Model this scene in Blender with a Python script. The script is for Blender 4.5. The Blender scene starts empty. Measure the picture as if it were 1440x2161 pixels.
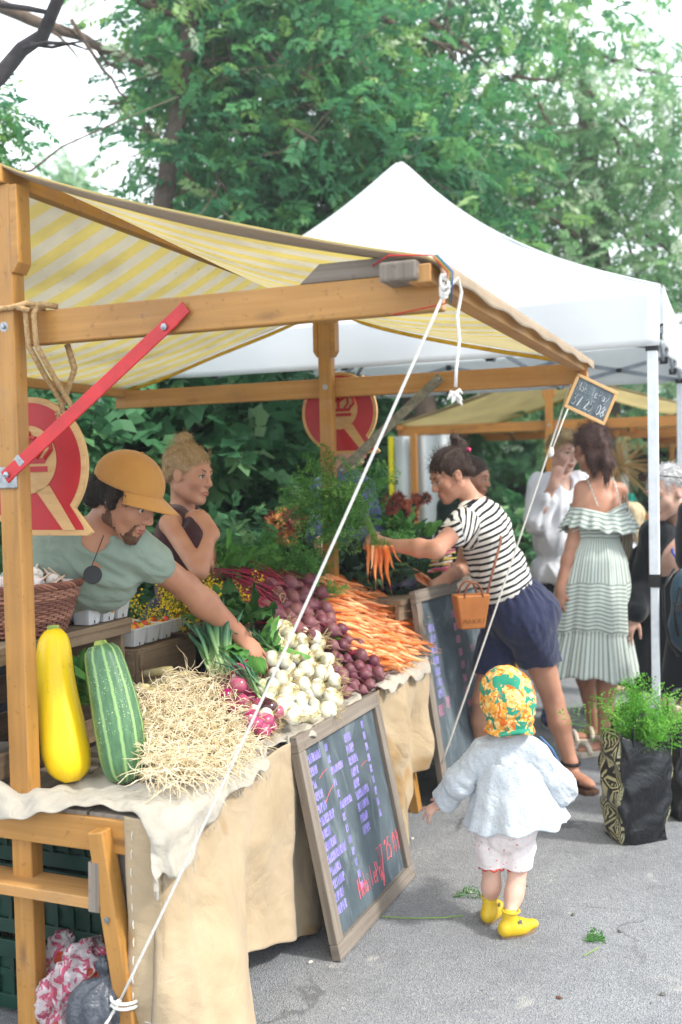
import bpy, math, random, numpy as np
from mathutils import Vector, Matrix
random.seed(7); RS = np.random.RandomState(5)
SC = bpy.context.scene
COL = SC.collection
pi = math.pi
def V3(*a): return np.array(a, float)
def nrm(v): v = np.asarray(v, float); return v/ (np.linalg.norm(v)+1e-12)

# ---------------------------------------------------------------- camera frame
CAMP = V3(0, 0, 1.48); FPX = 2150.0
_p = math.radians(2.0); _r = 0.022
_F = V3(0, math.cos(_p), -math.sin(_p)); _U0 = V3(0, math.sin(_p), math.cos(_p)); _X = V3(1, 0, 0)
_R = math.cos(_r)*_X - math.sin(_r)*_U0
_U = math.sin(_r)*_X + math.cos(_r)*_U0
def ray(px, py): return _F*FPX + _R*(px-720) - _U*(py-1080.5)
def at(px, py, Y): d = ray(px, py); return CAMP + d*(Y/d[1])
def atz(px, py, z): d = ray(px, py); return CAMP + d*((z-CAMP[2])/d[2])
# stall axes: SU along the stall, SV across it towards the customers
SU = V3(.375, .927, 0); SU = SU/np.linalg.norm(SU); SV = V3(SU[1], -SU[0], 0); SN = V3(-.838, 2.629, 0); ZZ = V3(0, 0, 1)
def S(u, v, z): return SN + SU*u + SV*v + ZZ*z
def onv(px, py, v):
    d = ray(px, py); n = SV; t = (SN + SV*v - CAMP).dot(n)/d.dot(n); return CAMP + d*t
def hexc(h):
    h = h.lstrip('#'); c = [int(h[i:i+2], 16)/255 for i in (0, 2, 4)]
    return tuple((x/12.92 if x <= .04045 else ((x+.055)/1.055)**2.4) for x in c) + (1,)

# ---------------------------------------------------------------- materials
def nodes(name):
    m = bpy.data.materials.new(name); m.use_nodes = True; nt = m.node_tree
    for n in list(nt.nodes): nt.nodes.remove(n)
    o = nt.nodes.new('ShaderNodeOutputMaterial')
    return m, nt, o
def N(nt, t, **kw):
    n = nt.nodes.new('ShaderNode'+t)
    for k, v in kw.items():
        if k.startswith('i_'): n.inputs[k[2:].replace('_', ' ')].default_value = v
        elif k.startswith('n_'): n.inputs[int(k[2:])].default_value = v
        else: setattr(n, k, v)
    return n
def mixc(nt, fac, a, b, blend='MIX'):
    n = nt.nodes.new('ShaderNodeMix'); n.data_type = 'RGBA'; n.blend_type = blend
    for sock, v in ((n.inputs[0], fac), (n.inputs[6], a), (n.inputs[7], b)):
        if hasattr(v, 'is_linked') or hasattr(v, 'links'): nt.links.new(v, sock)
        else: sock.default_value = v
    return n.outputs[2]
def ramp(nt, src, stops):
    r = nt.nodes.new('ShaderNodeValToRGB'); nt.links.new(src, r.inputs[0])
    e = r.color_ramp.elements
    while len(e) > 1: e.remove(e[-1])
    e[0].position = stops[0][0]; e[0].color = stops[0][1] if not isinstance(stops[0][1], (int, float)) else (stops[0][1],)*3+(1,)
    for p, c in stops[1:]:
        x = e.new(p); x.color = c if not isinstance(c, (int, float)) else (c,)*3+(1,)
    return r.outputs[0]
def coords(nt, kind='Object', scale=(1, 1, 1)):
    tc = nt.nodes.new('ShaderNodeTexCoord'); mp = nt.nodes.new('ShaderNodeMapping'); mp.inputs['Scale'].default_value = scale
    nt.links.new(tc.outputs[kind], mp.inputs[0]); return mp.outputs[0]
def noise(nt, co, scale, detail=4, rough=.55, dist=0):
    n = N(nt, 'TexNoise'); n.inputs['Scale'].default_value = scale; n.inputs['Detail'].default_value = detail
    n.inputs['Roughness'].default_value = rough; n.inputs['Distortion'].default_value = dist
    nt.links.new(co, n.inputs['Vector']); return n.outputs['Fac']
def finish(nt, o, color, rough=.6, bump=None, bstr=.3, bdist=.002, spec=.4, trans=0, sss=0, sssr=(.01, .004, .002), alpha=None, metal=0, coat=0, sheen=0, trcol=None, transm=0):
    b = N(nt, 'BsdfPrincipled')
    def s(name, v):
        if hasattr(v, 'links'): nt.links.new(v, b.inputs[name])
        else: b.inputs[name].default_value = v
    s('Base Color', color); s('Roughness', rough); s('Specular IOR Level', spec); s('Metallic', metal)
    s('Coat Weight', coat); s('Sheen Weight', sheen); s('Transmission Weight', transm)
    if sss: s('Subsurface Weight', sss); b.inputs['Subsurface Radius'].default_value = sssr; b.inputs['Subsurface Scale'].default_value = 1.0
    if bump is not None:
        bp = N(nt, 'Bump'); bp.inputs['Strength'].default_value = bstr; bp.inputs['Distance'].default_value = bdist
        nt.links.new(bump, bp.inputs['Height']); nt.links.new(bp.outputs[0], b.inputs['Normal'])
    out = b.outputs[0]
    if trans:
        t = N(nt, 'BsdfTranslucent')
        c = trcol if trcol is not None else color
        if hasattr(c, 'links'): nt.links.new(c, t.inputs[0])
        else: t.inputs[0].default_value = c
        mx = N(nt, 'MixShader'); mx.inputs[0].default_value = trans
        nt.links.new(out, mx.inputs[1]); nt.links.new(t.outputs[0], mx.inputs[2]); out = mx.outputs[0]
    if alpha is not None:
        tr = N(nt, 'BsdfTransparent'); mx = N(nt, 'MixShader')
        if hasattr(alpha, 'links'): nt.links.new(alpha, mx.inputs[0])
        else: mx.inputs[0].default_value = alpha
        nt.links.new(tr.outputs[0], mx.inputs[1]); nt.links.new(out, mx.inputs[2]); out = mx.outputs[0]
    nt.links.new(out, o.inputs['Surface']); return b
MC = {}
def folds(a, s, seed, d=(0, 0, 1), st=.35):
    d = nrm(d)
    def f(V):
        W = V - (V@d)[:, None]*d*(1-st)
        r_ = snoise(W, s, seed, 3); r2 = snoise(W+.37, s*1.9, seed+5, 2)
        return a*(.5*snoise(V, s*.6, seed+9, 2) + 1.1*(.45-np.abs(r_)) + .4*(.4-np.abs(r2)))
    return f
def simple(name, c1, c2=None, scale=6, rough=.6, bscale=None, bstr=.25, bdist=.002, detail=4, **kw):
    if name in MC: return MC[name]
    m, nt, o = nodes(name); co = coords(nt)
    c1 = hexc(c1); c2 = hexc(c2) if c2 else tuple(x*.8 for x in c1[:3])+(1,)
    f = ramp(nt, noise(nt, co, scale, detail), [(.35, 0.0), (.65, 1.0)])
    col = mixc(nt, f, c1, c2)
    finish(nt, o, col, rough, noise(nt, co, bscale or scale*6, 3), bstr, bdist, **kw)
    MC[name] = m; return m
def wood(name, c1, c2, c3='#5a3a1c', rough=.5, weather=0., along=1.2, across=28, coat=0):
    if name in MC: return MC[name]
    m, nt, o = nodes(name); uv = coords(nt, 'UV', (along, across, 1)); co = coords(nt)
    g = noise(nt, uv, 1.6, 6, .6, .6); f = ramp(nt, g, [(.3, 0.), (.7, 1.)])
    base = mixc(nt, f, hexc(c1), hexc(c2))
    big = ramp(nt, noise(nt, co, 3.0, 3), [(.45, 0.), (.75, 1.)])
    base = mixc(nt, N2(nt, 'MULTIPLY', big, .45), base, hexc(c3))
    fine = noise(nt, coords(nt, 'UV', (along*6, across*8, 1)), 2.0, 3)
    kn = N(nt, 'TexVoronoi'); kn.inputs['Scale'].default_value = 1.0; nt.links.new(coords(nt, 'UV', (3.2, 11, 1)), kn.inputs['Vector'])
    base = mixc(nt, N2(nt, 'MULTIPLY', ramp(nt, kn.outputs['Distance'], [(.05, 1.), (.12, .35), (.17, 0.)]), .75), base, hexc(c3))
    base = mixc(nt, ramp(nt, noise(nt, coords(nt, 'UV', (2.5, 5, 1)), 1.7, 5, .7), [(.56, 0.), (.72, .5)]), base, hexc('#8a7258'))
    spots = ramp(nt, noise(nt, co, 55, 2), [(.64, 0.), (.70, 1.)])
    base = mixc(nt, N2(nt, 'MULTIPLY', spots, .35), base, hexc(c3))
    vor = ramp(nt, noise(nt, coords(nt, 'UV', (1.5, 9, 1)), 1.0, 2), [(.66, 0.), (.70, 1.), (.76, 0.)])
    base = mixc(nt, N2(nt, 'MULTIPLY', vor, .5), base, hexc(c3))
    finish(nt, o, base, ramp(nt, g, [(0, rough-.12), (1, rough+.15)]), fine, .35, .0015, coat=coat)
    MC[name] = m; return m
def N2(nt, op, a, b):
    n = N(nt, 'Math', operation=op)
    for s, v in ((n.inputs[0], a), (n.inputs[1], b)):
        if hasattr(v, 'links'): nt.links.new(v, s)
        else: s.default_value = v
    return n.outputs[0]
def cloth(name, c1, c2=None, rough=.9, weave=900, big=3.5, bstr=.35, trans=0, sheen=.2, wr=9, spots=None):
    if name in MC: return MC[name]
    m, nt, o = nodes(name); co = coords(nt)
    c1 = hexc(c1); c2 = hexc(c2) if c2 else tuple(x*.85 for x in c1[:3])+(1,)
    col = mixc(nt, ramp(nt, noise(nt, co, big, 5), [(.35, 0.), (.7, 1.)]), c1, c2)
    if spots: col = mixc(nt, ramp(nt, noise(nt, co, spots[1], 2), [(spots[2], 0.), (spots[2]+.03, 1.)]), col, hexc(spots[0]))
    rd = ramp(nt, noise(nt, co, wr*.5, 4, .5, .5), [(.38, 1.), (.5, 0.), (.62, 1.)])
    b = N2(nt, 'ADD', N2(nt, 'ADD', N2(nt, 'MULTIPLY', noise(nt, co, wr, 3, .45), .8), N2(nt, 'MULTIPLY', rd, .42)), N2(nt, 'MULTIPLY', noise(nt, co, weave, 1), .14))
    finish(nt, o, col, rough, b, min(1, bstr*1.25), .016, spec=.15, trans=trans, sheen=sheen)
    MC[name] = m; return m
def leafmat(name, stops, trans=.35, rough=.5, spec=.3):
    """leaf colours picked by a per-spray attribute 'tint'"""
    if name in MC: return MC[name]
    m, nt, o = nodes(name); a = N(nt, 'Attribute', attribute_name='tint')
    c = ramp(nt, a.outputs['Fac'], [(p, hexc(h)) for p, h in stops])
    finish(nt, o, c, rough, trans=trans, spec=spec); MC[name] = m; return m
def attrcol(name, stops, rough=.6, bscale=40, bstr=.3, interp=None, dirt='#7a6248', **kw):
    if name in MC: return MC[name]
    m, nt, o = nodes(name); a = N(nt, 'Attribute', attribute_name='tint'); co = coords(nt)
    c = ramp(nt, a.outputs['Fac'], [(p, hexc(h)) for p, h in stops])
    if interp: c.node.color_ramp.interpolation = interp
    oi = N(nt, 'ObjectInfo'); hv = N(nt, 'HueSaturation'); nt.links.new(c, hv.inputs['Color'])
    nt.links.new(N2(nt, 'ADD', N2(nt, 'MULTIPLY', oi.outputs['Random'], .34), .80), hv.inputs['Value']); nt.links.new(N2(nt, 'ADD', N2(nt, 'MULTIPLY', oi.outputs['Random'], -.25), 1.08), hv.inputs['Saturation']); nt.links.new(N2(nt, 'ADD', N2(nt, 'MULTIPLY', oi.outputs['Random'], .02), .49), hv.inputs['Hue'])
    c = mixc(nt, ramp(nt, noise(nt, coords(nt), 55, 4, .65), [(.54, 0.), (.68, .55)]), hv.outputs[0], hexc(dirt))
    finish(nt, o, c, rough, noise(nt, co, bscale, 3), bstr, .003, **kw); MC[name] = m; return m

# ---------------------------------------------------------------- scene objects
def tag(o, label=None, cat=None, group=None, kind=None):
    if label: o['label'] = label
    if cat: o['category'] = cat
    if group: o['group'] = group
    if kind: o['kind'] = kind
    return o
def thing(name, label, cat, loc=(0, 0, 0), group=None):
    o = bpy.data.objects.new(name, None); COL.objects.link(o); o.location = tuple(loc); o.empty_display_size = .05
    return tag(o, label, cat, group)
def worg(p):
    v = V3(0, 0, 0)
    while p is not None: v = v + np.array(p.location); p = p.parent
    return v
def mk(name, V, F, mat, parent=None, uv=None, mi=None, smooth=False, tint=None, org=None, bevel=0):
    V = np.asarray(V, float).reshape(-1, 3)
    o0 = worg(parent) if parent is not None else (np.array(org, float) if org is not None else V3(0, 0, 0))
    me = bpy.data.meshes.new(name)
    if isinstance(F, np.ndarray):
        n, k = F.shape
        me.vertices.add(len(V)); me.vertices.foreach_set('co', (V-o0).astype('f').ravel())
        me.loops.add(n*k); me.loops.foreach_set('vertex_index', F.astype('i').ravel())
        me.polygons.add(n); me.polygons.foreach_set('loop_start', (np.arange(n)*k).astype('i'))
        me.update(calc_edges=True)
    else:
        me.from_pydata((V-o0).tolist(), [], F)
    mats = mat if isinstance(mat, (list, tuple)) else [mat]
    for m in mats: me.materials.append(m)
    if uv is not None:
        l = me.uv_layers.new(name='UVMap'); l.data.foreach_set('uv', np.asarray(uv, 'f').ravel())
    if mi is not None: me.polygons.foreach_set('material_index', np.asarray(mi, 'i'))
    if smooth: me.polygons.foreach_set('use_smooth', np.ones(len(me.polygons), bool))
    if tint is not None:
        a = me.attributes.new('tint', 'FLOAT', 'POINT'); a.data.foreach_set('value', np.asarray(tint, 'f').ravel())
    me.validate(); me.update()
    o = bpy.data.objects.new(name, me); COL.objects.link(o)
    if parent is not None: o.parent = parent
    elif org is not None: o.location = tuple(o0)
    if bevel:
        b = o.modifiers.new('bevel', 'BEVEL'); b.width = bevel; b.segments = 2; b.limit_method = 'ANGLE'; b.angle_limit = .8
    return o
def frame(d, up=(0, 0, 1)):
    d = nrm(d); up = np.asarray(up, float)
    if abs(d.dot(nrm(up))) > .99: up = V3(0, 1, 0) if abs(d[1]) < .9 else V3(1, 0, 0)
    s = nrm(np.cross(d, up)); w = np.cross(s, d); return d, s, w
def crease(V, amp, scale, seed, d=(0, 0, 1), st=.4):
    V = np.asarray(V, float); fs = folds(amp, scale, seed, d, st); nz = np.stack([snoise(V, scale*.7, seed+20+i, 2) for i in range(3)], 1)
    return V + nz*amp*.5 + fs(V)[:, None]*np.array([.5, -.6, .35])
class MB:
    def wrinkle(s, amp, scale, seed, d=(0, 0, 1), st=.4): s.V = [list(v) for v in crease(s.V, amp, scale, seed, d, st)]
    def __init__(s): s.V = []; s.F = []; s.UV = []; s.MI = []; s.T = []; s.m = 0; s.t = 0.
    def quad(s, pts, uvs=None):
        b = len(s.V); s.V += [list(p) for p in pts]; s.F.append(list(range(b, b+len(pts)))); s.T += [s.t]*len(pts)
        s.UV += list(uvs) if uvs is not None else [(0, 0)]*len(pts); s.MI.append(s.m)
    def add(s, V, F, uvf=None, t=None):
        b = len(s.V); s.V += [list(p) for p in V]
        s.T += [s.t]*len(V) if t is None else list(t)
        for f in F:
            s.F.append([b+i for i in f]); s.MI.append(s.m)
            s.UV += [uvf[i] for i in f] if uvf is not None else [(0, 0)]*len(f)
    def bar(s, a, b, w, h, up=(0, 0, 1), ext=0, uo=None):
        """timber from a to b: w sideways, h in the up direction"""
        a = np.asarray(a, float); b = np.asarray(b, float); d, sd, u = frame(b-a, up)
        a = a - d*ext; b = b + d*ext; L = np.linalg.norm(b-a)
        uo = random.random()*9 if uo is None else uo
        P = [p + sd*(sx*w/2) + u*(uz*h/2) for p in (a, b) for sx, uz in ((-1, -1), (1, -1), (1, 1), (-1, 1))]
        bi = len(s.V); s.V += [list(p) for p in P]; s.T += [s.t]*8
        for f, ln in (((0, 1, 5, 4), w), ((1, 2, 6, 5), h), ((2, 3, 7, 6), w), ((3, 0, 4, 7), h)):
            s.F.append([bi+i for i in f]); s.MI.append(s.m); k = uo + ln*3 + len(s.F)*.37
            s.UV += [(uo, k), (uo, k+ln), (uo+L, k+ln), (uo+L, k)]
        for f in ((3, 2, 1, 0), (4, 5, 6, 7)):
            s.F.append([bi+i for i in f]); s.MI.append(s.m); s.UV += [(uo, 0), (uo+.002, w), (uo+h*.2, w), (uo+h*.2, 0)]
    def box(s, c, sx, sy, sz, ax=(1, 0, 0), ay=None, az=(0, 0, 1)):
        c = np.asarray(c, float); ax = nrm(ax); az = nrm(az); s.bar(c-ax*sx/2, c+ax*sx/2, sy, sz, up=az)
    def tube(s, P, R, n=8, cap=True, t=None, flat=None):
        P = [np.asarray(p, float) for p in P]; m = len(P)
        if not hasattr(R, '__len__'): R = [R]*m
        b = len(s.V); pu = V3(0, 0, 1)
        L = 0
        for i, p in enumerate(P):
            d = nrm(P[min(i+1, m-1)]-P[max(i-1, 0)])
            sd = np.cross(d, pu)
            if np.linalg.norm(sd) < .05: sd = np.cross(d, V3(1, .3, 0))
            sd = nrm(sd); w = np.cross(sd, d); pu = w
            if i: L += np.linalg.norm(p-P[i-1])
            for k in range(n):
                a = 2*pi*k/n; q = p + (sd*math.cos(a) + w*math.sin(a)*(flat or 1))*R[i]
                s.V.append(list(q)); s.T.append(s.t if t is None else t[i])
        for i in range(m-1):
            for k in range(n):
                k2 = (k+1) % n
                s.F.append([b+i*n+k, b+i*n+k2, b+(i+1)*n+k2, b+(i+1)*n+k]); s.MI.append(s.m)
                s.UV += [(i*.05, k/n), (i*.05, (k+1)/n), (i*.05+.05, (k+1)/n), (i*.05+.05, k/n)]
        if cap:
            s.F.append([b+k for k in range(n)][::-1]); s.MI.append(s.m); s.UV += [(0, 0)]*n
            s.F.append([b+(m-1)*n+k for k in range(n)]); s.MI.append(s.m); s.UV += [(0, 0)]*n
    def lathe(s, prof, n=16, o=(0, 0, 0), ax=(0, 0, 1), up=(1, 0, 0), fn=None, t=None, cap=True):
        """prof: list of (r, h)"""
        o = np.asarray(o, float); d = nrm(ax); sd = nrm(np.cross(d, np.asarray(up, float)) + 1e-9); w = np.cross(sd, d); b = len(s.V); m = len(prof)
        for i, (r, h) in enumerate(prof):
            for k in range(n):
                a = 2*pi*k/n; rr = r*(fn(a, i/(m-1)) if fn else 1)
                s.V.append(list(o + d*h + (sd*math.cos(a)+w*math.sin(a))*rr)); s.T.append(s.t if t is None else t[i])
        for i in range(m-1):
            for k in range(n):
                k2 = (k+1) % n
                s.F.append([b+i*n+k, b+i*n+k2, b+(i+1)*n+k2, b+(i+1)*n+k]); s.MI.append(s.m)
                s.UV += [(k/n, i/m), ((k+1)/n, i/m), ((k+1)/n, (i+1)/m), (k/n, (i+1)/m)]
        if cap:
            for i in (0, m-1):
                f = [b+i*n+k for k in range(n)]; s.F.append(f if i else f[::-1]); s.MI.append(s.m); s.UV += [(0, 0)]*n
    def grid(s, nu, nv, fn, uvf=None, closed=False, tf=None):
        b = len(s.V); uvs = []
        for i in range(nu+1):
            for j in range(nv+1):
                x, y = i/nu, j/nv
                s.V.append(list(fn(x, y))); s.T.append(tf(x, y) if tf else s.t); uvs.append(uvf(x, y) if uvf else (x, y))
        for i in range(nu):
            for j in range(nv):
                a = i*(nv+1)+j; f = [a, a+nv+1, a+nv+2, a+1]
                s.F.append([b+k for k in f]); s.MI.append(s.m); s.UV += [uvs[k] for k in f]
    def prism(s, poly, d, o=(0, 0, 0), ax=(1, 0, 0), ay=(0, 0, 1)):
        """2-D polygon extruded by d along ax x ay"""
        o = np.asarray(o, float); ax = np.asarray(ax, float); ay = np.asarray(ay, float); nn = nrm(np.cross(ax, ay)); n = len(poly); b = len(s.V)
        for k in (0, 1):
            for x, y in poly: s.V.append(list(o + ax*x + ay*y + nn*d*k)); s.T.append(s.t)
        s.F.append([b+i for i in range(n)][::-1]); s.MI.append(s.m); s.UV += [(poly[i][0], poly[i][1]) for i in range(n)][::-1]
        s.F.append([b+n+i for i in range(n)]); s.MI.append(s.m); s.UV += [(poly[i][0], poly[i][1]) for i in range(n)]
        for i in range(n):
            j = (i+1) % n; s.F.append([b+i, b+j, b+n+j, b+n+i]); s.MI.append(s.m); s.UV += [(poly[i][0], 0), (poly[j][0], 0), (poly[j][0], d), (poly[i][0], d)]
    def build(s, name, mat, parent=None, smooth=False, org=None, bevel=0, tint=False, solid=0):
        o = mk(name, s.V, s.F, mat, parent, uv=s.UV, mi=s.MI, smooth=smooth, tint=s.T if tint else None, org=org, bevel=bevel)
        if solid:
            k = o.modifiers.new('thick', 'SOLIDIFY'); k.thickness = solid; k.offset = 0
        return o
def xform(V, M3, o): return np.asarray(V) @ np.asarray(M3).T + np.asarray(o)
def snoise(P, scale, seed=0, oct=3):
    """cheap smooth noise on an (n,3) array, about -1..1"""
    P = np.atleast_2d(np.asarray(P, float)); r = np.random.RandomState(seed); out = np.zeros(len(P)); amp = 1.; tot = 0
    for o in range(oct):
        for k in range(4):
            w = r.normal(size=3); w /= np.linalg.norm(w); out += amp*np.sin(P@w*scale*(1+.3*r.rand()) + r.rand()*6.28 + 1.3*np.sin(P@np.roll(w, 1)*scale*.7 + r.rand()*6))/4
        tot += amp*.55; amp *= .5; scale *= 2.1
    return out/tot

# ---------------------------------------------------------------- signed distance meshing (continuous bodies)
def cap(a, b, ra, rb, k=.02, flat=None, op='+'): return ('c', np.asarray(a, float), np.asarray(b, float), ra, rb, k, flat, op)
def ell(c, r, R=None, k=.02, op='+'): return ('e', np.asarray(c, float), np.asarray(r if hasattr(r, '__len__') else (r,)*3, float), np.eye(3) if R is None else np.asarray(R, float), k, None, None, op)
def plane(p, n, k=.004): return ('p', np.asarray(p, float), nrm(n), None, k, None, None, '-')
def _dist(pr, P):
    if pr[0] == 'c':
        _, a, b, ra, rb, k, flat, op = pr; Q = P-a
        if flat is not None: n, f = nrm(flat[0]), flat[1]; Q = Q + n*((Q@n)*(1/f-1))[..., None]
        ab = b-a
        if flat is not None: ab = ab + n*(ab@n)*(1/f-1)
        t = np.clip((Q@ab)/(ab@ab+1e-12), 0, 1)
        d = np.linalg.norm(Q - t[..., None]*ab, axis=-1) - (ra+(rb-ra)*t)
        return d*(flat[1]**.5) if flat is not None else d
    if pr[0] == 'e':
        _, c, r, R, k, _, _, op = pr; Q = (P-c)@R
        k0 = np.linalg.norm(Q/r, axis=-1); k1 = np.linalg.norm(Q/(r*r), axis=-1)+1e-9
        return k0*(k0-1)/k1
def _bbox(pr, m):
    if pr[0] == 'c':
        r = max(pr[3], pr[4])+m; return np.minimum(pr[1], pr[2])-r, np.maximum(pr[1], pr[2])+r
    r = pr[2].max()+m; return pr[1]-r, pr[1]+r
EDG = [(0, 1), (2, 3), (4, 5), (6, 7), (0, 2), (1, 3), (4, 6), (5, 7), (0, 4), (1, 5), (2, 6), (3, 7)]
CRN = np.array([(i, j, k) for i in (0, 1) for j in (0, 1) for k in (0, 1)])
def sdf(prims, h, name, mat, parent, disp=None, tint=None, smooth=True, shift=0.):
    solids = [p for p in prims if p[0] != 'p' and p[7] == '+']
    lo = np.min([_bbox(p, .0)[0] for p in solids], 0)-3*h; hi = np.max([_bbox(p, .0)[1] for p in solids], 0)+3*h
    n = np.ceil((hi-lo)/h).astype(int)+1; big = .2
    D = np.full(n, big, 'f')
    for p in prims:
        if p[0] == 'p':
            G = [lo[i]+h*np.arange(n[i]) for i in range(3)]
            d = ((G[0]-p[1][0])*p[2][0])[:, None, None] + ((G[1]-p[1][1])*p[2][1])[None, :, None] + ((G[2]-p[1][2])*p[2][2])[None, None, :]
            D = np.maximum(D, d.astype('f')); continue
        k = p[5] if p[0] == 'c' else p[4]; k = max(k, 1e-4)
        b0, b1 = _bbox(p, k+3*h); i0 = np.clip(np.floor((b0-lo)/h).astype(int), 0, n-1); i1 = np.clip(np.ceil((b1-lo)/h).astype(int)+1, 1, n)
        if (i1 <= i0).any(): continue
        G = np.stack(np.meshgrid(*[lo[i]+h*np.arange(i0[i], i1[i]) for i in range(3)], indexing='ij'), -1)
        d = _dist(p, G); sl = tuple(slice(i0[i], i1[i]) for i in range(3)); A = D[sl]
        if p[7] == '+':
            w = np.clip(.5+.5*(A-d)/k, 0, 1); D[sl] = A*(1-w)+d*w - k*w*(1-w)
        elif p[7] == '&':
            pass
        else:
            w = np.clip(.5-.5*(A+d)/k, 0, 1); D[sl] = A*(1-w)-d*w + k*w*(1-w)
    D -= shift
    Sg = D < 0
    c = np.zeros(n-1, np.int8)
    for (i, j, k) in CRN: c += Sg[i:n[0]-1+i, j:n[1]-1+j, k:n[2]-1+k]
    act = (c > 0) & (c < 8); I = np.argwhere(act)
    if len(I) == 0: print('EMPTY SDF', name); return None
    Cv = np.stack([D[I[:, 0]+x, I[:, 1]+y, I[:, 2]+z] for x, y, z in CRN], 1)
    acc = np.zeros((len(I), 3)); cnt = np.zeros(len(I))
    for a, b in EDG:
        va, vb = Cv[:, a], Cv[:, b]; m = (va < 0) != (vb < 0); t = np.where(m, va/(va-vb+1e-12), 0)
        pt = CRN[a] + t[:, None]*(CRN[b]-CRN[a]); acc[m] += pt[m]; cnt[m] += 1
    V = lo + h*(I + acc/cnt[:, None])
    idx = np.full(n-1, -1, int); idx[I[:, 0], I[:, 1], I[:, 2]] = np.arange(len(I))
    Fs = []
    for ax in range(3):
        sl0 = [slice(1, n[i]-1) for i in range(3)]; sl0[ax] = slice(0, n[ax]-1); sl1 = list(sl0); sl1[ax] = slice(1, n[ax])
        s0 = Sg[tuple(sl0)]; s1 = Sg[tuple(sl1)]; E = np.argwhere(s0 != s1); 
        if not len(E): continue
        flip = s0[E[:, 0], E[:, 1], E[:, 2]]
        E = E + 1; E[:, ax] -= 1; b, cc = (ax+1) % 3, (ax+2) % 3
        def g(db, dc):
            q = E.copy(); q[:, b] -= db; q[:, cc] -= dc; return idx[q[:, 0], q[:, 1], q[:, 2]]
        q = np.stack([g(1, 1), g(0, 1), g(0, 0), g(1, 0)], 1); q[~flip] = q[~flip][:, ::-1]; Fs.append(q)
    F = np.concatenate(Fs); F = F[(F >= 0).all(1)]
    # one relaxation pass on the quad mesh
    for _ in range(2):
        acc = np.zeros_like(V); cn = np.zeros(len(V))
        for a, b in ((0, 1), (1, 2), (2, 3), (3, 0)):
            np.add.at(acc, F[:, a], V[F[:, b]]); np.add.at(cn, F[:, a], 1); np.add.at(acc, F[:, b], V[F[:, a]]); np.add.at(cn, F[:, b], 1)
        V = V*.55 + .45*acc/np.maximum(cn, 1)[:, None]
    if disp is not None:
        nn = np.zeros_like(V); fn = np.cross(V[F[:, 2]]-V[F[:, 0]], V[F[:, 3]]-V[F[:, 1]])
        for a in range(4): np.add.at(nn, F[:, a], fn)
        nn /= np.linalg.norm(nn, axis=1)[:, None]+1e-12; V = V + nn*disp(V)[:, None]
    return mk(name, V, F, mat, parent, smooth=smooth, tint=None if tint is None else tint(V))

# ---------------------------------------------------------------- anatomy
def hframe(fwd, up): f = nrm(fwd); u = np.asarray(up, float); r = nrm(np.cross(f, u)); u = np.cross(r, f); return np.stack([r, f, u], 1)
def headprims(c, R, s=1., jaw=1., child=False):
    L = lambda x, y, z: np.asarray(c) + R@(V3(x, y, z)*s)
    P = [ell(L(0, -.012, .035), V3(.074, .093, .083)*s, R, .02*s), ell(L(0, .022, -.028), V3(.057*jaw, .066, .078)*s, R, .03*s),
         cap(L(-.046*jaw, -.005, -.055), L(-.006, .06, -.092), .021*s, .019*s, .02*s), cap(L(.046*jaw, -.005, -.055), L(.006, .06, -.092), .021*s, .019*s, .02*s),
         ell(L(-.036, .058, -.024), V3(.024, .022, .024)*s, R, .02*s), ell(L(.036, .058, -.024), V3(.024, .022, .024)*s, R, .02*s),
         cap(L(-.036, .074, .024), L(.036, .074, .024), .0125*s, .0125*s, .014*s),
         cap(L(-.031, .098, .002), L(-.031, .098, .003), .0155*s, .0155*s, .012*s, op='-'), cap(L(.031, .098, .002), L(.031, .098, .003), .0155*s, .0155*s, .012*s, op='-'),
         ell(L(-.031, .0735, .001), V3(.0155, .0125, .0115)*s, R, .004*s), ell(L(.031, .0735, .001), V3(.0155, .0125, .0115)*s, R, .004*s),
         cap(L(0, .084, .016), L(0, .106, -.026), .0075*s, .0105*s, .010*s), cap(L(-.009, .096, -.031), L(.009, .096, -.031), .0085*s, .0085*s, .006*s),
         cap(L(-.013, .084, -.058), L(.013, .084, -.058), .0085*s, .0085*s, .008*s), cap(L(-.011, .083, -.068), L(.011, .083, -.068), .009*s, .009*s, .008*s),
         ell(L(0, .074, -.094), V3(.017, .014, .014)*s, R, .012*s)]
    for sg in (-1, 1):
        P.append(ell(L(sg*.074, -.004, -.004), V3(.010, .020, .031)*s, R@np.array(Matrix.Rotation(.25, 3, 'X')), .006*s))
        P.append(ell(L(sg*.083, .0, .002), V3(.005, .010, .016)*s, R, .004*s, op='-'))
    return P, L
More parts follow.
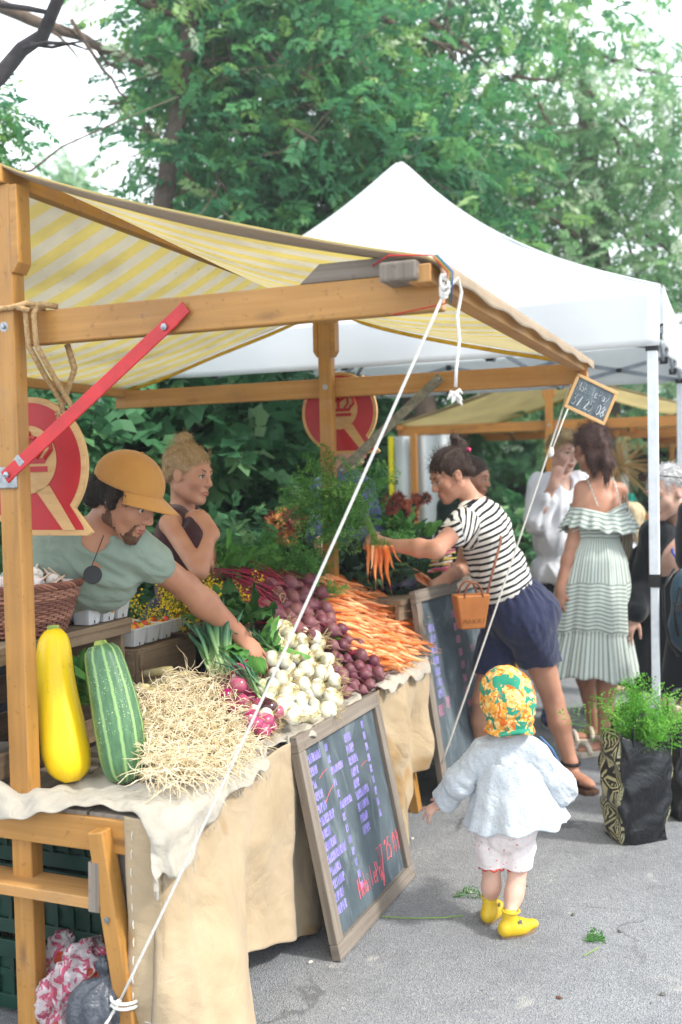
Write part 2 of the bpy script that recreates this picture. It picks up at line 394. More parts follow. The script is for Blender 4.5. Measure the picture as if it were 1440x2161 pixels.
def face_extras(L, R, s, parent, iris='#3a2a1c', lip='#a85a50', brow='#4a3424', lidded=.35, mouth=True):
    for sg in (-1, 1):
        b = MB(); c = L(sg*.031, .0745, .001)
        b.lathe([(math.sin(t)*.0125*s, -math.cos(t)*.0125*s) for t in np.linspace(.05, pi-.05, 9)], 14, c, R[:, 1])
        e = b.build('eye', simple('eyewhite', '#cfc8c0', '#c0b5ac', rough=.2), parent, smooth=True)
        b = MB(); b.lathe([(.0001, .0118*s), (.003*s, .0128*s), (.0062*s, .0112*s)], 12, c, R[:, 1]); b.build('iris', simple('iris'+iris, iris, '#100c08', rough=.15), e, smooth=True)
        b = MB(); b.tube([L(sg*x, y, z) for x, y, z in ((.014, .084, .0035), (.022, .0885, .0078), (.031, .0895, .009), (.041, .085, .0065), (.047, .078, .001))], [.0010*s, .0016*s, .0018*s, .0016*s, .001*s], 6)
        b.build('eyelash', simple('lash', '#1c120c', rough=.8), parent, smooth=True)
        b = MB(); b.tube([L(sg*x, y, z) for x, y, z in ((.012, .0885, .0205), (.024, .0885, .0265), (.036, .084, .028), (.048, .074, .0235))], [.002*s, .0033*s, .003*s, .0012*s], 6, flat=.7)
        b.build('eyebrow', simple('brow'+brow, brow, rough=.9), parent, smooth=True)
    b = MB(); b.tube([L(x, y, z) for x, y, z in ((-.024, .081, -.063), (-.012, .0912, -.0590), (0, .0935, -.0600), (.012, .0912, -.0590), (.024, .081, -.063))], [.001*s, .0042*s, .0045*s, .0042*s, .001*s], 8, flat=.8)
    b.tube([L(x, y, z) for x, y, z in ((-.022, .081, -.065), (-.011, .0905, -.0685), (0, .0925, -.0700), (.011, .0905, -.0685), (.022, .081, -.065))], [.001*s, .0044*s, .0052*s, .0044*s, .001*s], 8, flat=.9)
    b.build('lips', simple('lip'+lip, lip, rough=.4, sss=.2), parent, smooth=True)
def handprims(w, d, n, th, s=1., curl=(.5, .5, .5, .5), spread=.12, thumb=.5, tcurl=.3):
    """w wrist, d along the palm, n back-of-hand normal, th +1/-1 thumb side"""
    d = nrm(d); n = nrm(np.asarray(n, float)-d*np.dot(n, d)); sd = np.cross(d, n)*th; w = np.asarray(w, float)
    P = [cap(w, w+d*.075*s, .027*s, .037*s, .012*s, (n, .48)), cap(w-d*.02*s, w+d*.02*s, .026*s, .026*s, .02*s, (n, .75)),
         cap(w+d*.03*s+sd*.012*s-n*.006*s, w+d*.055*s+sd*.022*s-n*.008*s, .017*s, .014*s, .012*s)]
    Ls = (.044, .05, .046, .036)
    for i in range(4):
        a = (1.5-i)*spread; base = w + d*.078*s + sd*(1.5-i)*.0185*s - n*.001*s
        dd = nrm(d*math.cos(a) + sd*math.sin(a)); p = base; c = curl[i]; r = (.0092, .0095, .009, .0078)[i]*s; q = dd
        P.append(cap(base-dd*.03*s, base, r, r*1.05, .008*s))
        for j, f in enumerate((1, .66, .5)):
            c_ = c*(.75, 1.25, .8)[j]; q2 = nrm(q*math.cos(c_) - n_of(q, n)*math.sin(c_)); e = p + q2*Ls[i]*f*s
            P.append(cap(p, e, r*(1-.08*j), r*(.93-.1*j), .0025*s)); p = e; q = q2
    b0 = w + d*.022*s + sd*.022*s - n*.006*s; t1 = nrm(sd*math.sin(thumb*1.5) + d*math.cos(thumb*1.5) - n*.35); e1 = b0+t1*.042*s
    t2 = nrm(t1*.8 + d*.5 - n*tcurl); e2 = e1+t2*.032*s; t3 = nrm(t2+d*.35-n*tcurl*.6); e3 = e2+t3*.025*s
    P += [cap(b0, e1, .0135*s, .0112*s, .012*s), cap(e1, e2, .011*s, .0102*s, .003*s), cap(e2, e3, .0102*s, .0082*s, .003*s)]
    return P
def n_of(q, n): return nrm(n - q*np.dot(n, q))
def hairstrands(o, root, m, flow, n, L=.03, r=.0011, seed=1, lift=.003):
    rr = np.random.RandomState(seed); me = o.data; V = np.array([v.co for v in me.vertices])+worg(root); NN = np.array([v.normal for v in me.vertices]); b = MB()
    for i in rr.randint(0, len(V), n):
        p = V[i]; nn = NN[i]; f = np.asarray(flow(p), float); f = f-nn*(f@nn)
        if np.linalg.norm(f) < 1e-5: continue
        f = nrm(f+rr.normal(size=3)*.16); l = L*rr.uniform(.6, 1.4)
        b.tube([p-nn*.001, p+f*l*.35+nn*lift*rr.uniform(.3, 1.3), p+f*l*.7+nn*lift*rr.uniform(0, 1), p+f*l-nn*.001], [r*.7, r, r*.8, r*.3], 3, cap=False)
    return b.build('strands', m, o, smooth=True)
def skinmat(name, c1, c2='#c07a60'):
    if name in MC: return MC[name]
    m, nt, o = nodes(name); co = coords(nt)
    col = mixc(nt, ramp(nt, noise(nt, co, 9, 4), [(.4, 0.), (.75, 1.)]), hexc(c1), hexc(c2))
    finish(nt, o, col, .48, noise(nt, co, 160, 3), .12, .002, spec=.35, sss=.12, sssr=(.012, .005, .003)); MC[name] = m; return m
def hairmat(name, c1, c2, sc=(60, 60, 6)):
    if name in MC: return MC[name]
    m, nt, o = nodes(name); co = coords(nt, 'Object', sc)
    f = noise(nt, co, 3, 5, .6, 1.2)
    col = mixc(nt, ramp(nt, f, [(.3, 0.), (.7, 1.)]), hexc(c1), hexc(c2))
    finish(nt, o, col, .5, f, .8, .01, spec=.4); MC[name] = m; return m
# ================================================================ camera, light, sky
cam = bpy.data.cameras.new('camera'); co_ = bpy.data.objects.new('camera', cam); COL.objects.link(co_); SC.camera = co_
co_.matrix_world = Matrix(((_R[0], _U[0], -_F[0], CAMP[0]), (_R[1], _U[1], -_F[1], CAMP[1]), (_R[2], _U[2], -_F[2], CAMP[2]), (0, 0, 0, 1)))
cam.sensor_fit = 'VERTICAL'; cam.sensor_height = 36; cam.sensor_width = 24; cam.lens = FPX/2161*36; cam.clip_start = .05; cam.clip_end = 2000
cam.dof.use_dof = True; cam.dof.focus_distance = 3.05; cam.dof.aperture_fstop = 2.6
SUN_EL, SUN_AZ = math.radians(43), math.radians(112)      # azimuth from +Y (view) towards +X
w = bpy.data.worlds.new('World'); SC.world = w; w.use_nodes = True; nt = w.node_tree
for n in list(nt.nodes): nt.nodes.remove(n)
wo = nt.nodes.new('ShaderNodeOutputWorld'); bg = nt.nodes.new('ShaderNodeBackground'); nt.links.new(bg.outputs[0], wo.inputs[0])
sky = nt.nodes.new('ShaderNodeTexSky'); sky.sky_type = 'NISHITA'; sky.sun_disc = False; sky.sun_elevation = SUN_EL; sky.sun_rotation = SUN_AZ; sky.dust_density = 3; sky.air_density = 1.0
tc = nt.nodes.new('ShaderNodeTexCoord'); mp = nt.nodes.new('ShaderNodeMapping'); mp.inputs['Scale'].default_value = (1, 1, 1.9); nt.links.new(tc.outputs['Generated'], mp.inputs[0])
nz = nt.nodes.new('ShaderNodeTexNoise'); nz.inputs['Scale'].default_value = 2.2; nz.inputs['Detail'].default_value = 6; nz.inputs['Roughness'].default_value = .5; nt.links.new(mp.outputs[0], nz.inputs['Vector'])
f = ramp(nt, nz.outputs['Fac'], [(.26, .55), (.48, .97)])
c = mixc(nt, f, sky.outputs[0], (9.6, 10.2, 10.8, 1))       # bright thin cloud over the blue
nt.links.new(c, bg.inputs[0]); bg.inputs[1].default_value = .14
sl = bpy.data.lights.new('sun', 'SUN'); sl.energy = 2.8; sl.angle = math.radians(6); sl.color = (1, .955, .88)
so = bpy.data.objects.new('sun', sl); COL.objects.link(so); so.location = (8, 4, 12)
sd = Vector((math.sin(SUN_AZ)*math.cos(SUN_EL), math.cos(SUN_AZ)*math.cos(SUN_EL), math.sin(SUN_EL))); so.rotation_euler = (sd).to_track_quat('Z', 'Y').to_euler()
SC.view_settings.view_transform = 'Standard'; SC.view_settings.look = 'None'; SC.view_settings.exposure = .8; SC.view_settings.gamma = 1
SC.cycles.max_bounces = 7; SC.cycles.diffuse_bounces = 4; SC.cycles.transmission_bounces = 5; SC.cycles.transparent_max_bounces = 10; SC.cycles.use_denoising = True
SC.cycles.sample_clamp_indirect = 6

# ================================================================ ground
m, nt, o = nodes('asphalt'); co = coords(nt)
v1 = N(nt, 'TexVoronoi'); v1.inputs['Scale'].default_value = 210; nt.links.new(co, v1.inputs['Vector'])
v2 = N(nt, 'TexVoronoi'); v2.inputs['Scale'].default_value = 90; nt.links.new(co, v2.inputs['Vector'])
base = mixc(nt, ramp(nt, v1.outputs['Color'], [(.1, 0.), (.95, 1.)]), hexc('#777a80'), hexc('#a3a3a3'))
base = mixc(nt, ramp(nt, v2.outputs['Color'], [(.86, 0.), (.95, .5)]), base, hexc('#b9b6b0'))
base = mixc(nt, ramp(nt, noise(nt, co, .9, 6, .62, .4), [(.35, 0.), (.7, .55)]), base, hexc('#6a6c70'))
base = mixc(nt, ramp(nt, noise(nt, co, 7, 5, .6, .4), [(.5, 0.), (.75, .35)]), base, hexc('#58595c'))
base = mixc(nt, ramp(nt, noise(nt, co, 33, 2), [(.72, 0.), (.75, .7)]), base, hexc('#3f3f40'))
vc = N(nt, 'TexVoronoi'); vc.feature = 'DISTANCE_TO_EDGE'; vc.inputs['Scale'].default_value = .75
dv = N(nt, 'VectorMath', operation='ADD'); nt.links.new(co, dv.inputs[0]); nv = N(nt, 'TexNoise'); nv.inputs['Scale'].default_value = 3.5; nv.inputs['Detail'].default_value = 6; nt.links.new(co, nv.inputs['Vector']); sv = N(nt, 'VectorMath', operation='SCALE'); sv.inputs['Scale'].default_value = .5; nt.links.new(nv.outputs['Color'], sv.inputs[0]); nt.links.new(sv.outputs[0], dv.inputs[1]); nt.links.new(dv.outputs[0], vc.inputs['Vector'])
crk = N2(nt, 'MULTIPLY', ramp(nt, vc.outputs['Distance'], [(0, 1.), (.004, 1.), (.009, 0.)]), ramp(nt, noise(nt, co, 1.3, 2), [(.5, 0.), (.6, .55)]))
base = mixc(nt, crk, base, hexc('#4a4a4c'))
base = mixc(nt, ramp(nt, noise(nt, co, 2.3, 5, .7, 1.2), [(.60, 0.), (.72, .38)]), base, hexc('#4c4d50'))
base = mixc(nt, ramp(nt, noise(nt, co, 5.1, 4, .6, .6), [(.64, 0.), (.7, .35)]), base, hexc('#c2beb6'))
h = N2(nt, 'ADD', v1.outputs['Distance'], N2(nt, 'MULTIPLY', noise(nt, co, 40, 4), .6))
finish(nt, o, base, .9, h, .9, .004, spec=.25); ASPH = m
g = MB(); g.quad([(-150, -30, 0), (150, -30, 0), (150, 300, 0), (-150, 300, 0)]); gd = g.build('ground', ASPH); tag(gd, kind='structure')
# grass verge behind the market
gm, nt, o = nodes('verge'); co = coords(nt)
gc = mixc(nt, ramp(nt, noise(nt, co, 5, 6), [(.35, 0.), (.65, 1.)]), hexc('#2f4a20'), hexc('#56703a')); finish(nt, o, gc, .95, noise(nt, co, 60, 4), .8, .03)
def vfn(x, y):
    X = -60+120*x; Y = 6.3 + .25*math.sin(X*.9) + (1-min(max((X+6)/12, 0), 1))*(-1.2) + max(0, X-.6)*2.2; Y = min(Y, 17) ; return (X, Y + y*120, .004 + .05*min(y*14, 1))
g = MB(); g.grid(80, 14, vfn); vg = g.build('grass_verge', gm); tag(vg, kind='structure')

# ================================================================ materials for timber
WO = wood('stall_timber', '#b98644', '#a37436', '#6e4a26', rough=.45, coat=.15)
WOF = wood('far_timber', '#c08438', '#a5682a', '#7a4a20', rough=.5)
WOL = wood('pale_timber', '#c2935a', '#ab7a42', '#8a5e34', rough=.6)
WG = wood('weathered_timber', '#8d8378', '#6f655b', '#4e453d', rough=.85, across=34)
WC = wood('crate_timber', '#97826a', '#75614d', '#4a3a2c', rough=.85, across=30)
WCD = wood('crate_timber_dark', '#5a4638', '#443329', '#2c211a', rough=.9)
STEEL = simple('zinc', '#a9adb0', '#8e9296', 60, .35, metal=.9, bstr=.1)
REDP = simple('red_paint', '#c4151c', '#a80f16', 14, .35, bscale=90, bstr=.15, coat=.3)
ROPE = simple('jute_rope', '#bfa075', '#9c7c52', 120, .95, bscale=260, bstr=.9)
CORD = simple('white_cord', '#e2e0da', '#c9c7c0', 200, .8, bscale=400, bstr=.6)
def canvas_mat(name, ya, yb, per, wash=.0, tr=.55, extra=None):
    if name in MC: return MC[name]
    m, nt, o = nodes(name); tc = N(nt, 'TexCoord'); sx = N(nt, 'SeparateXYZ'); nt.links.new(tc.outputs['UV'], sx.inputs[0]); co = coords(nt)
    wob = N2(nt, 'MULTIPLY', noise(nt, co, 3, 2), .012)
    fr = N2(nt, 'FRACT', N2(nt, 'DIVIDE', N2(nt, 'ADD', sx.outputs[0], wob), per), 0)
    st = ramp(nt, fr, [(0, 0.), (.03, 1.), (.48, 1.), (.52, 0.), (1., 0.)])
    c = mixc(nt, st, hexc(ya), hexc(yb))
    c = mixc(nt, ramp(nt, noise(nt, co, 2.5, 6, .6), [(.45, 0.), (.8, .45)]), c, hexc('#8c8272'))
    c = mixc(nt, ramp(nt, noise(nt, co, 30, 3), [(.68, 0.), (.76, .4)]), c, hexc('#6e634f'))
    finish(nt, o, c, .8, N2(nt, 'ADD', noise(nt, co, 4, 3), N2(nt, 'MULTIPLY', noise(nt, co, 700, 1), .05)), .25, .02, trans=tr, spec=.15); MC[name] = m; return m
CANV = canvas_mat('striped_canvas', '#d6d1c3', '#dbd09a', .128, tr=.66)
CANF = canvas_mat('far_canvas', '#dcd6c0', '#dccf9e', .15, tr=.72)
HEM = cloth('canvas_hem', '#a08c72', '#8b7860')

# ================================================================ market stall
ZA, ZR, L0, AL, TZ = 1.875, 2.238, 2.10, 1.14, .667
def stall(label, NN, u_, v_, length, mats, detail, cmat, name='market_stall', za=ZA, zr=ZR, hem=None, AL=AL):
    WOm, WOarm = mats
    P = lambda u, v, z: np.asarray(NN)+u_*u+v_*v+ZZ*z
    root = thing(name, label, 'market stall', P(0, 0, 0), 'timber market stalls')
    for k, u in enumerate((0, length)):
        arm_m = WOm if k == 0 else WOarm
        b = MB(); b.bar(P(u, 0, 0), P(u, 0, zr-.0), .062, .048, up=u_); po = b.build('post', WOm, root, bevel=.004)
        for sg in (-1, 1):
            b = MB(); vv = sg*(.031+.011); pr = P(u, vv, 0)
            sgm = [(-.011, zr-.005), (.011, zr-.005), (.011, zr-.20), (.011-.016*(sg > 0), zr-.225), (-.011+.016*(sg < 0), zr-.225), (-.011, zr-.20)]
            b.prism(sgm, .052, P(u, vv, 0)+u_*.026, v_, ZZ); b.build('cleat', WOm, po, bevel=.002)
        b = MB(); off = u_*(-.0 if k == 0 else 0)
        b.bar(P(u+.045, -AL, za+.004), P(u+.045, AL, za+.004), .036, .085, up=ZZ); am = b.build('arm', arm_m, root, bevel=.004)
        b = MB(); b.lathe([(.001, -.006), (.012, -.006), (.013, 0), (.001, 0)], 14, P(u-.0245, 0, za+.004), -u_, ZZ); b.lathe([(.006, 0), (.006, .006), (.001, .007)], 6, P(u-.0245, 0, za+.004), -u_, ZZ); b.build('bolt', STEEL, po, bevel=0)
    b = MB(); b.bar(P(-.04, 0, zr+.022), P(length+.05, 0, zr+.022), .035, .042); b.build('ridge_beam', WOm, root, bevel=.003)
    for sg in (-1, 1):
        b = MB(); b.bar(P(-.03, sg*(AL-.032), za+.034), P(length+.05, sg*(AL-.032), za+.034), .050, .040); b.build('eave_beam', WOarm, root, bevel=.003)
        nm = 'purlin'
    # canopy
    def roof(x, y):
        t = -1+2*y; u = -.035 + (length+.135)*x; a = abs(t)
        z = zr+.047 - (zr-za-.017)*a - .045*math.sin(pi*a)*(1-.35*math.cos(2*pi*x))*.8
        if a < .06: z += (.06-a)*.1
        if t > 0: z -= .062*min(1, x*1.6)*(1-math.exp(-a/.05))*(1-a)
        # cloth sags between the two frames
        z += -.03*math.sin(pi*x)*math.sin(pi*a)
        ee = max(0, a-.972)/.028
        uu = u + (.02*math.sin(a*9) if x in (0, 1) else 0)
        v = t*(AL+.012)
        p = P(uu, v, z - .010*ee)
        return p
    b = MB(); b.grid(60, 72, roof, lambda x, y: (x*(length+.2), (2*y-1)*1.2)); cn = b.build('canopy', cmat, root, smooth=True, solid=.003)
    h = MB()
    def hm(k):
        def fn(x, y):
            p = roof(k, x); q = roof(k+(.05 if k == 0 else -.05), x)
            return p*(1-y)+q*y - ZZ*(.006*math.sin(y*pi)+.004)
        return fn
    h.grid(72, 3, hm(0)); h.build('hem', hem or HEM, cn, smooth=True, solid=.003)
    for tt in (0, 1):
        h = MB(); h.grid(90, 3, lambda x, y: roof(x, tt) + ZZ*(.004-(.030+.005*math.sin(x*(length+.2)*17))*y) + v_*(.004 if tt else -.004)); h.build('eave_hem', hem or HEM, cn, smooth=True, solid=.003)
    h = MB(); h.grid(72, 2, lambda x, y: roof(1, x) - ZZ*(.006+.018*y)); h.build('edging', simple('yellow_edging', '#d8b024', '#c79e1c', 20, .8), cn, smooth=True, solid=.002)
    return root, P, po
st, SP, farpost = stall('long timber market stall under a yellow and cream striped canopy, in front', SN, SU, SV, L0, (WO, WOL), True, CANV)
# grey board and block on the end of the near arm
b = MB(); e = [(.80, 0), (AL-.05, 0), (AL-.05, .042), (.85, .042)]; b.prism(e, .03, S(.062, 0, ZA+.0475), SV, ZZ); b.build('arm_board', WG, st, bevel=.002)
b = MB(); b.bar(S(-.05, AL-.075, ZA+.040), S(.06, AL-.075, ZA+.040), .085, .042); b.build('end_block', WG, st, bevel=.006)
# braces
def brace(a, c, w, t, m, metal=True):
    b = MB(); b.bar(a, c, w, t, up=-SU); r = b.build('brace', m, st, bevel=.002)
    d = nrm(c-a)
    for p in (a+d*.012, c-d*.012):
        q = MB(); q.lathe([(.001, 0), (.009, 0), (.009, .006), (.001, .008)], 6, p-SU*(t/2), -SU, ZZ); q.build('bolt', STEEL, r)
    return r
a_ = onv(28, 1008, .0); a_ = a_ - SU*((a_-SN)@SU + .036); c_ = S(-.03, .0, 0)
pa = S(-.034, -.005, at(28, 1008, 2.60)[2]); pb = S(.02, .50, ZA+.012)
r = brace(pa, pb - nrm(pb-pa)*.05, .036, .005, REDP)
q = MB(); d = nrm(pb-pa); q.bar(pb-d*.055, pb-d*.03+SU*.0, .036, .005, up=-SU+d*.4); q.bar(pb-d*.032, pb+d*.012-SU*.004, .034, .005, up=-SU); q.build('brace_foot', REDP, r, bevel=.002)
q = MB(); q.box(pa+SU*.006-SV*.004, .075, .008, .055, ax=SV, az=ZZ+SV*.6); q.box(pa+SU*.005+SV*.03+ZZ*.028, .06, .006, .03, ax=nrm(SV+ZZ)); q.build('brace_plate', STEEL, r, bevel=.006)
fa = onv(715, 985, .0); f0 = S(L0-.04, .07, 1.50); f1 = S(L0-.02, .535, ZA+.02); brace(f0, f1, .04, .012, simple('worn_steel', '#8d8a7d', '#6a675c', 40, .6, metal=.2))
# table frame
for (u, z0) in ((-.04, TZ-.055), (L0+.03, TZ-.055)):
    b = MB(); b.bar(S(u, -.52, z0), S(u, .40, z0), .035, .085); b.build('table_rail', WO, st, bevel=.004)
    b = MB(); b.bar(S(u+.012, -.55, z0-.165), S(u+.012, .30, z0-.165), .10, .03); b.build('shelf_rail', WOL, st, bevel=.003)
    for sg in (1, -1):
        b = MB(); v0 = .28 if sg > 0 else -.45; b.bar(S(u-.03, v0+.0*sg, z0+.02), S(u-.03, v0+sg*.10, 0), .045, .05, up=SU); l = b.build('leg', WO, st, bevel=.004)
        q = MB(); q.lathe([(.001, -.002), (.008, -.002), (.008, .002), (.001, .003)], 8, S(u-.056, v0+sg*.03, z0-.19), -SU, ZZ); q.build('bolt', STEEL, l)
b = MB(); b.bar(S(-.075, .275, TZ-.23), S(-.07, .275, TZ-.11), .03, .05, up=SU); b.bar(S(-.005, .315, TZ-.25), S(-.005, .305, TZ-.06), .03, .05, up=SU); b.build('rail_block', WG, st)
b = MB()
for k in range(5): b.bar(S(-.05, -.48+.18*k+.08, TZ-.012), S(L0+.05, -.48+.18*k+.08, TZ-.012), .172, .02)
b.build('table_top', WG, st, bevel=.002)
b = MB(); b.bar(S(-.02, .38, TZ-.06), S(L0, .38, TZ-.06), .03, .07); b.build('apron', WO, st, bevel=.002)

# ================================================================ white pop-up tent
TE = thing('pop_up_tent', 'white peaked pop-up tent with thin metal legs, between the near stall and the trees', 'tent', (1.46, 4.63, 0))
TR = np.array([1.46, 4.63, 0]); ew, ed = 3.1, 2.0
Tq = lambda a, b_, z: TR - SV*(ew*a) + SU*(ed*b_) + ZZ*z     # a: 0..1 leftwards, b_: 0..1 away
EZ, PZ, VZ = 2.31, 3.36, 2.04
TM = cloth('tent_fabric', '#f2f4f5', '#eaedf0', rough=.75, big=2, bstr=.12, trans=.45, wr=5)
def troof(x, y):
    dx, dy = abs(2*x-1), abs(2*y-1); r = max(dx, dy)
    t = 1-r; z = EZ + (PZ-EZ)*(.62*t + .38*t**2.6) if t < 1 else PZ
    z -= .03*math.sin(pi*t)*(1-min(dx, dy)/max(r, 1e-6))  # panels sag between the hips
    z -= .035*(1-(min(dx, dy)/max(r, 1e-6))**2)*(r > .97)
    return Tq(x, y, z)
b = MB()
def panel(p, q, i):
    def fn(s_, t):
        a = p[0]+(q[0]-p[0])*s_; c = p[1]+(q[1]-p[1])*s_; x = a*(1-t)+.5*t; y = c*(1-t)+.5*t
        z = EZ + (PZ-EZ)*(.60*t + .40*t**2.6) - .05*math.sin(pi*t)*math.sin(pi*s_) - .03*math.sin(pi*s_)*(1-t)**3
        if t > .96: z -= (t-.96)*.35
        return Tq(x, y, z)
    b.grid(30, 40, fn)
for i, (p, q) in enumerate((((0, 0), (1, 0)), ((1, 0), (1, 1)), ((1, 1), (0, 1)), ((0, 1), (0, 0)))): panel(p, q, i)
b.wrinkle(.012, 5, 31, (0, 0, 1), .5); rf = b.build('roof', TM, TE, smooth=True, solid=.003)
sm = MB()
for (p, q) in ((0, 0), (1, 0), (1, 1), (0, 1)):
    sm.tube([Tq(p*(1-t)+.5*t, q*(1-t)+.5*t, EZ+(PZ-EZ)*(.60*t+.40*t**2.6)+.004-(max(0, t-.96)*.35)) for t in np.linspace(0, .99, 40)], .008, 6, flat=.5)
sm.build('seam', TM, rf, smooth=True)
for (p, q, nm) in (((0, 0), (1, 0), 'valance'), ((0, 0), (0, 1), 'valance'), ((1, 0), (1, 1), 'valance'), ((0, 1), (1, 1), 'valance')):
    b = MB()
    def vf(x, y, p=p, q=q):
        a = p[0]+(q[0]-p[0])*x; c = p[1]+(q[1]-p[1])*x; out = nrm(SV*(.5-a)*ew*1. - SU*(.5-c)*ed) 
        pt = Tq(a, c, EZ - (EZ-VZ)*y - .035*math.sin(pi*x)*(1-y) - .012*math.sin(pi*x)*y); nn = -SU if (p[1] == q[1] == 0) else SU if p[1] == q[1] else SV if p[0] == 0 else -SV
        return pt + nn*(.012*y*math.sin(x*23+p[0]*3)+.015)
    b.grid(50, 8, vf); b.build(nm, TM, rf, smooth=True, solid=.002)
b = MB()
PT = simple('white_tube', '#dfe4e8', '#d2d8de', 30, .35, bstr=.05); BP = simple('black_plastic', '#16181b', '#0e1012', 30, .4); GT = simple('grey_tube', '#a2a9b2', '#8e96a0', 30, .4, metal=.5)
for (a, c) in ((0, 0), (1, 0), (0, 1), (1, 1)):
    ia, ic = (.012 if a == 0 else .988), (.014 if c == 0 else .986); w0, w1 = (.045, .036)
    b = MB(); b.bar(Tq(ia, ic, .95), Tq(ia, ic, EZ-.06), w0, w0, up=SU); lg = b.build('leg', PT, TE, bevel=.004)
    b = MB(); b.bar(Tq(ia, ic, .0), Tq(ia, ic, .96), w1, w1, up=SU); b.build('lower_leg', PT, lg, bevel=.004)
    b = MB(); b.bar(Tq(ia, ic, VZ-.02), Tq(ia, ic, VZ+.01), .056, .056, up=SU); b.build('slider', BP, lg, bevel=.003); b = MB(); b.bar(Tq(ia, ic, .94), Tq(ia, ic, 1.0), .05, .05, up=SU); b.build('slider', BP, lg, bevel=.003)
    b = MB(); b.bar(Tq(ia, ic, EZ-.12), Tq(ia, ic, EZ-.05), .06, .06, up=SU); b.build('corner_joint', BP, lg, bevel=.004)
class Each:
    def __init__(s, nm, m, bv=0): s.nm, s.m, s.bv = nm, m, bv
    def bar(s, *a, **k): b = MB(); b.bar(*a, **k); b.build(s.nm, s.m, TE, bevel=s.bv)
    def box(s, *a, **k): b = MB(); b.box(*a, **k); b.build(s.nm, s.m, TE, bevel=s.bv)
sc = Each('truss_bar', GT); jt = Each('joint', BP, .003)
def scissor(A, B, n):
    for k in range(n):
        p = A+(B-A)*(k/n); q = A+(B-A)*((k+1)/n)
        sc.bar(p+ZZ*(EZ-.10), q+ZZ*(EZ-.27), .012, .025); sc.bar(p+ZZ*(EZ-.27), q+ZZ*(EZ-.10), .012, .025)
        jt.box((p+q)/2+ZZ*(EZ-.185), .03, .03, .03)
        if k: jt.box(p+ZZ*(EZ-.10), .035, .035, .035); jt.box(p+ZZ*(EZ-.27), .035, .035, .035)
for (p, q) in (((.012, .014), (.988, .014)), ((.012, .986), (.988, .986)), ((.012, .014), (.012, .986)), ((.988, .014), (.988, .986))):
    scissor(Tq(*p, 0), Tq(*q, 0), 4 if p[1] == q[1] else 3)
for (p, q) in (((.25, .03), (.5, .5)), ((.75, .03), (.5, .5)), ((.25, .97), (.5, .5)), ((.75, .97), (.5, .5))):
    sc.bar(Tq(*p, EZ-.12), Tq(*q, EZ+.10), .012, .022); sc.bar(Tq(*p, EZ-.28), Tq((p[0]+.5)/2, (p[1]+.5)/2, EZ-.02), .012, .022)
sc.bar(Tq(.5, .5, EZ-.02), Tq(.5, .5, PZ-.03), .03, .03, up=SU); jt.box(Tq(.5, .5, EZ+.08), .07, .07, .06)

# ================================================================ further market stalls
uv2 = (SU, SV)
N3 = V3(1.80, 8.75, 0)
s3, P3, _ = stall('timber stall with a pale canopy and white side sheet, behind the striped-top woman', N3, SU, SV, 2.3, (WOF, WOF), False, CANF, AL=1.38, zr=2.33)
N4 = V3(4.3, 13.2, 0)
s4, P4, _ = stall('furthest timber stall with a pale canopy and white side sheet', N4, SU, SV, 2.3, (WOF, WOF), False, CANF, za=1.80, zr=2.15)
N5 = V3(3.62, 8.6, 0)
s5, P5, _ = stall('timber stall with a cream canopy at the right, behind the white-haired person', N5, SU, SV, 2.3, (WOF, WOF), False, CANF, za=1.80, zr=2.15)
SHEET = cloth('white_sheet', '#dfe2e3', '#d0d4d6', trans=.3, wr=4, big=2)
YEL = simple('yellow_trim', '#e2d41c', '#d2c210', 20, .8)
for (P, v0, v1, rt) in ((P3, -1.40, -.86, s3), (P4, -1.12, -.55, s4), (P5, .9, 1.1, s5)):
    b = MB()
    b.grid(3, 30, lambda x, y: P(-.02-.12*0, v0+(v1-v0)*y, .05+1.78*x)+SU*(.03*math.sin(y*19+x)), None); b.build('side_sheet', SHEET, rt, smooth=True, solid=.004)
    b = MB(); b.bar(P(-.05, v0-.02, .05), P(-.05, v0-.02, 1.83), .045, .01, up=SU); b.build('sheet_trim', YEL, rt)
    b = MB(); b.bar(P(-.06, v0+.2, .02), P(-.06, v0+.2, 1.85), .055, .04, up=SU); b.build('side_post', WOF, rt, bevel=.003)
    b = MB()
    b.grid(10, 20, lambda x, y: P(2.3*x, v0, .05+1.78*y)+SV*.02*math.sin(x*30), None); b.build('end_sheet', SHEET, rt, smooth=True, solid=.004)
for P, rt in ((P3, s3), (P4, s4), (P5, s5)):
    b = MB(); b.bar(P(0, .1, .8), P(2.3, .1, .8), .9, .03); b.build('table_top', WOF, rt)
    for u in (0.05, 2.25):
        for v in (-.25, .48):
            b = MB(); b.bar(P(u, v, 0), P(u, v, .785), .05, .05, up=SU); b.build('leg', WOF, rt)
for (p0, p1) in (((1352, 960), (1390, 918)), ((1340, 990), (1385, 955))):
    b = MB(); a = at(*p0, 9.2); c = at(*p1, 9.2); b.bar(P5(.0, -.04, 1.45) if p0[0] > 1350 else P5(2.3, -.04, 1.45), P5(.0, .5, 1.76) if p0[0] > 1350 else P5(2.3, .5, 1.76), .04, .01, up=SU); b.build('brace', REDP, s5)

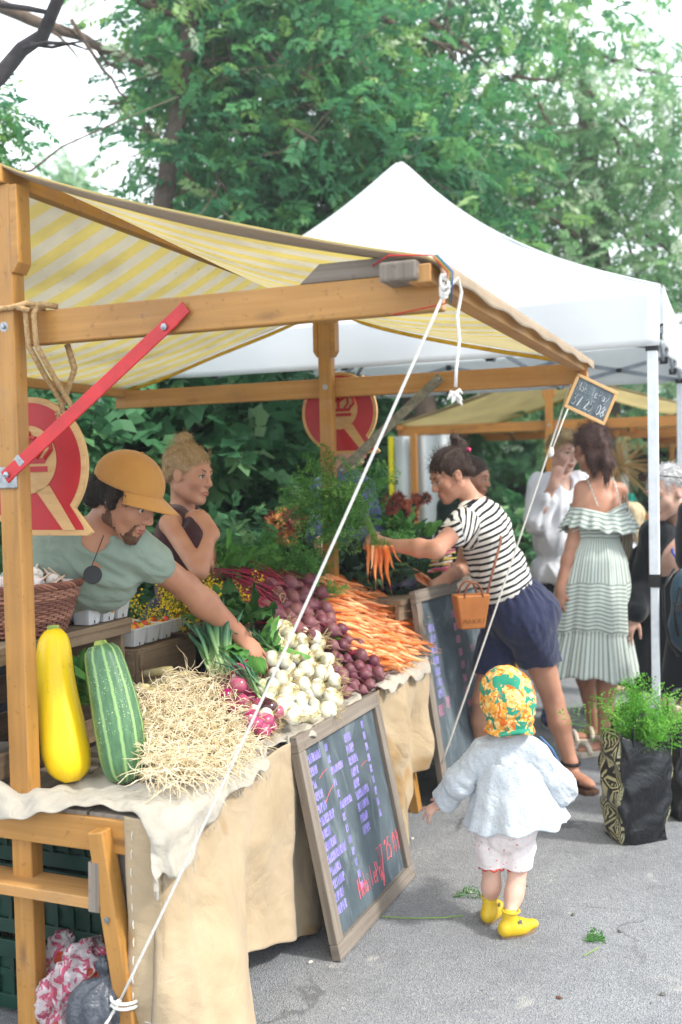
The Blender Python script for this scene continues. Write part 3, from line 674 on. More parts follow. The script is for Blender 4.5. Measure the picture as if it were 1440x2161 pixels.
# ================================================================ emblem boards
def arc(cx, cz, r, a0, a1, n=40): return [(cx+r*math.cos(a0+(a1-a0)*k/n), cz+r*math.sin(a0+(a1-a0)*k/n)) for k in range(n+1)]
PLY = wood('plywood', '#d1ab78', '#bd945f', '#a07a4c', rough=.6)
def qsign(label, C, R, sx, loops, parentname='emblem_sign'):
    """magnifier shaped plywood board painted red with a crown"""
    sz = ZZ; n = nrm(np.cross(sx, sz))    # faces -n side (towards the camera along the stall)
    root = thing('emblem_sign', label, 'sign', C, 'crown emblem boards')
    def outline(R, ins):
        P = arc(0, 0, R, math.radians(-42+ins*8), math.radians(360-108), 60)
        tail = [(-.30*R, -1.0*R), (1.04-ins*.9, -1.0+ins*.0), ]
        o = arc(0, 0, 1-ins, math.radians(-40), math.radians(243), 64)
        x0 = -.45
        o += [(-.40, -1.035+ins), (1.0-ins*.75, -1.035+ins), (1.06-ins*1.6, -.99+ins)]
        return [(x*R, z*R) for x, z in o]
    th = .016
    b = MB(); b.prism(outline(R, 0), th, C, sx, sz); bd = b.build('board', PLY, root, bevel=.0015)
    f = C - nrm(np.cross(sx, sz))*0
    nn = nrm(np.cross(sx, sz)); off = C + nn*(th)
    # which face looks at the camera?
    side = 1 if nn.dot(CAMP-C) > 0 else -1
    def layer(poly, k, m, nm, t=.0012):
        b = MB(); o = (C + nn*(th+.0006*k)) if side > 0 else (C - nn*(.0006*k+t)); b.prism([(x*R, z*R) for x, z in poly], t, o, sx, sz); return b.build(nm, m, bd)
    RED = simple('sign_red', '#b5242a', '#a01c22', 5, .4, bscale=30, bstr=.1)
    layer([(x/R, z/R) for x, z in outline(R, .085)], 0, RED, 'red_face')
    layer(arc(0, .08, .50, 0, 2*pi, 48)[:-1], 3, PLY, 'disc')
    layer([(.12, -.38), (.36, -.30), (.80, -.955), (.58, -.955)], 3, PLY, 'handle_stripe')
    cr = [( -.34, -.02), (.34, -.02), (.34, -.10), (-.34, -.10)]
    layer(cr, 6, RED, 'crown'); layer([(-.30, 0.02), (.30, .02), (.34, .10), (-.34, .10)], 6, RED, 'crown')
    tt = MB()
    def stroke(pts, w): 
        o = (C + nn*(th+.0045)) if side > 0 else (C - nn*.0045)
        tt.tube([o + sx*(x*R) + sz*(z*R) for x, z in pts], w*R, 6)
    for sg in (-1, 1):
        stroke([(sg*.30, .10), (sg*.42, .22), (sg*.40, .34), (sg*.28, .40), (sg*.16, .36), (0.0, .26)], .035)
        stroke([(sg*.16, .10), (sg*.26, .22), (sg*.24, .36)], .03)
        stroke([(sg*.15, .38), (0, .42)], .04)
    stroke([(0, .10), (0, .36)], .035); stroke([(0, .36), (0, .50)], .05); stroke([(-.06, .44), (.06, .44)], .05)
    tt.build('crown', RED, bd)
    rp = MB()
    for ps in loops: rp.tube(ps, .0072, 8)
    rp.build('rope', ROPE, root, smooth=True)
    return root
zc = 1.48+(1016-985)/765; C1 = S(.125, .052, zc); 
C1 = at(70, 982, 2.775); vC = (C1-SN)@SV
top = ZA+.004
lp = []
for k, v in enumerate((.06, .085)):
    lp.append([S(-.0+.005*k, v-.0, top+.048), S(-.012, v, top+.03), S(-.008, v+.002, top-.05), S(.05, v+.004, top-.12), C1+SV*(v-vC)+ZZ*.162-SU*.012, C1+SV*(v-vC)+ZZ*.135-SU*.012])
lp.append([S(.075, .12, top-.04), S(.09, .13, top-.10), C1+SV*.105+ZZ*.16, C1+SV*.10+ZZ*.12-SU*.015])
lp.append([S(.085, .11, top-.04), S(.10, .12, top-.11), C1+SV*.10+ZZ*.165, C1+SV*.095+ZZ*.13-SU*.015])
knot = [S(-.03, -.20, top+.0), S(-.04, -.08, top+.02), S(-.036, -.02, top+.045), S(-.03, .03, top+.045), S(-.02, .07, top+.055), S(.02, .09, top+.05), S(.06, .06, top+.05), S(.03, .01, top+.052), S(-.02, .03, top+.05), S(-.03, .08, top+.035)]
lp.append(knot); lp.append([S(.0, .03, top+.05), S(-.015, .06, top+.04), S(.01, .09, top+.055), S(.04, .12, top+.05)])
qsign('red crown emblem board hanging by thick rope on the front left post', C1, .184, SV, lp)
C2 = at(718, 871, 4.70)
lp = [[S(L0+.06, .02+.05*k, ZA+.05), S(L0+.05, .02+.04*k, ZA+.0), C2+SV*(.02+.05*k)+ZZ*.16] for k in (0, 1, 2)]
qsign('red crown emblem board hanging on the second post, behind the middle of the stall', C2, .185, SV, lp)

# ================================================================ hand-drawn letters
GL = {'M': [[(0, 0), (.08, 1), (.5, .35), (.9, 1), (1, 0)]], 'o': [[(.5, .6), (.1, .45), (.1, .12), (.5, 0), (.9, .15), (.88, .48), (.5, .6)]], 'b': [[(.1, 1.05), (.12, 0)], [(.12, .05), (.6, 0), (.9, .28), (.6, .55), (.12, .45)]],
      'i': [[(.4, .55), (.45, 0)], [(.4, .75), (.42, .8)]], 'l': [[(.4, 1.1), (.45, 0)]], 'e': [[(.1, .3), (.85, .35), (.7, .6), (.3, .58), (.1, .3), (.3, .02), (.85, .08)]],
      'P': [[(.1, -.05), (.15, 1), (.8, .95), (.9, .6), (.15, .48)]], 'a': [[(.85, .55), (.4, .6), (.1, .3), (.3, 0), (.8, .15), (.85, .55), (.95, 0)]], 'y': [[(.1, .6), (.4, .15)], [(.95, .65), (.4, .1), (.1, -.4)]],
      '0': [[(.5, 1), (.1, .7), (.12, .2), (.5, 0), (.9, .25), (.88, .75), (.5, 1)]], '2': [[(.1, .8), (.5, 1), (.85, .75), (.1, 0), (.95, .05)]], '3': [[(.1, .95), (.85, .95), (.4, .58), (.85, .35), (.6, 0), (.05, .05)]],
      '5': [[(.9, 1), (.2, .98), (.15, .6), (.7, .58), (.85, .25), (.5, 0), (.05, .05)]], '7': [[(.05, .95), (.9, 1), (.35, 0)]], '8': [[(.5, .55), (.15, .8), (.5, 1), (.85, .8), (.5, .55), (.1, .25), (.5, 0), (.9, .25), (.5, .55)]],
      '9': [[(.85, .7), (.4, .55), (.15, .8), (.5, 1), (.85, .8), (.8, 0)]], 'A': [[(0, 0), (.5, 1), (1, 0)], [(.2, .4), (.8, .4)]], 'R': [[(.1, 0), (.1, 1), (.8, .95), (.8, .6), (.1, .5), (.9, 0)]], 'N': [[(.1, 0), (.1, 1), (.9, 0), (.9, 1)]], 'I': [[(.5, 0), (.5, 1)]]}
def letters(mb, txt, o, ax, ay, n, size, w, adv=.75, lw=.6, jit=.04, rs=random.Random(3)):
    x = 0
    for ch in txt:
        if ch in GL:
            for st_ in GL[ch]:
                mb.tube([o + ax*((x+px*lw+rs.uniform(-jit, jit))*size) + ay*((py+rs.uniform(-jit, jit))*size) + n*.0008 for px, py in st_], w, 5, flat=.35)
        x += adv if ch != ' ' else adv*.7
    return x*size
SLATE, nt, o = nodes('slate'); co = coords(nt)
c = mixc(nt, ramp(nt, noise(nt, co, 3, 6, .6, .8), [(.3, 0.), (.75, 1.)]), hexc('#39434a'), hexc('#5a666d'))
c = mixc(nt, ramp(nt, noise(nt, coords(nt, 'Object', (1, 1, .25)), 11, 5), [(.55, 0.), (.8, .35)]), c, hexc('#7a868c'))
c = mixc(nt, ramp(nt, noise(nt, coords(nt, 'Object', (1, 1, .35)), 6, 6, .7, 1.5), [(.52, 0.), (.66, .5)]), c, hexc('#8a959a'))
finish(nt, o, c, .75, noise(nt, co, 80, 2), .1, .001, spec=.3)
VIO = simple('violet_chalk', '#a99ee2', '#968ad6', 300, .95); PNK = simple('red_chalk', '#e87680', '#d8606e', 300, .95); WCH = simple('white_chalk', '#e6e9ea', '#cfd3d6', 300, .95); ROS = simple('rose_chalk', '#d88aa6', '#c07a98', 300, .95)
def board(label, BL, BR, TLft, fw, mat, back=True, name='chalkboard', group=None):
    ax = nrm(BR-BL); up = TLft-BL; ay = nrm(up - ax*(up@ax)); n = nrm(np.cross(ax, ay)); W = np.linalg.norm(BR-BL); H = np.linalg.norm(up)
    if n@(CAMP-BL) < 0: n = -n
    root = thing(name, label, 'chalkboard', BL, group)
    t = .03
    for a, c in (((0, fw/2), (W, fw/2)), ((0, H-fw/2), (W, H-fw/2))):
        b = MB(); b.bar(BL+ax*a[0]+ay*a[1]+n*t/2, BL+ax*c[0]+ay*c[1]+n*t/2, fw, t, up=n); b.build('frame', mat, root, bevel=.003)
    for x in (fw/2, W-fw/2):
        b = MB(); b.bar(BL+ax*x+ay*fw+n*(t/2-.001), BL+ax*x+ay*(H-fw)+n*(t/2-.001), fw, t, up=n); b.build('frame', mat, root, bevel=.003)
    b = MB(); c = BL+ax*W/2+ay*H/2+n*.008; b.bar(c-ax*(W/2-fw*.6), c+ax*(W/2-fw*.6), H-fw*1.2, .008, up=n); sl = b.build('slate', SLATE, root)
    return root, sl, (lambda x, y: BL+ax*x+ay*y+n*.0125), ax, ay, n, W, H
BL = atz(702, 2030, 0)+ZZ*.0; BR = atz(862, 1850, 0)
TLc = BL - SV*.135 + ZZ*.675 - SU*.05
b1, sl1, Q1, ax, ay, n, W1, H1 = board('grey framed chalkboard with violet price list and red chalk, leaning on the table front', BL, BR, TLc, .05, WG)
tx = MB(); rs = random.Random(11)
def scrib(mb, Q, ax, ay, n, x, y, wd, h, rs):
    """a word of tall narrow chalk capitals"""
    k = max(2, int(wd/(h*.36)))
    for i in range(k):
        x0 = x + wd*i/k; lw = wd/k*.72; t = rs.choice('NRMAIRNPE'); 
        g = GL.get(t, GL['N'])
        for s_ in g: mb.tube([Q(x0+px*lw, y+py*h+rs.uniform(-.001, .001)) for px, py in s_], .0019, 4, flat=.4)
LW = [(.09, 0), (.05, 0), (.028, 0), (.055, 0), (.065, 0), (.10, 0), (.055, 0), (.08, 0), (.13, 0), (.075, 0), (.085, 0), (.06, 0), (.065, 0)]
y = H1-.05-.055
for i, (wd, _) in enumerate(LW):
    scrib(tx, Q1, ax, ay, n, .075, y, wd*1.15, .028, rs)
    scrib(tx, Q1, ax, ay, n, .215+.005*i, y+.006, .022 if i not in (2, 5) else .10, .024, rs); y -= .0395
y = H1-.05-.06
for i, wd in enumerate((.05, .055, .065, .055, .045, .10, .08, .055, .055)):
    scrib(tx, Q1, ax, ay, n, .375, y, wd*1.15, .028, rs); scrib(tx, Q1, ax, ay, n, .535, y+.012, .02, .026, rs); y -= .0395
tx.build('price_list', VIO, sl1)
tx = MB(); letters(tx, 'MobilePay', Q1(.25, .095), ax, ay, n, .062, .0022, adv=.42, lw=.36, jit=.02); letters(tx, '37 25 09', Q1(.44, .125), ax, ay, n, .07, .0024, adv=.42, lw=.34, jit=.02)
tx.tube([Q1(.455, .06), Q1(.46, .11), Q1(.44, .085), Q1(.47, .09)], .002, 5)
for (xa, ya, xb, yb) in ((.13, H1-.165, .2, H1-.15), (.14, H1-.245, .22, H1-.21), (.46, H1-.215, .53, H1-.21)): tx.tube([Q1(xa, ya), Q1((xa+xb)/2, (ya+yb)/2+.004), Q1(xb, yb)], .0012, 4, flat=.4)
tx.build('red_lettering', PNK, sl1)

# little hanging slate at the far end of the front eave
E2 = S(L0+.03, AL-.02, ZA)
r0 = thing('slate_sign', 'small wood-framed slate with a white chalk phone number, hanging crooked from the eave', 'chalkboard', E2)
c0 = at(1247, 843, E2[1]-.02); axs = nrm(at(1290, 822+38, E2[1]+.02)-at(1207, 826, E2[1]-.04)); 
axs = nrm(V3(.80, .2, -.36)); ays = nrm(ZZ*.93+V3(.33, 0, 0)); ays = nrm(ays-axs*(axs@ays)); ns = nrm(np.cross(axs, ays)); ns = ns if ns[1] < 0 else -ns
w_, h_ = .185, .135
for sgn in (-1, 1):
    b = MB(); b.bar(c0+ays*sgn*(h_/2)-axs*(w_/2+.006), c0+ays*sgn*(h_/2)+axs*(w_/2+.006), .014, .012, up=ns); b.build('frame', PLY, r0, bevel=.002)
    b = MB(); b.bar(c0+axs*sgn*(w_/2)-ays*(h_/2-.007), c0+axs*sgn*(w_/2)+ays*(h_/2-.007), .014, .012, up=ns); b.build('frame', PLY, r0, bevel=.002)
b = MB(); b.bar(c0-axs*w_/2, c0+axs*w_/2, h_, .005, up=ns); sb = b.build('slate', SLATE, r0)
t2 = MB(); letters(t2, 'MobilePay', c0-axs*.078+ays*.012+ns*.0035, axs, ays, ns, .034, .0013, adv=.50, lw=.4, jit=0); letters(t2, '37 25 08', c0-axs*.076-ays*.048+ns*.0035, axs, ays, ns, .044, .0016, adv=.48, lw=.4, jit=.01); t2.build('lettering', WCH, sb)
b = MB(); b.tube([E2+ZZ*.0, c0+ays*h_/2-axs*.06, ], .001, 5); b.tube([E2+SV*.0+ZZ*.0, c0+ays*h_/2+axs*.07], .001, 5); b.build('string', simple('pink_string', '#d85a78', rough=.8), r0)

# ================================================================ guy ropes
E1 = S(-.02, AL+.02, ZA-.01); Kn = S(-.10, .345, .235)
r = thing('guy_rope', 'white rope from the near front corner of the canopy down to the left table leg', 'rope', Kn, 'white guy ropes')
b = MB(); mid = [E1+(Kn-E1)*t - ZZ*.02*math.sin(pi*t) for t in np.linspace(0, 1, 24)]; b.tube(mid, .0034, 8); b.build('rope', CORD, r, smooth=True)
b = MB()
for k in range(7):
    a = k*1.4; b.tube([E1+V3(.009*math.cos(a+t), -.004*k*.3, .016*math.sin(a+t)+.004*k) for t in np.linspace(0, 4, 9)], .0032, 7)
e = E1+V3(.03, 0, .03); b.tube([E1, E1+V3(.03, 0, .03), E1+V3(.036, 0, .0), E1+V3(.026, 0, -.05), E1+V3(.03, 0, -.10), E1+V3(.022, 0, -.16), E1+V3(.02, 0, -.20)], .0036, 8); b.build('knot', CORD, r, smooth=True)
b = MB(); q = E1+V3(.018, 0, -.215)
for k in range(9):
    a = k*2.4; b.tube([q, q+V3(.010*math.cos(a), .009*math.sin(a), .008-.003*k), q+V3(.017*math.cos(a), .013*math.sin(a), -.003*k)], [.005, .0045, .0015], 6)
b.build('frayed_end', CORD, r, smooth=True)
b = MB()
for k in range(2):
    zz = Kn+ZZ*(.012*k-.02); b.tube([zz+SV*(.0365*math.cos(t)*.9)+SU*(.04*math.sin(t)+.022)+ZZ*.01*math.sin(t*.5) for t in np.linspace(0, 2*pi, 16)], .0042, 7)
b.tube([Kn, Kn-SU*.03-SV*.05-ZZ*.03, Kn-SU*.03-SV*.12-ZZ*.045], .0042, 7); b.tube([Kn, Kn-SU*.03-SV*.03-ZZ*.06, Kn-SU*.03-SV*.06-ZZ*.09], .0042, 7); b.build('knot', CORD, r, smooth=True)
K2 = atz(865, 1652, .22); K2 = S(L0+.0, .50, .22)
E2b = S(L0-.01, AL-.06, ZA-.04)
r = thing('guy_rope', 'white rope from the far front corner of the canopy down beside the second chalkboard', 'rope', K2, 'white guy ropes')
b = MB(); b.tube([E2b+(K2-E2b)*t - ZZ*.015*math.sin(pi*t) for t in np.linspace(0, 1, 24)], .004, 8); b.build('rope', CORD, r, smooth=True)
r = thing('loose_cord', 'short loose white cord with a tuft at its end, hanging from the far eave', 'rope', E2b)
b = MB(); q = at(1163, 955, E2b[1]-.1); p0 = E2b; b.tube([p0, p0+V3(-.005, 0, -.08), p0*.5+q*.5+V3(.012, 0, 0), q], .0035, 7); b.tube([q+V3(.004, 0, .02), q, q+V3(-.004, 0, -.012), q+V3(-.005, 0, -.02)], [.006, .013, .012, .003], 10); b.build('cord', CORD, r, smooth=True)
# red and rainbow string round the near arm end
r = thing('coloured_string', 'red and rainbow string wound round the end of the near roof arm', 'string', E1)
for k, cc in enumerate(('#c9202a', '#d98a1c', '#3f8f4f', '#3a62b0')):
    b = MB(); o = SV*.004*k; b.tube([S(.03, AL-.16, ZA+.072)+o, S(-.03, AL-.10, ZA+.078)+o, S(-.045, AL-.0, ZA+.066)+o, S(-.03, AL+.03, ZA+.03)+o, S(.0, AL+.016, ZA-.03)+o, S(-.01, AL-.10, ZA-.046)+o][:6 if k == 0 else 5][0 if k == 0 else 2:], .0016, 5); b.build('strand', simple('string'+cc, cc, rough=.7), r, smooth=True)
# ================================================================ cloths on the table
LIN = cloth('linen', '#bfb8aa', '#aea698', weave=420, big=5, bstr=.6, trans=.15, wr=13)
BUR = cloth('burlap', '#bda88a', '#a79272', weave=380, big=4, bstr=.6, trans=.12, wr=8, spots=('#a5865c', 2.6, .56))
def linen():
    root = thing('linen_cloth', 'crumpled off-white linen cloth spread over the vegetable table and drooping over its edge', 'tablecloth', S(.9, .2, TZ))
    def drop(u): 
        return .03+.014*math.sin(u*7+1)+.012*math.sin(u*17)+.008*math.sin(u*41)- .022*(.5 < u < 1.5) +.04*(u<.5)*(1-u*2)+.09*math.exp(-((u+.05)/.09)**2)
    def fn(x, y):
        tip = math.exp(-((y-1)/.22)**2)
        u0 = -.045 - (.035+.03*math.sin(y*7+.6)+.085*tip)
        u = u0 + (2.13-u0)*(x**1.25)
        vmin = -.105 if u < -.03 else (-.105+.165*min((u+.03)/.05, 1))
        v = vmin + (.44+drop(u)-vmin)*y
        ex = max(0, v-.44); eu = max(0, -.064-u)
        vv = min(v, .44); uu = max(u, -.064); r = math.hypot(ex, eu)
        z = TZ+.014 - r*.97 + .006*math.sin(u*31+v*23)*math.sin(v*19-u*13) + .004*math.sin(u*67+1.3*v*50)
        if u < -.0 and v < .05: z += .05*math.exp(-((v+.09)/.05)**2)*math.exp(-((u+.05)/.03)**2)
        f = 1+.6*math.sin(u*38+2*math.sin(u*9))+.4*math.sin(v*44)
        out = .012+.010*f*min(r/.04, 1)
        k = min(r/.02, 1)
        a = ex/(r+1e-6); b_ = eu/(r+1e-6)
        p = S(uu - b_*k*(out+.2*eu), vv + a*k*(out+.12*ex), z)
        return p
    b = MB(); b.grid(230, 70, fn); b.wrinkle(.010, 24, 3, (1, .3, 0), .35); b.build('cloth', LIN, root, smooth=True, solid=.003)
    fr = MB(); rs = random.Random(5)
    for k in range(60):
        x = rs.random(); p = fn(x, 1); L = .012+.02*rs.random(); fr.tube([p, p-ZZ*L*.5+SV*rs.uniform(-.004, .008), p-ZZ*L+SU*rs.uniform(-.01, .01)+SV*.004], .0009, 4)
    for x in (.0, .46, .60):
        p = fn(x if x else .002, 1); fr.tube([p+ZZ*.01, p-ZZ*.02, p-ZZ*.045+SU*.004], [.005, .007, .003], 7)
    tag(fr.build('fringe', LIN, root), kind='stuff')
    return root
linen()
def burlap():
    root = thing('burlap_skirt', 'tan burlap sheet hung round the table front down to the asphalt', 'table skirt', S(.9, .43, 0))
    per = [(-.10, .305), (-.105, .36)]
    def path(s):  # s in metres from the near-side start
        if s < .10: return (-.052, .345+s), (-1, 0)
        if s < .15:
            t = (s-.10)/.05*pi/2; return (-.052+.03*(1-math.cos(t)), .412+.02*math.sin(t)), (-math.cos(t), math.sin(t))
        return (-.022+(s-.15), .432), (0, 1)
    L = 2.28
    def fn(x, y):
        s = L*x; (u, v), (nu, nv) = path(s)
        hz = .06+.05*max(0, 1-s*.8) if s > .22 else .12
        if s < .42: hz = .02+.0*s
        if s < .13: hz = .16 + .0*s
        if .13 <= s < .22: hz = .16-.14*(s-.13)/.09
        if .42 <= s < .55: hz = .02+.13*(s-.42)/.13
        if s >= .55: hz = max(.006, .15-.17*(s-.55)/.55)
        if s > 1.9: hz = .12+.10*math.sin((s-1.9)*6)
        z = (TZ-.002) + (hz-TZ)*y
        fl = y**1.3*(.17*math.exp(-((s-.33)/.14)**2)) 
        w_ = (.018*math.sin(s*17+1.2*math.sin(y*2))+.010*math.sin(s*37+y*3)+.012*math.sin(y*9+s*6))*min(1, y*2.2)*(.6+.8*(s > 1.6))
        w_ += .05*y*math.exp(-((s-.20)/.05)**2)
        w_ = w_*(1 if not (.6 < s < 1.5) else .8)
        d = fl+w_+.006
        if .62 < s < 1.55: d = min(d, .022+.012*y)
        return S(u+nu*d-(.09*y*math.exp(-((s-.30)/.12)**2)), v+nv*d, z)
    b = MB(); b.grid(260, 80, fn); b.wrinkle(.010, 11, 5, (.3, .4, -1), .25); b.wrinkle(.004, 28, 6, (.3, 1, -.6), .35); b.build('sheet', BUR, root, smooth=True, solid=.003)
    st_ = MB()
    for k in range(11):
        y0 = .06+.085*k; p = fn(.010, y0); q = fn(.010, y0+.04); o = -SU*.004; st_.tube([p+o, (p+q)/2+o*1.5, q+o], .0014, 5)
    for k in range(9):
        x0 = .02+.017*k; p = fn(x0, .965); q = fn(x0+.009, .965); o = -SU*.003+SV*.003; st_.tube([p+o, q+o], .0014, 5)
    st_.build('stitching', CORD, root)
burlap()

# ================================================================ crates on the table
def slatcrate(name, label, u0, u1, v0, v1, z0, z1, openf, m=WC, group='weathered wooden crates'):
    r = thing(name, label, 'crate', S((u0+u1)/2, (v0+v1)/2, z0), group)
    def plank(a, c, w, t, up, nm='plank', mm=m): b = MB(); b.bar(a, c, w, t, up=up); b.build(nm, mm, r, bevel=.003)
    if openf:   # lying on its side, open to the customers
        plank(S(u0, (v0+v1)/2+.02, z1-.009), S(u1, (v0+v1)/2+.02, z1-.009), v1-v0-.02, .018, ZZ, 'top')
        plank(S(u0, v1-.008, z1-.026), S(u1+.003, v1-.008, z1-.026), .020, .046, ZZ, 'top_edge')
        plank(S(u0, v1-.008, z0+.05), S(u1-.0, v1-.008, z0+.05), .018, .07, ZZ, 'lower_slat')
        for u in (u0+.012, u1-.012): 
            plank(S(u, v0+.01, (z0+z1)/2-.025), S(u, v1-.021, (z0+z1)/2-.025), .02, z1-z0-.055, ZZ, 'end_board')
        for k in range(3): plank(S(u0+.02, v0+.008, z0+.06+.115*k), S(u1-.02, v0+.008, z0+.06+.115*k), .014, .085, ZZ, 'back_slat', WCD)
    else:
        h = (z1-z0)/2
        for k in range(2):
            for v in (v0+.007, v1-.007): plank(S(u0, v, z0+h*(k+.5)), S(u1, v, z0+h*(k+.5)), .014, h-.012, ZZ, 'slat')
            for u in (u0+.008, u1-.008): plank(S(u, v0+.015, z0+h*(k+.5)-.002), S(u, v1-.015, z0+h*(k+.5)-.002), .016, h-.014, ZZ, 'end_board')
        plank(S(u0-.0, v1+.006, z1-.035), S(u0+.018, v1+.006, z1-.035), .012, .05, ZZ, 'batten')
        for k in range(3): plank(S(u0+.01, v0+(v1-v0)*(k+.5)/3, z1-.004), S(u1-.01, v0+(v1-v0)*(k+.5)/3, z1-.004), (v1-v0)/3-.012, .012, ZZ, 'lid_slat')
    return r
ZC1 = 1.04
slatcrate('wooden_crate', 'grey-brown wooden crate on its side under the garlic basket', -.12, .66, -.40, -.107, TZ+.004, ZC1, True)
slatcrate('wooden_crate', 'low wooden crate under the lower row of white punnets', .69, 1.06, -.36, -.10, TZ+.004, .925, False)
b = MB()
for k in range(4): b.bar(S(.05+.16*k, -.15, TZ+.05), S(.10+.16*k, -.15, TZ+.3), .1, .01, up=SV)

# ================================================================ produce slope
def zs(u, v):
    hi = TZ+.035 + (.40-v)*.80
    lo = TZ+.035 + (.40-v)*.40
    k = min(max((u-.62)/.25, 0), 1); k = k*k*(3-2*k)
    z = lo+(hi-lo)*k
    return min(z, 1.02 if v < .0 else 9)
def isec(px, py, lift=0.):
    d = ray(px, py); t = .6/d[1]*1.0; dt = .01/d[1]
    for _ in range(900):
        p = CAMP+d*t; q = p-SN; u, v = q@SU, q@SV
        if v < .45 and -.1 < u and p[2] < zs(u, v)+lift: return p, u, v
        t += dt
    return None
def inpoly(x, y, P):
    c = False; j = len(P)-1
    for i in range(len(P)):
        if (P[i][1] > y) != (P[j][1] > y) and x < (P[j][0]-P[i][0])*(y-P[i][1])/(P[j][1]-P[i][1])+P[i][0]: c = not c
        j = i
    return c
def scatter(poly, n, dmin, rs, tries=4000):
    xs = [p[0] for p in poly]; ys = [p[1] for p in poly]; out = []
    for _ in range(tries):
        x = rs.uniform(min(xs), max(xs)); y = rs.uniform(min(ys), max(ys))
        if inpoly(x, y, poly) and all((x-a)**2+(y-b)**2 > dmin*dmin for a, b in out): out.append((x, y))
        if len(out) >= n: break
    return out
rk = thing('produce_rack', 'sloping dark wooden rack almost hidden under the heaped vegetables', 'display rack', S(1.3, .2, TZ))
b = MB()
for k in range(5):
    v = .36-.085*k; b.bar(S(.95, v, zs(1.3, v)-.055), S(L0-.01, v, zs(1.3, v)-.055), .07, .012, up=nrm(ZZ+SV*.8))
for u in (1.0, 1.5, L0-.03): b.bar(S(u, .37, TZ+.02), S(u, 0.03, .95), .02, .03)
for u in (1.0, 1.5, L0-.03): b.bar(S(u, .0, TZ+.01), S(u, 0.0, .98), .03, .02, up=SU)
b.bar(S(.95, -.17, .94), S(L0, -.17, .94), .30, .012); b.bar(S(.95, -.30, TZ+.02), S(.95, -.30, .93), .03, .02, up=SU); b.bar(S(L0, -.30, TZ+.02), S(L0, -.30, .93), .03, .02, up=SU)
b.build('slats', WCD, rk)
def dup(o, M, label=None):
    c = o.copy(); COL.objects.link(c); c.matrix_world = M
    if label: c['label'] = label
    for ch in o.children:
        d = ch.copy(); COL.objects.link(d); d.parent = c
    return c
def orient(p, z, s=1., spin=0., x=None):
    """matrix with local +Z along z"""
    z = Vector(nrm(z)); q = z.to_track_quat('Z', 'Y').to_matrix() @ Matrix.Rotation(spin, 3, 'Z')
    return Matrix.Translation(Vector(p)) @ q.to_4x4() @ Matrix.Diagonal((s, s, s, 1))
def proto(fn, n): return [fn(i) for i in range(n)]
class Kind:
    """prototypes are the first placed copies"""
    def __init__(s, name, cat, label, group, makers): s.name, s.cat, s.label, s.group = name, cat, label, group; s.mk = makers; s.pr = [None]*len(makers); s.n = 0
    def put(s, M, rs, label=None):
        i = rs.randrange(len(s.mk)); s.n += 1
        if s.pr[i] is None:
            o = s.mk[i](); o.name = s.name; o['category'] = s.cat; o['group'] = s.group; o['label'] = label or s.label; o.matrix_world = M; s.pr[i] = o; return o
        return dup(s.pr[i], M, label or s.label)
ONM = attrcol('white_onion_skin', [(0, '#b9a46a'), (.08, '#d3cf9c'), (.25, '#e6e4d0'), (.6, '#e9e8dc'), (.85, '#d5dba4'), (1, '#a9bf6a')], .28, 14, .08, coat=.25, sss=.15)
def onion(seed, mat, nm='bulb', rt='#c9b487', neck=True, elong=1.):
    def f():
        rs = random.Random(seed); b = MB(); n = 16; pr = []; r = .0285
        hs = [(-.62, .0), (-.60, .25), (-.52, .58), (-.3, .88), (0, 1), (.25, .95), (.48, .76), (.66, .46), (.76, .26), (.84, .17), (.92, .12)]
        prof = [(max(.0002, q*r), h*r*1.35*elong) for h, q in hs]; t = [0, .04, .12, .3, .5, .6, .7, .8, .9, 1, 1]
        ph = rs.random()*6; b.lathe(prof, n, fn=lambda a, y: 1+.025*math.sin(3*a+ph)+.012*math.sin(7*a), t=t)
        o = b.build(nm, mat, None, smooth=True, org=(0, 0, 0), tint=True)
        q = MB()
        for k in range(12):
            a = rs.random()*6.28; e = .006+.006*rs.random(); L = .012+.022*rs.random()
            q.tube([(e*.3*math.cos(a), e*.3*math.sin(a), -.022*elong), (e*math.cos(a), e*math.sin(a), -.026*elong-L*.4), (e*2.4*math.cos(a+.5), e*2.4*math.sin(a+.5), -.026*elong-L)], .0006, 4)
        q.build('root_tuft', simple('root'+rt, rt, rough=.9), o)
        return o
    return f
rs = random.Random(21)
K = Kind('onion', 'onion', 'round white onion heaped in the middle of the display below the beetroots', 'white onions in the middle heap', [onion(i, ONM) for i in range(5)])
pon = [(568, 1312), (600, 1316), (650, 1330), (692, 1362), (700, 1420), (728, 1462), (700, 1500), (610, 1520), (560, 1512), (548, 1450), (580, 1420), (566, 1370)]
for layer, (n, dm, lift) in enumerate(((60, 24, .018), (52, 28, .048))):
    for x, y in scatter(pon, n, dm, rs):
        h = isec(x, y, lift)
        if h is None: continue
        p, u, v = h; z = nrm(-SV + SU*rs.uniform(-.4, .5) + ZZ*rs.uniform(-.7, .15)); K.put(orient(p, z, rs.uniform(.86, 1.15), rs.random()*6), rs)
for x, y in ((572, 1448), (590, 1490), (545, 1500), (612, 1500), (640, 1505), (690, 1500), (583, 1325)):
    p = isec(x, y, .03)[0]; K.put(orient(p, -SV+ZZ*.2, 1.1, rs.random()*6), rs)
REDM = attrcol('red_onion_skin', [(0, '#c99a8a'), (.1, '#8e1d4a'), (.4, '#a0185a'), (.7, '#a82a62'), (.9, '#cf9aa8'), (1, '#c8c89a')], .25, 14, .08, coat=.4)
K = Kind('red_onion', 'red onion', 'shiny magenta red onion between the pale roots and the white onions', 'red onions beside the roots', [onion(30+i, REDM) for i in range(4)])
pred = [(482, 1405), (524, 1405), (528, 1470), (585, 1488), (592, 1530), (545, 1552), (505, 1510), (470, 1470)]
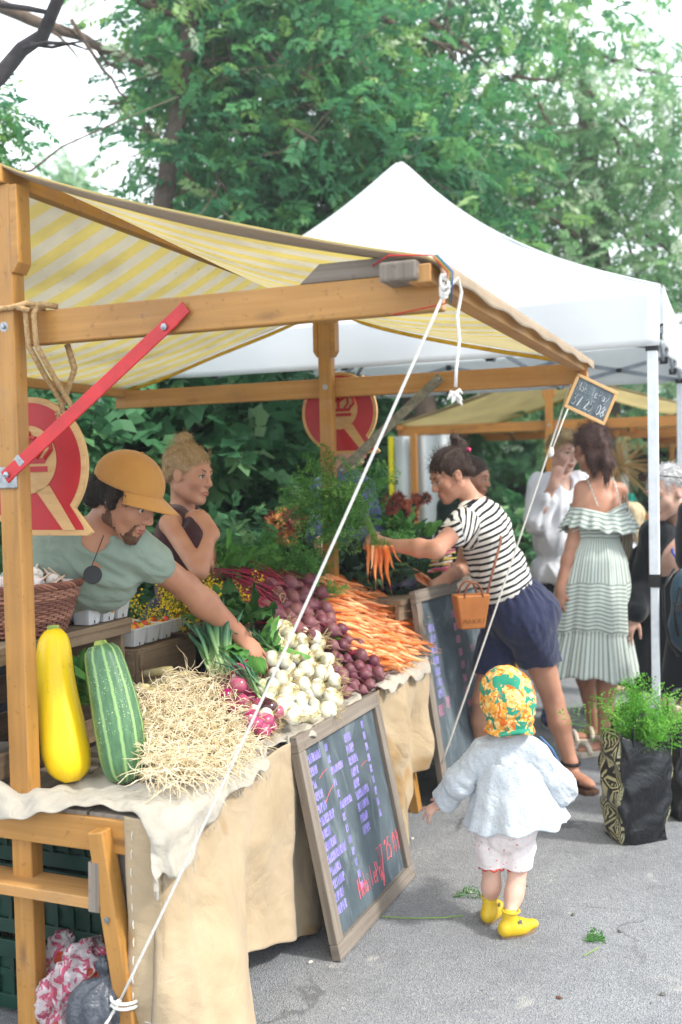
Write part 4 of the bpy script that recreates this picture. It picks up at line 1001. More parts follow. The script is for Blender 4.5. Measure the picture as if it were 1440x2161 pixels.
for n, dm, lift in ((15, 25, .02), (10, 30, .045)):
    for x, y in scatter(pred, n, dm, rs):
        h = isec(x, y, lift)
        if h: K.put(orient(h[0], -SV*rs.uniform(.2, 1)+SU*rs.uniform(-.4, .4)+ZZ*rs.uniform(-.3, .7), rs.uniform(.78, 1.0), rs.random()*6), rs)
for x, y, s_ in ((502, 1418, 1.0), (503, 1448, 1.12), (560, 1524, 1.), (538, 1530, .95)):
    h = isec(x, y, .06); K.put(orient(h[0], -SV*.5+ZZ, s_, 1.), rs)
dk = Kind('dark_onion', 'red onion', 'single dark purple round onion sitting on top of the red onions', None, [onion(50, attrcol('dark_onion_skin', [(0, '#8a6a50'), (.1, '#4a1626'), (.8, '#3b1020'), (1, '#6a4a40')], .15, 20, .05, coat=.5))])
dk.group = 'red onions beside the roots'; dk.put(orient(isec(566, 1496, .055)[0], ZZ-SV*.3, 1.15), rs)

BTM = attrcol('beet_skin', [(0, '#5a2030'), (.3, '#5c2535'), (.5, '#6e3444'), (.65, '#85504e'), (1, '#6a3440')], .5, 60, .35)
STM = simple('beet_stem', '#7a1533', '#951d3e', 30, .4)
LEAFD = leafmat('dark_leaves', [(0, '#1d3a1c'), (.4, '#2b5526'), (.75, '#3f7031'), (1, '#5f8f3c')])
def beet(seed, stems):
    def f():
        rs = random.Random(seed); b = MB(); r = .027; hs = [(-2.6, .02), (-1.9, .04), (-1.45, .08), (-1.15, .16), (-.9, .42), (-.6, .78), (-.2, .98), (.15, 1), (.5, .84), (.75, .5), (.86, .3), (.9, .0)]
        ph = rs.random()*6; b.lathe([(max(.0003, q*r), h*r) for h, q in hs], 14, fn=lambda a, y: 1+.04*math.sin(2*a+ph)+.03*math.sin(5*a+ph), t=[rs.random()*.3+.35]*10+[.95, 1]); 
        for i in range(len(b.V)):
            h = b.V[i][2]/r
            if h < -1: k = (-h-1)**2*.006; b.V[i][0] += k*math.cos(ph); b.V[i][1] += k*math.sin(ph)
        o = b.build('beetroot', BTM, None, smooth=True, org=(0, 0, 0), tint=True)
        if stems:
            q = MB()
            for k in range(6):
                a = rs.random()*6.28; e = .006; L = rs.uniform(.10, .18)
                q.tube([(e*math.cos(a), e*math.sin(a), .018), (e*1.5*math.cos(a), e*1.5*math.sin(a), .06), (e*3*math.cos(a), e*3*math.sin(a), L)], [.0035, .0028, .002], 6)
            q.build('stems', STM, o, smooth=True)
        else:
            q = MB()
            for k in range(5):
                a = rs.random()*6.28; q.tube([(.004*math.cos(a), .004*math.sin(a), .02), (.010*math.cos(a), .01*math.sin(a), .045)], [.003, .0012], 5)
            q.build('stems', STM, o, smooth=True)
        return o
    return f
K = Kind('beetroot', 'beetroot', 'earthy dark red beetroot heaped between the white onions and the carrots', 'beetroots heaped between onions and carrots', [beet(60+i, False) for i in range(5)])
K2_ = Kind('beetroot', 'beetroot', 'dark red beetroot with long red stems in the bunches at the top of the heap', 'bunched beetroots at the top of the heap', [beet(80+i, True) for i in range(4)])
pb1 = [(572, 1225), (640, 1212), (672, 1232), (690, 1290), (700, 1330), (650, 1345), (600, 1312), (560, 1285)]
pb2 = [(668, 1300), (720, 1325), (760, 1360), (800, 1400), (812, 1425), (770, 1462), (726, 1462), (704, 1420), (690, 1362), (660, 1330)]
for n, dm, lift in ((40, 20, .02), (34, 27, .05)):
    for x, y in scatter(pb1, n, dm, rs):
        h = isec(x, y, lift)
        if h: K2_.put(orient(h[0], -SV*rs.uniform(.5, 1)-SU*rs.uniform(-.2, .5)+ZZ*rs.uniform(-.1, .5), rs.uniform(.95, 1.35), rs.random()*6), rs)
for n, dm, lift in ((50, 19, .015), (48, 24, .035)):
    for x, y in scatter(pb2, n, dm, rs):
        h = isec(x, y, lift)
        if h: K.put(orient(h[0], -SV*rs.uniform(.4, 1)-SU*rs.uniform(-.4, .5)+ZZ*rs.uniform(-.2, .6), rs.uniform(.75, 1.15), rs.random()*6), rs)

CRM = attrcol('carrot_skin', [(0, '#cf5a1c'), (.3, '#e27026'), (.6, '#ec8a40'), (.85, '#eba468'), (1, '#8a7a3a')], .42, 120, .3)
CGM = leafmat('carrot_green', [(0, '#2f5a1e'), (.5, '#4c8030'), (1, '#7aa848')])
def carrot(seed, L=.145, r=.0145, tail=True):
    def f():
        rs = random.Random(seed); ph = rs.random()*6; bend = rs.uniform(-.014, .014); l = L*rs.uniform(.85, 1.15); n = 14; c0 = rs.uniform(.15, .6)
        P = []; R = []; T = []
        for i in range(n+1):
            t = i/n; P.append(V3(bend*math.sin(t*pi)+.004*math.sin(t*8+ph), .003*math.sin(t*6+ph), -t*l)); q = (1-t)**.62
            R.append(r*(.55 if i == 0 else q*(1+.06*math.sin(t*40+ph)) + .03)); T.append(.95 if i == 0 else c0+.25*t+.05*math.sin(t*25))
        if tail: P.append(V3(.006, 0, -l*1.22)); R.append(.0006); T.append(.8)
        b = MB(); b.tube(P, R, 10, t=T); o = b.build('carrot', CRM, None, smooth=True, org=(0, 0, 0), tint=True)
        q = MB()
        for k in range(4): a = rs.random()*6.28; q.tube([(.002*math.cos(a), .002*math.sin(a), -.002), (.007*math.cos(a), .007*math.sin(a), .03)], [.0022, .0014], 5)
        q.build('stalk', simple('carrot_stalk', '#6f9440', '#58802e', 30, .5), o, smooth=True)
        return o
    return f
K = Kind('carrot', 'carrot', 'orange carrot lying in the big heap at the right end of the table', 'orange carrots in the heap', [carrot(100+i) for i in range(8)])
pc = [(690, 1225), (740, 1222), (800, 1252), (850, 1290), (872, 1318), (885, 1345), (862, 1392), (830, 1412), (800, 1400), (765, 1372), (735, 1330), (705, 1290), (684, 1255)]
nn_ = 0
for n, dm, lift in ((90, 13, .012), (90, 13, .03), (80, 15, .045)):
    for x, y in scatter(pc, n, dm, rs):
        h = isec(x, y, lift)
        if not h: continue
        dirn = nrm(SV*.8+SU*rs.uniform(-.05, .75)-ZZ*rs.uniform(.0, .5)); p = h[0]-dirn*.085
        K.put(orient(p, -dirn, rs.uniform(.8, 1.1), rs.random()*6), rs)

# ================================================================ pale roots
def roots():
    rs = random.Random(9); b = MB()
    poly = [(292, 1450), (385, 1408), (470, 1420), (500, 1480), (545, 1545), (525, 1590), (440, 1628), (325, 1640), (292, 1560)]
    for x, y in scatter(poly, 340, 8, rs, 20000):
        h = isec(x, y, .05)
        if not h: continue
        c = h[0]+ZZ*rs.uniform(-.03, .01)
        for k in range(5):
            d = nrm(V3(rs.gauss(.25, 1), rs.gauss(0, 1), rs.gauss(-.1, .45))); P = [c]; L = rs.uniform(.03, .06)*.38
            for j in range(5):
                d = nrm(d+V3(rs.gauss(0, .36), rs.gauss(0, .36), rs.gauss(-.06, .28))); P.append(P[-1]+d*L)
            b.t = rs.random(); b.tube(P, [.0013, .0012, .0011, .001, .0009, .0005], 5, cap=False)
    o = b.build('root_heap', attrcol('pale_root', [(0, '#d6c094'), (.4, '#ecdcb6'), (1, '#f6ecd2')], .7, 200, .2), None, smooth=True, tint=True, org=S(.4, .2, TZ)); tag(o, 'tangled heap of pale straw-coloured leek roots beside the green marrow', 'roots', kind='stuff')
    # leek bundle bodies beneath
    q = MB()
    for x, y in scatter(poly, 44, 20, rs):
        h = isec(x, y, .008)
        if h: p = h[0]; q.tube([p-SV*.10-ZZ*.012, p-SV*.03, p+ZZ*.006], [.013, .015, .012], 8)
    o = q.build('leek_bulbs', simple('leek_white', '#dccf9e', '#c4b07a', 20, .5), None, smooth=True, org=S(.4, .2, TZ)); tag(o, 'pale leek ends packed under the tangled root heap', 'leeks', kind='stuff')
roots()

# ================================================================ marrows
def marrow(name, label, base, topp, rad, m, bend, ribs, neck, parts):
    base = np.asarray(base); topp = np.asarray(topp); d, sx, w_ = frame(topp-base, CAMP-base); L = np.linalg.norm(topp-base)
    root = thing(name, label, 'squash', base)
    P = []; R = []; n = 26
    b = MB(); k = 32
    for i in range(n+1):
        t = i/n; c = base + d*L*t + sx*bend*math.sin(t*pi*1.0) 
        r = rad*np.interp(t, [0, .03, .09, .2, .4, .55, .7, .85, .94, .98, 1], neck)
        for j in range(k):
            a = 2*pi*j/k; rr = r*(1+ribs*math.cos(5*a+.4)+ribs*.4*math.cos(10*a)); b.V.append(list(c+(sx*math.cos(a)+w_*math.sin(a))*rr)); b.T.append((j/k))
    for i in range(n):
        for j in range(k):
            j2 = (j+1) % k; b.F.append([i*k+j, i*k+j2, (i+1)*k+j2, (i+1)*k+j]); b.MI.append(0); b.UV += [(j/k, i/n), ((j+1)/k, i/n), ((j+1)/k, (i+1)/n), (j/k, (i+1)/n)]
    b.F.append(list(range(k))[::-1]); b.MI.append(0); b.UV += [(0, 0)]*k; b.F.append([n*k+j for j in range(k)]); b.MI.append(0); b.UV += [(.5, 1)]*k
    b.build('fruit', m, root, smooth=True)
    s = MB(); tp = base+d*L; s.lathe([(rad*.30, -.006), (rad*.26, .003), (rad*.22, .012), (rad*.18, .013), (.001, .012)], 10, tp, d, fn=lambda a, y: 1+.2*math.cos(5*a)); s.build('stem', simple('squash_stem', '#6f8a3c', '#a8b060', 40, .7), root, smooth=False)
mY, nt, o = nodes('yellow_marrow'); co = coords(nt); uv = coords(nt, 'UV', (9, 1.2, 1))
c = mixc(nt, ramp(nt, noise(nt, uv, 3, 3), [(.35, 0.), (.7, 1.)]), hexc('#f0cc10'), hexc('#e6b808')); c = mixc(nt, ramp(nt, noise(nt, coords(nt, 'UV', (1, .3, 1)), 3, 2), [(.4, 0.), (.6, .5)]), c, hexc('#f6da2a'))
c = mixc(nt, ramp(nt, noise(nt, co, 40, 3), [(.7, 0.), (.74, .5)]), c, hexc('#b07a14'))
c = mixc(nt, ramp(nt, noise(nt, coords(nt, 'Object', (1, 1, .3)), 22, 4, .7, 1.), [(.60, 0.), (.66, .35)]), c, hexc('#c89a3a'))
finish(nt, o, c, .42, noise(nt, co, 60, 3), .12, .003, spec=.4, sss=.1)
mG, nt, o = nodes('green_marrow'); co = coords(nt); uvn = coords(nt, 'UV'); sx = N(nt, 'SeparateXYZ'); nt.links.new(uvn, sx.inputs[0])
wv = N2(nt, 'FRACT', N2(nt, 'MULTIPLY', N2(nt, 'ADD', sx.outputs[0], N2(nt, 'MULTIPLY', noise(nt, coords(nt, 'UV', (2, 6, 1)), 2, 2), .02)), 10), 0)
st_ = ramp(nt, wv, [(0, 0.), (.36, 0.), (.46, 1.), (.56, 1.), (.66, 0.), (1, 0.)])
c = mixc(nt, ramp(nt, noise(nt, coords(nt, 'UV', (14, 3, 1)), 3, 3), [(.3, 0.), (.7, 1.)]), hexc('#3a5f3c'), hexc('#4f7852'))
c = mixc(nt, st_, c, hexc('#86a868'))
vo = N(nt, 'TexVoronoi'); vo.inputs['Scale'].default_value = 150; nt.links.new(co, vo.inputs['Vector'])
c = mixc(nt, N2(nt, 'MULTIPLY', ramp(nt, vo.outputs['Distance'], [(.16, 1.), (.24, 0.)]), ramp(nt, noise(nt, co, 12, 3), [(.4, 0.), (.6, .9)])), c, hexc('#bccf9a'))
finish(nt, o, c, .38, noise(nt, co, 50, 3), .1, .002, spec=.5)
pb_ = S(.05, .085, TZ+.055); pp = at(153, 1600, pb_[1]); 
yb = atz(153, 1650, TZ+.018); yt = at(112, 1330, yb[1]+.10)
marrow('yellow_marrow', 'large smooth yellow marrow standing upright beside the front left post', yb, yt, .064, mY, -.012, .006, [.3, .62, .90, 1, .97, .88, .79, .74, .64, .5, .36], 1)
gb = atz(268, 1652, TZ+.018); gt = at(212, 1362, gb[1]+.06)
marrow('green_marrow', 'large striped and speckled green marrow leaning beside the yellow one', gb, gt, .065, mG, .006, .022, [.3, .62, .86, .97, 1.0, .96, .9, .82, .76, .66, .5], 1)

# ================================================================ basket of garlic, punnets
WK = attrcol('wicker', [(0, '#6e3f33'), (.5, '#8a5443'), (1, '#a5705a')], .55, 90, .3)
BC = at(58, 1300, 2.93); q = BC-SN; BC = S(.265, -.205, ZC1+.002)
def basket():
    r = thing('wicker_basket', 'brown wicker basket of garlic on the crate, behind the front left post', 'basket', BC)
    rs = random.Random(4); b = MB(); H = .135; rows = 20
    rad = lambda t: .115+.05*t
    def pt(a, t, k): return BC + (SU*math.cos(a)*1.12+SV*math.sin(a)*.92)*(rad(t)+k) + ZZ*(H*t+.006)
    for j in range(rows):
        t = (j+.5)/rows; n = 132; b.t = rs.random()
        b.tube([pt(2*pi*i/n, t, .0042*math.cos(pi*(i/3)+(j % 2)*pi)) for i in range(n+1)], .0042, 5, cap=False)
    b.build('weave', WK, r, smooth=True, tint=True)
    b = MB()
    for i in range(44): a = 2*pi*(i)/44; b.tube([pt(a, 0, 0), pt(a, .5, 0), pt(a, 1.02, 0)], .003, 5)
    b.build('stakes', WK, r, smooth=True)
    b = MB()
    for s_ in range(4):
        n = 150; b.t = s_*.3; b.tube([BC + (SU*math.cos(a)*1.12+SV*math.sin(a)*.92)*(rad(1.0)+.003+.006*math.cos(14*a+s_*pi/2)) + ZZ*(H+.012+.007*math.sin(14*a+s_*pi/2)) for a in np.linspace(0, 2*pi, n+1)], .0046, 6, cap=False)
    b.build('rim', WK, r, smooth=True, tint=True)
    b = MB(); b.lathe([(.001, .004), (.112, .004), (.113, .01), (.001, .012)], 28, BC, up=SU); b.build('base', WK, r)
basket()
GM = attrcol('garlic_skin', [(0, '#cbb79c'), (.12, '#dcd2c8'), (.5, '#e6e0da'), (.8, '#d8c8cc'), (1, '#c7a88c')], .5, 60, .2, sss=.15)
def garlic(seed, dirt_=0):
    def f():
        rs = random.Random(seed); b = MB(); r = .024; hs = [(-.72, 0), (-.7, .3), (-.5, .72), (-.15, 1), (.2, .92), (.5, .6), (.8, .28), (1.1, .16), (1.7, .12), (2.3+rs.random(), .10)]; ph = rs.random()*6; k1 = rs.uniform(-1, 1)*.4
        b.lathe([(max(.0003, q*r), h*r) for h, q in hs], 18, fn=lambda a, y: 1+(.10*abs(math.sin(2.5*a+ph))-.03)*(1-y), t=[0, .1, .3, .5, .6, .7, .8, .9, 1, 1])
        for v in b.V:
            if v[2] > r*.9: v[0] += (v[2]-r*.9)*k1
        o = b.build('garlic', GM, None, smooth=True, org=(0, 0, 0), tint=True)
        q = MB()
        for k in range(8): a = rs.random()*6.28; q.tube([(.004*math.cos(a), .004*math.sin(a), -.016), (.009*math.cos(a), .009*math.sin(a), -.026)], .0006, 4)
        q.build('root_tuft', simple('root#c9b487', '#c9b487', rough=.9), o); return o
    return f
K = Kind('garlic_bulb', 'garlic', 'white garlic bulb piled in the brown wicker basket', 'garlic bulbs in the basket', [garlic(i) for i in range(5)])
for ring, (n, rr, zz) in enumerate(((13, .135, .130), (9, .085, .150), (5, .035, .168), (8, .10, .118))):
    for k in range(n):
        a = 2*pi*(k+.3*ring+rs.random()*.4)/n; p = BC+(SU*math.cos(a)*1.1+SV*math.sin(a)*.9)*rr+ZZ*(zz+rs.uniform(-.004, .008))
        K.put(orient(p, V3(rs.gauss(.3, .8), rs.gauss(0, .8), rs.uniform(0, .9)), rs.uniform(.85, 1.1), rs.random()*6), rs)
PU = simple('punnet_plastic', '#e3e4e6', '#d5d7da', 8, .35, bstr=.05, trans=.2)
def punnet(c, label, w=.082, h=.062, ax=SU):
    r = thing('punnet', label, 'punnet', c, 'white plastic punnets'); b = MB(); ay = nrm(np.cross(ZZ, ax)); n = 24
    def ring(s, z): return [c+ax*s*max(-1, min(1, 1.35*math.cos(t)))*w/2+ay*s*max(-1, min(1, 1.35*math.sin(t)))*w/2+ZZ*z for t in np.linspace(0, 2*pi, n+1)[:-1]]
    rings = [ring(.74, .001), ring(.76, .002), ring(.97, h*.84), ring(.97, h*.86), ring(1.08, h*.87), ring(1.10, h*.97), ring(1.03, h), ring(.93, h*.86), ring(.72, .005)]
    base = len(b.V)
    for R_ in rings: b.V += [list(p) for p in R_]; b.T += [0]*n
    for i in range(len(rings)-1):
        for j in range(n): j2 = (j+1) % n; b.F.append([i*n+j, i*n+j2, (i+1)*n+j2, (i+1)*n+j]); b.MI.append(0); b.UV += [(0, 0)]*4
    b.F.append(list(range(n))[::-1]); b.MI.append(0); b.UV += [(0, 0)]*n; b.F.append([(len(rings)-1)*n+j for j in range(n)]); b.MI.append(0); b.UV += [(0, 0)]*n
    b.build('tub', PU, r)
    b = MB()
    for sg in (-1, 1):
        for a_, b__ in ((ay, ax),):
            b.box(c+a_*sg*w*.385+b__*.0+ZZ*.012, .005, .003, .016, ax=b__, az=ZZ); b.box(c+a_*sg*w*.40+b__*.0+ZZ*.024, .004, .003, .006, ax=b__, az=ZZ)
    b.build('slot', simple('slot_dark', '#3a3230', rough=.9), r); return r
TOMM = {k: simple('tom'+k, k, k2, 8, .18, coat=.5, sss=.1, bstr=.02) for k, k2 in (('#e8920c', '#f0a51c'), ('#c5321a', '#d8501c'), ('#e8b81c', '#d8a010'))}
def tom(col, r=.014):
    def f(col=col, r=r):
        b = MB(); b.lathe([(max(.0002, r*math.sin(t)*(1+.05*math.cos(t))), -r*.92*math.cos(t)) for t in np.linspace(.02, pi-.05, 11)], 14); o = b.build('tomato', TOMM[col], None, smooth=True, org=(0, 0, 0))
        q = MB(); 
        for k in range(5): a = k*1.257; q.tube([(0, 0, r*.9), (r*.45*math.cos(a), r*.45*math.sin(a), r*.92), (r*.6*math.cos(a), r*.6*math.sin(a), r*.75)], [.0012, .0012, .0004], 4)
        q.build('calyx', simple('calyx', '#3f6a28', rough=.7), o); return o
    return f
KT = Kind('tomato', 'tomato', 'small tomato heaped in the lower row of white punnets', 'small tomatoes in the lower punnets', [tom('#e8920c'), tom('#c5321a'), tom('#e8b81c')])
for k in range(6):
    u = .735+.083*(k % 4)+(0.0 if k < 4 else .04); v = -.155 if k < 4 else -.27
    c = S(u, v, .934); punnet(c, ('first', 'second', 'third', 'fourth')[k]+' white punnet from the left in the front of the lower row, full of tomatoes' if k < 4 else ('left' if k == 4 else 'right')+' white punnet of the back pair on the low crate, full of tomatoes')
    for j in range(9):
        KT.put(orient(c+SU*rs.uniform(-.026, .026)+SV*rs.uniform(-.026, .026)+ZZ*rs.uniform(.042, .066), V3(rs.gauss(0, .5), rs.gauss(0, .5), 1), rs.uniform(.8, 1.15)), rs)
KP = Kind('plum', 'plum', 'big orange-yellow plum in the upper row of white punnets on the tall crate', 'orange-yellow plums in the upper punnets', [tom('#e8920c', .0225)])
for k in range(3):
    u = .478+.076*k; c = S(u, -.142, ZC1+.002); punnet(c, ('left', 'middle', 'right')[k]+' one of the three white punnets on the tall crate beside the garlic basket', w=.073, h=.066)
    if k == 0:
        for dx, dy, dz in ((0, 0, .076), (.024, .01, .062), (-.024, 0, .062), (0, -.022, .060), (.01, .02, .058)): KP.put(orient(c+SU*dx+SV*dy+ZZ*dz, ZZ+SU*.4), rs)
    else:
        for j in range(4): KP.put(orient(c+SU*rs.uniform(-.02, .02)+SV*rs.uniform(-.02, .02)+ZZ*.034, ZZ), rs)
# ================================================================ leaves and bunches
def blade(b, p, d, up, L, W, rs, crk=.12, droop=.5, t=.5, nx=7, ny=4, rib=True):
    d, sd, n = frame(d, up); p = np.asarray(p, float); base = len(b.V); c = p.copy(); q = d.copy(); ph = rs.random()*6
    for i in range(nx+1):
        s = i/nx; wd = W*math.sin(pi*min(.06+s*.94, 1))**.7*(1.15-.5*s)
        for j in range(ny+1):
            y = -1+2*j/ny; off = crk*W*math.sin(s*17+ph+abs(y)*5)*abs(y) + crk*.7*W*math.sin(s*31+y*7+ph)*abs(y)
            nn = np.cross(sd, q)*-1
            b.V.append(list(c + sd*wd*y*.5 + nn*(off - .18*W*(1-abs(y))))); b.T.append(min(1, max(0, t + (.16 if j == ny//2 else 0) + rs.uniform(-.06, .06))))
        c = c + q*L/nx; q = nrm(q - ZZ*droop/nx + V3(rs.gauss(0, .06), rs.gauss(0, .06), 0))
    for i in range(nx):
        for j in range(ny):
            a = base+i*(ny+1)+j; b.F.append([a, a+1, a+ny+2, a+ny+1]); b.MI.append(0); b.UV += [(0, 0)]*4
def frond(b, p, d, L, rs, t=.5, wide=.42, n=11, droop=.5, leaf=.010, lev=2):
    d = nrm(d); p = np.asarray(p, float); q = d; P = [p]
    _, sd, up = frame(d)
    a0 = rs.random()*pi; sd = sd*math.cos(a0)+up*math.sin(a0)
    for i in range(n):
        q = nrm(q-ZZ*droop/n+V3(rs.gauss(0, .05), rs.gauss(0, .05), rs.gauss(0, .04))); P.append(P[-1]+q*L/n)
    b.t = t; b.tube(P, [max(.0016*(1-i/(n+1)), .0005) for i in range(n+1)], 4, cap=False)
    for i in range(int(n*.25), n+1):
        f = (i-n*.25)/(n*.75); l = L*wide*(math.sin(pi*min(f*.85+.15, 1))**.8)*.6+.006
        dd = nrm(P[min(i, n)]-P[i-1])
        for sg in (-1, 1):
            e = nrm(dd*.8+sd*sg+V3(rs.gauss(0, .15), rs.gauss(0, .15), rs.gauss(0, .15)))
            m = max(2, int(l/.011))
            for k in range(1, m+1):
                c = P[i]+e*l*k/m
                for s2 in (-1, 0, 1):
                    g = nrm(e+np.cross(e, sd if abs(e@sd) < .8 else up)*s2*.8+sd*s2*.5+V3(rs.gauss(0, .3), rs.gauss(0, .3), rs.gauss(0, .3))); h = leaf*(rs.uniform(.7, 1.3)); w_ = nrm(np.cross(g, V3(rs.gauss(0, 1), rs.gauss(0, 1), rs.gauss(0, 1))))*h*.22
                    bi = len(b.V); b.V += [list(c-w_*.4), list(c+g*h*.5+w_), list(c+g*h), list(c+g*h*.5-w_)]; tt = min(1, max(0, t+rs.uniform(-.2, .2))); b.T += [tt]*4; b.F.append([bi, bi+1, bi+2, bi+3]); b.MI.append(0); b.UV += [(0, 0)]*4
GRN = leafmat('herb_green', [(0, '#2c5a2a'), (.4, '#467f3c'), (.75, '#66a04e'), (1, '#92c068')])
BRI = leafmat('fresh_green', [(0, '#3c7a22'), (.5, '#62a83a'), (1, '#9ad060')])
KAL = leafmat('kale_green', [(0, '#182a22'), (.5, '#27402f'), (.8, '#3a5a40'), (1, '#5d7d58')], trans=.1, rough=.6)
LEK = leafmat('leek_green', [(0, '#c8d4a0'), (.15, '#86a86a'), (.4, '#3f6b4a'), (.8, '#35604a'), (1, '#5d8a6a')], trans=.1, rough=.4)
rs = random.Random(77)
def sp(px, py, lift=.02):
    h = isec(px, py, lift); return h[0] if h else at(px, py, 4.2)
# beet leaves with red stems
def leafbunch(name, label, cat, pts, n, L, W, m, dirf, group=None, stem=None, **kw):
    p0 = pts[0]; r = thing(name, label, cat, p0, group); b = MB(); s = MB()
    for k in range(n):
        p = pts[k % len(pts)] + V3(rs.gauss(0, .02), rs.gauss(0, .02), rs.gauss(0, .008)); d = nrm(dirf()+V3(rs.gauss(0, .3), rs.gauss(0, .3), rs.gauss(0, .2)))
        if stem is not None: q = p+d*rs.uniform(.04, .08); s.tube([p-d*.03, p, q+ZZ*.005], [.004, .0035, .0022], 6); p = q
        blade(b, p, d, V3(0, 0, 1)+V3(rs.gauss(0, .4), rs.gauss(0, .4), 0), L*rs.uniform(.7, 1.2), W*rs.uniform(.7, 1.2), rs, t=rs.uniform(.2, .85), **kw)
    b.build('leaves', m, r, smooth=True, tint=True)
    if stem is not None: s.build('stems', stem, r, smooth=True)
    return r
G_ = 'leafy green bunches at the back of the display'
lb = [('crinkled green beet leaves behind the bunched beetroots', (480, 1215), 50), ('broad green leaves between the yellow flowers and the onions', (500, 1310), 34), ('dark crinkled leaves under the reaching hand', (545, 1370), 22),
      ('pale veined leaves at the top left of the display, beside the woman in maroon', (445, 1195), 34)]
for lab, (x, y), n in lb:
    c = sp(x, y, .05); leafbunch('leafy_bunch', lab, 'greens', [c+SU*rs.uniform(-.12, .12)+SV*rs.uniform(-.08, .08)+ZZ*rs.uniform(-.02, .02) for _ in range(8)], n, .12, .07, GRN if n != 34 else LEAFD, lambda: V3(rs.uniform(-1, .4), rs.uniform(-.8, .4), rs.uniform(.1, .8)), G_, STM if n == 50 else None)
for lab, x, y, n, L in (('feathery carrot tops behind the beetroots, left part', 560, 1210, 40, .17), ('feathery carrot tops in front of the second post', 640, 1215, 34, .15), ('feathery dill heap at the left of the second post', 590, 1180, 40, .17)):
    c = sp(x, y, .03); r = thing('feathery_greens', lab, 'greens', c, G_); b = MB()
    for k in range(int(n*1.5)): frond(b, c+SU*rs.uniform(-.17, .17)+SV*rs.uniform(-.13, .09), V3(rs.gauss(-.1, .6), rs.gauss(0, .5), rs.uniform(.3, 1)), L*rs.uniform(.6, 1.2), rs, t=rs.uniform(.3, .8))
    b.build('fronds', GRN, r, tint=True)
# small greens tucked between the heaps
for lab, x, y, n in (('feathery tops tucked between beetroots and carrots', 690, 1262, 14), ('green tops behind the zucchini-coloured marrow', 182, 1440, 0)):
    if n:
        c = sp(x, y, .03); r = thing('feathery_greens', lab, 'greens', c, G_); b = MB()
        for k in range(n): frond(b, c+SU*rs.uniform(-.04, .04)+SV*rs.uniform(-.04, .04), V3(rs.gauss(-.1, .6), rs.gauss(0, .5), rs.uniform(.3, 1)), .08*rs.uniform(.6, 1.2), rs, t=rs.uniform(.6, 1))
        b.build('fronds', GRN, r, tint=True)
for lab, x, y, Y, n, L in (('dark leafy greens standing between the two marrows', 185, 1470, 2.86, 20, .12), ('dark leafy greens low behind the yellow marrow', 100, 1560, 2.88, 16, .07)):
    c = at(x, y, Y); leafbunch('leafy_bunch', lab, 'greens', [c+V3(rs.gauss(0, .02), rs.gauss(0, .02), rs.gauss(0, .02)) for _ in range(6)], n, L, .06, GRN, lambda: V3(rs.gauss(0, .6), rs.gauss(-.3, .4), 1), G_)
# beet stems bundle
r = thing('beet_stems', 'dark red beet stems fanning left from the bunched beetroots', 'beet stems', sp(560, 1270, .06)); b = MB()
for k in range(46):
    a = sp(rs.uniform(565, 610), rs.uniform(1225, 1300), .05); c = a - SV*rs.uniform(.10, .24) - SU*rs.uniform(-.06, .12) + ZZ*rs.uniform(.03, .09); b.tube([a, (a+c)/2+ZZ*.012, c], [.0042, .0035, .002], 6)
b.build('stems', STM, r, smooth=True)
r = thing('twine_tie', 'pale twine tied round the red beet stems', 'twine', sp(553, 1290, .07)); b = MB()
for (x, y) in ((553, 1292), (597, 1262)):
    c = sp(x, y, .075); b.tube([c+SU*.022*math.cos(t)+ZZ*.018*math.sin(t)+SV*.004*math.sin(t*2) for t in np.linspace(0, 2*pi, 12)], .0022, 6); b.tube([c, c+ZZ*.02-SV*.03, c+ZZ*.03-SV*.045], .0014, 5)
b.build('twine', ROPE, r)
# spring onion / leek leaves
for lab, (x0, y0), (x1, y1), n, W in (('long blue-green leek leaves rising behind the reaching hand', (462, 1415), (440, 1300), 26, .022), ('green onion tops lying left of the white onions', (575, 1375), (490, 1325), 18, .014), ('green onion leaves behind the red onions', (560, 1475), (470, 1390), 16, .013)):
    A = sp(x0, y0, .04); r = thing('leek_bunch', lab, 'leeks', A, 'leek and onion tops'); b = MB(); B = sp(x1, y1, .10)
    for k in range(n):
        e = B + V3(rs.gauss(0, .06), rs.gauss(0, .05), rs.gauss(0, .03)); a = A + V3(rs.gauss(0, .022), rs.gauss(0, .02), rs.gauss(0, .008)); m_ = (a+e)/2+V3(rs.gauss(0, .01), 0, .02)
        b.tube([a, a*.75+m_*.25, m_, m_*.4+e*.6, e], [W*.35, W*.42, W*.5, W*.4, .001], 7, t=[.02, .12, .4, .6+rs.random()*.4, .8], flat=.35)
    b.build('leaves', LEK, r, smooth=True, tint=True)
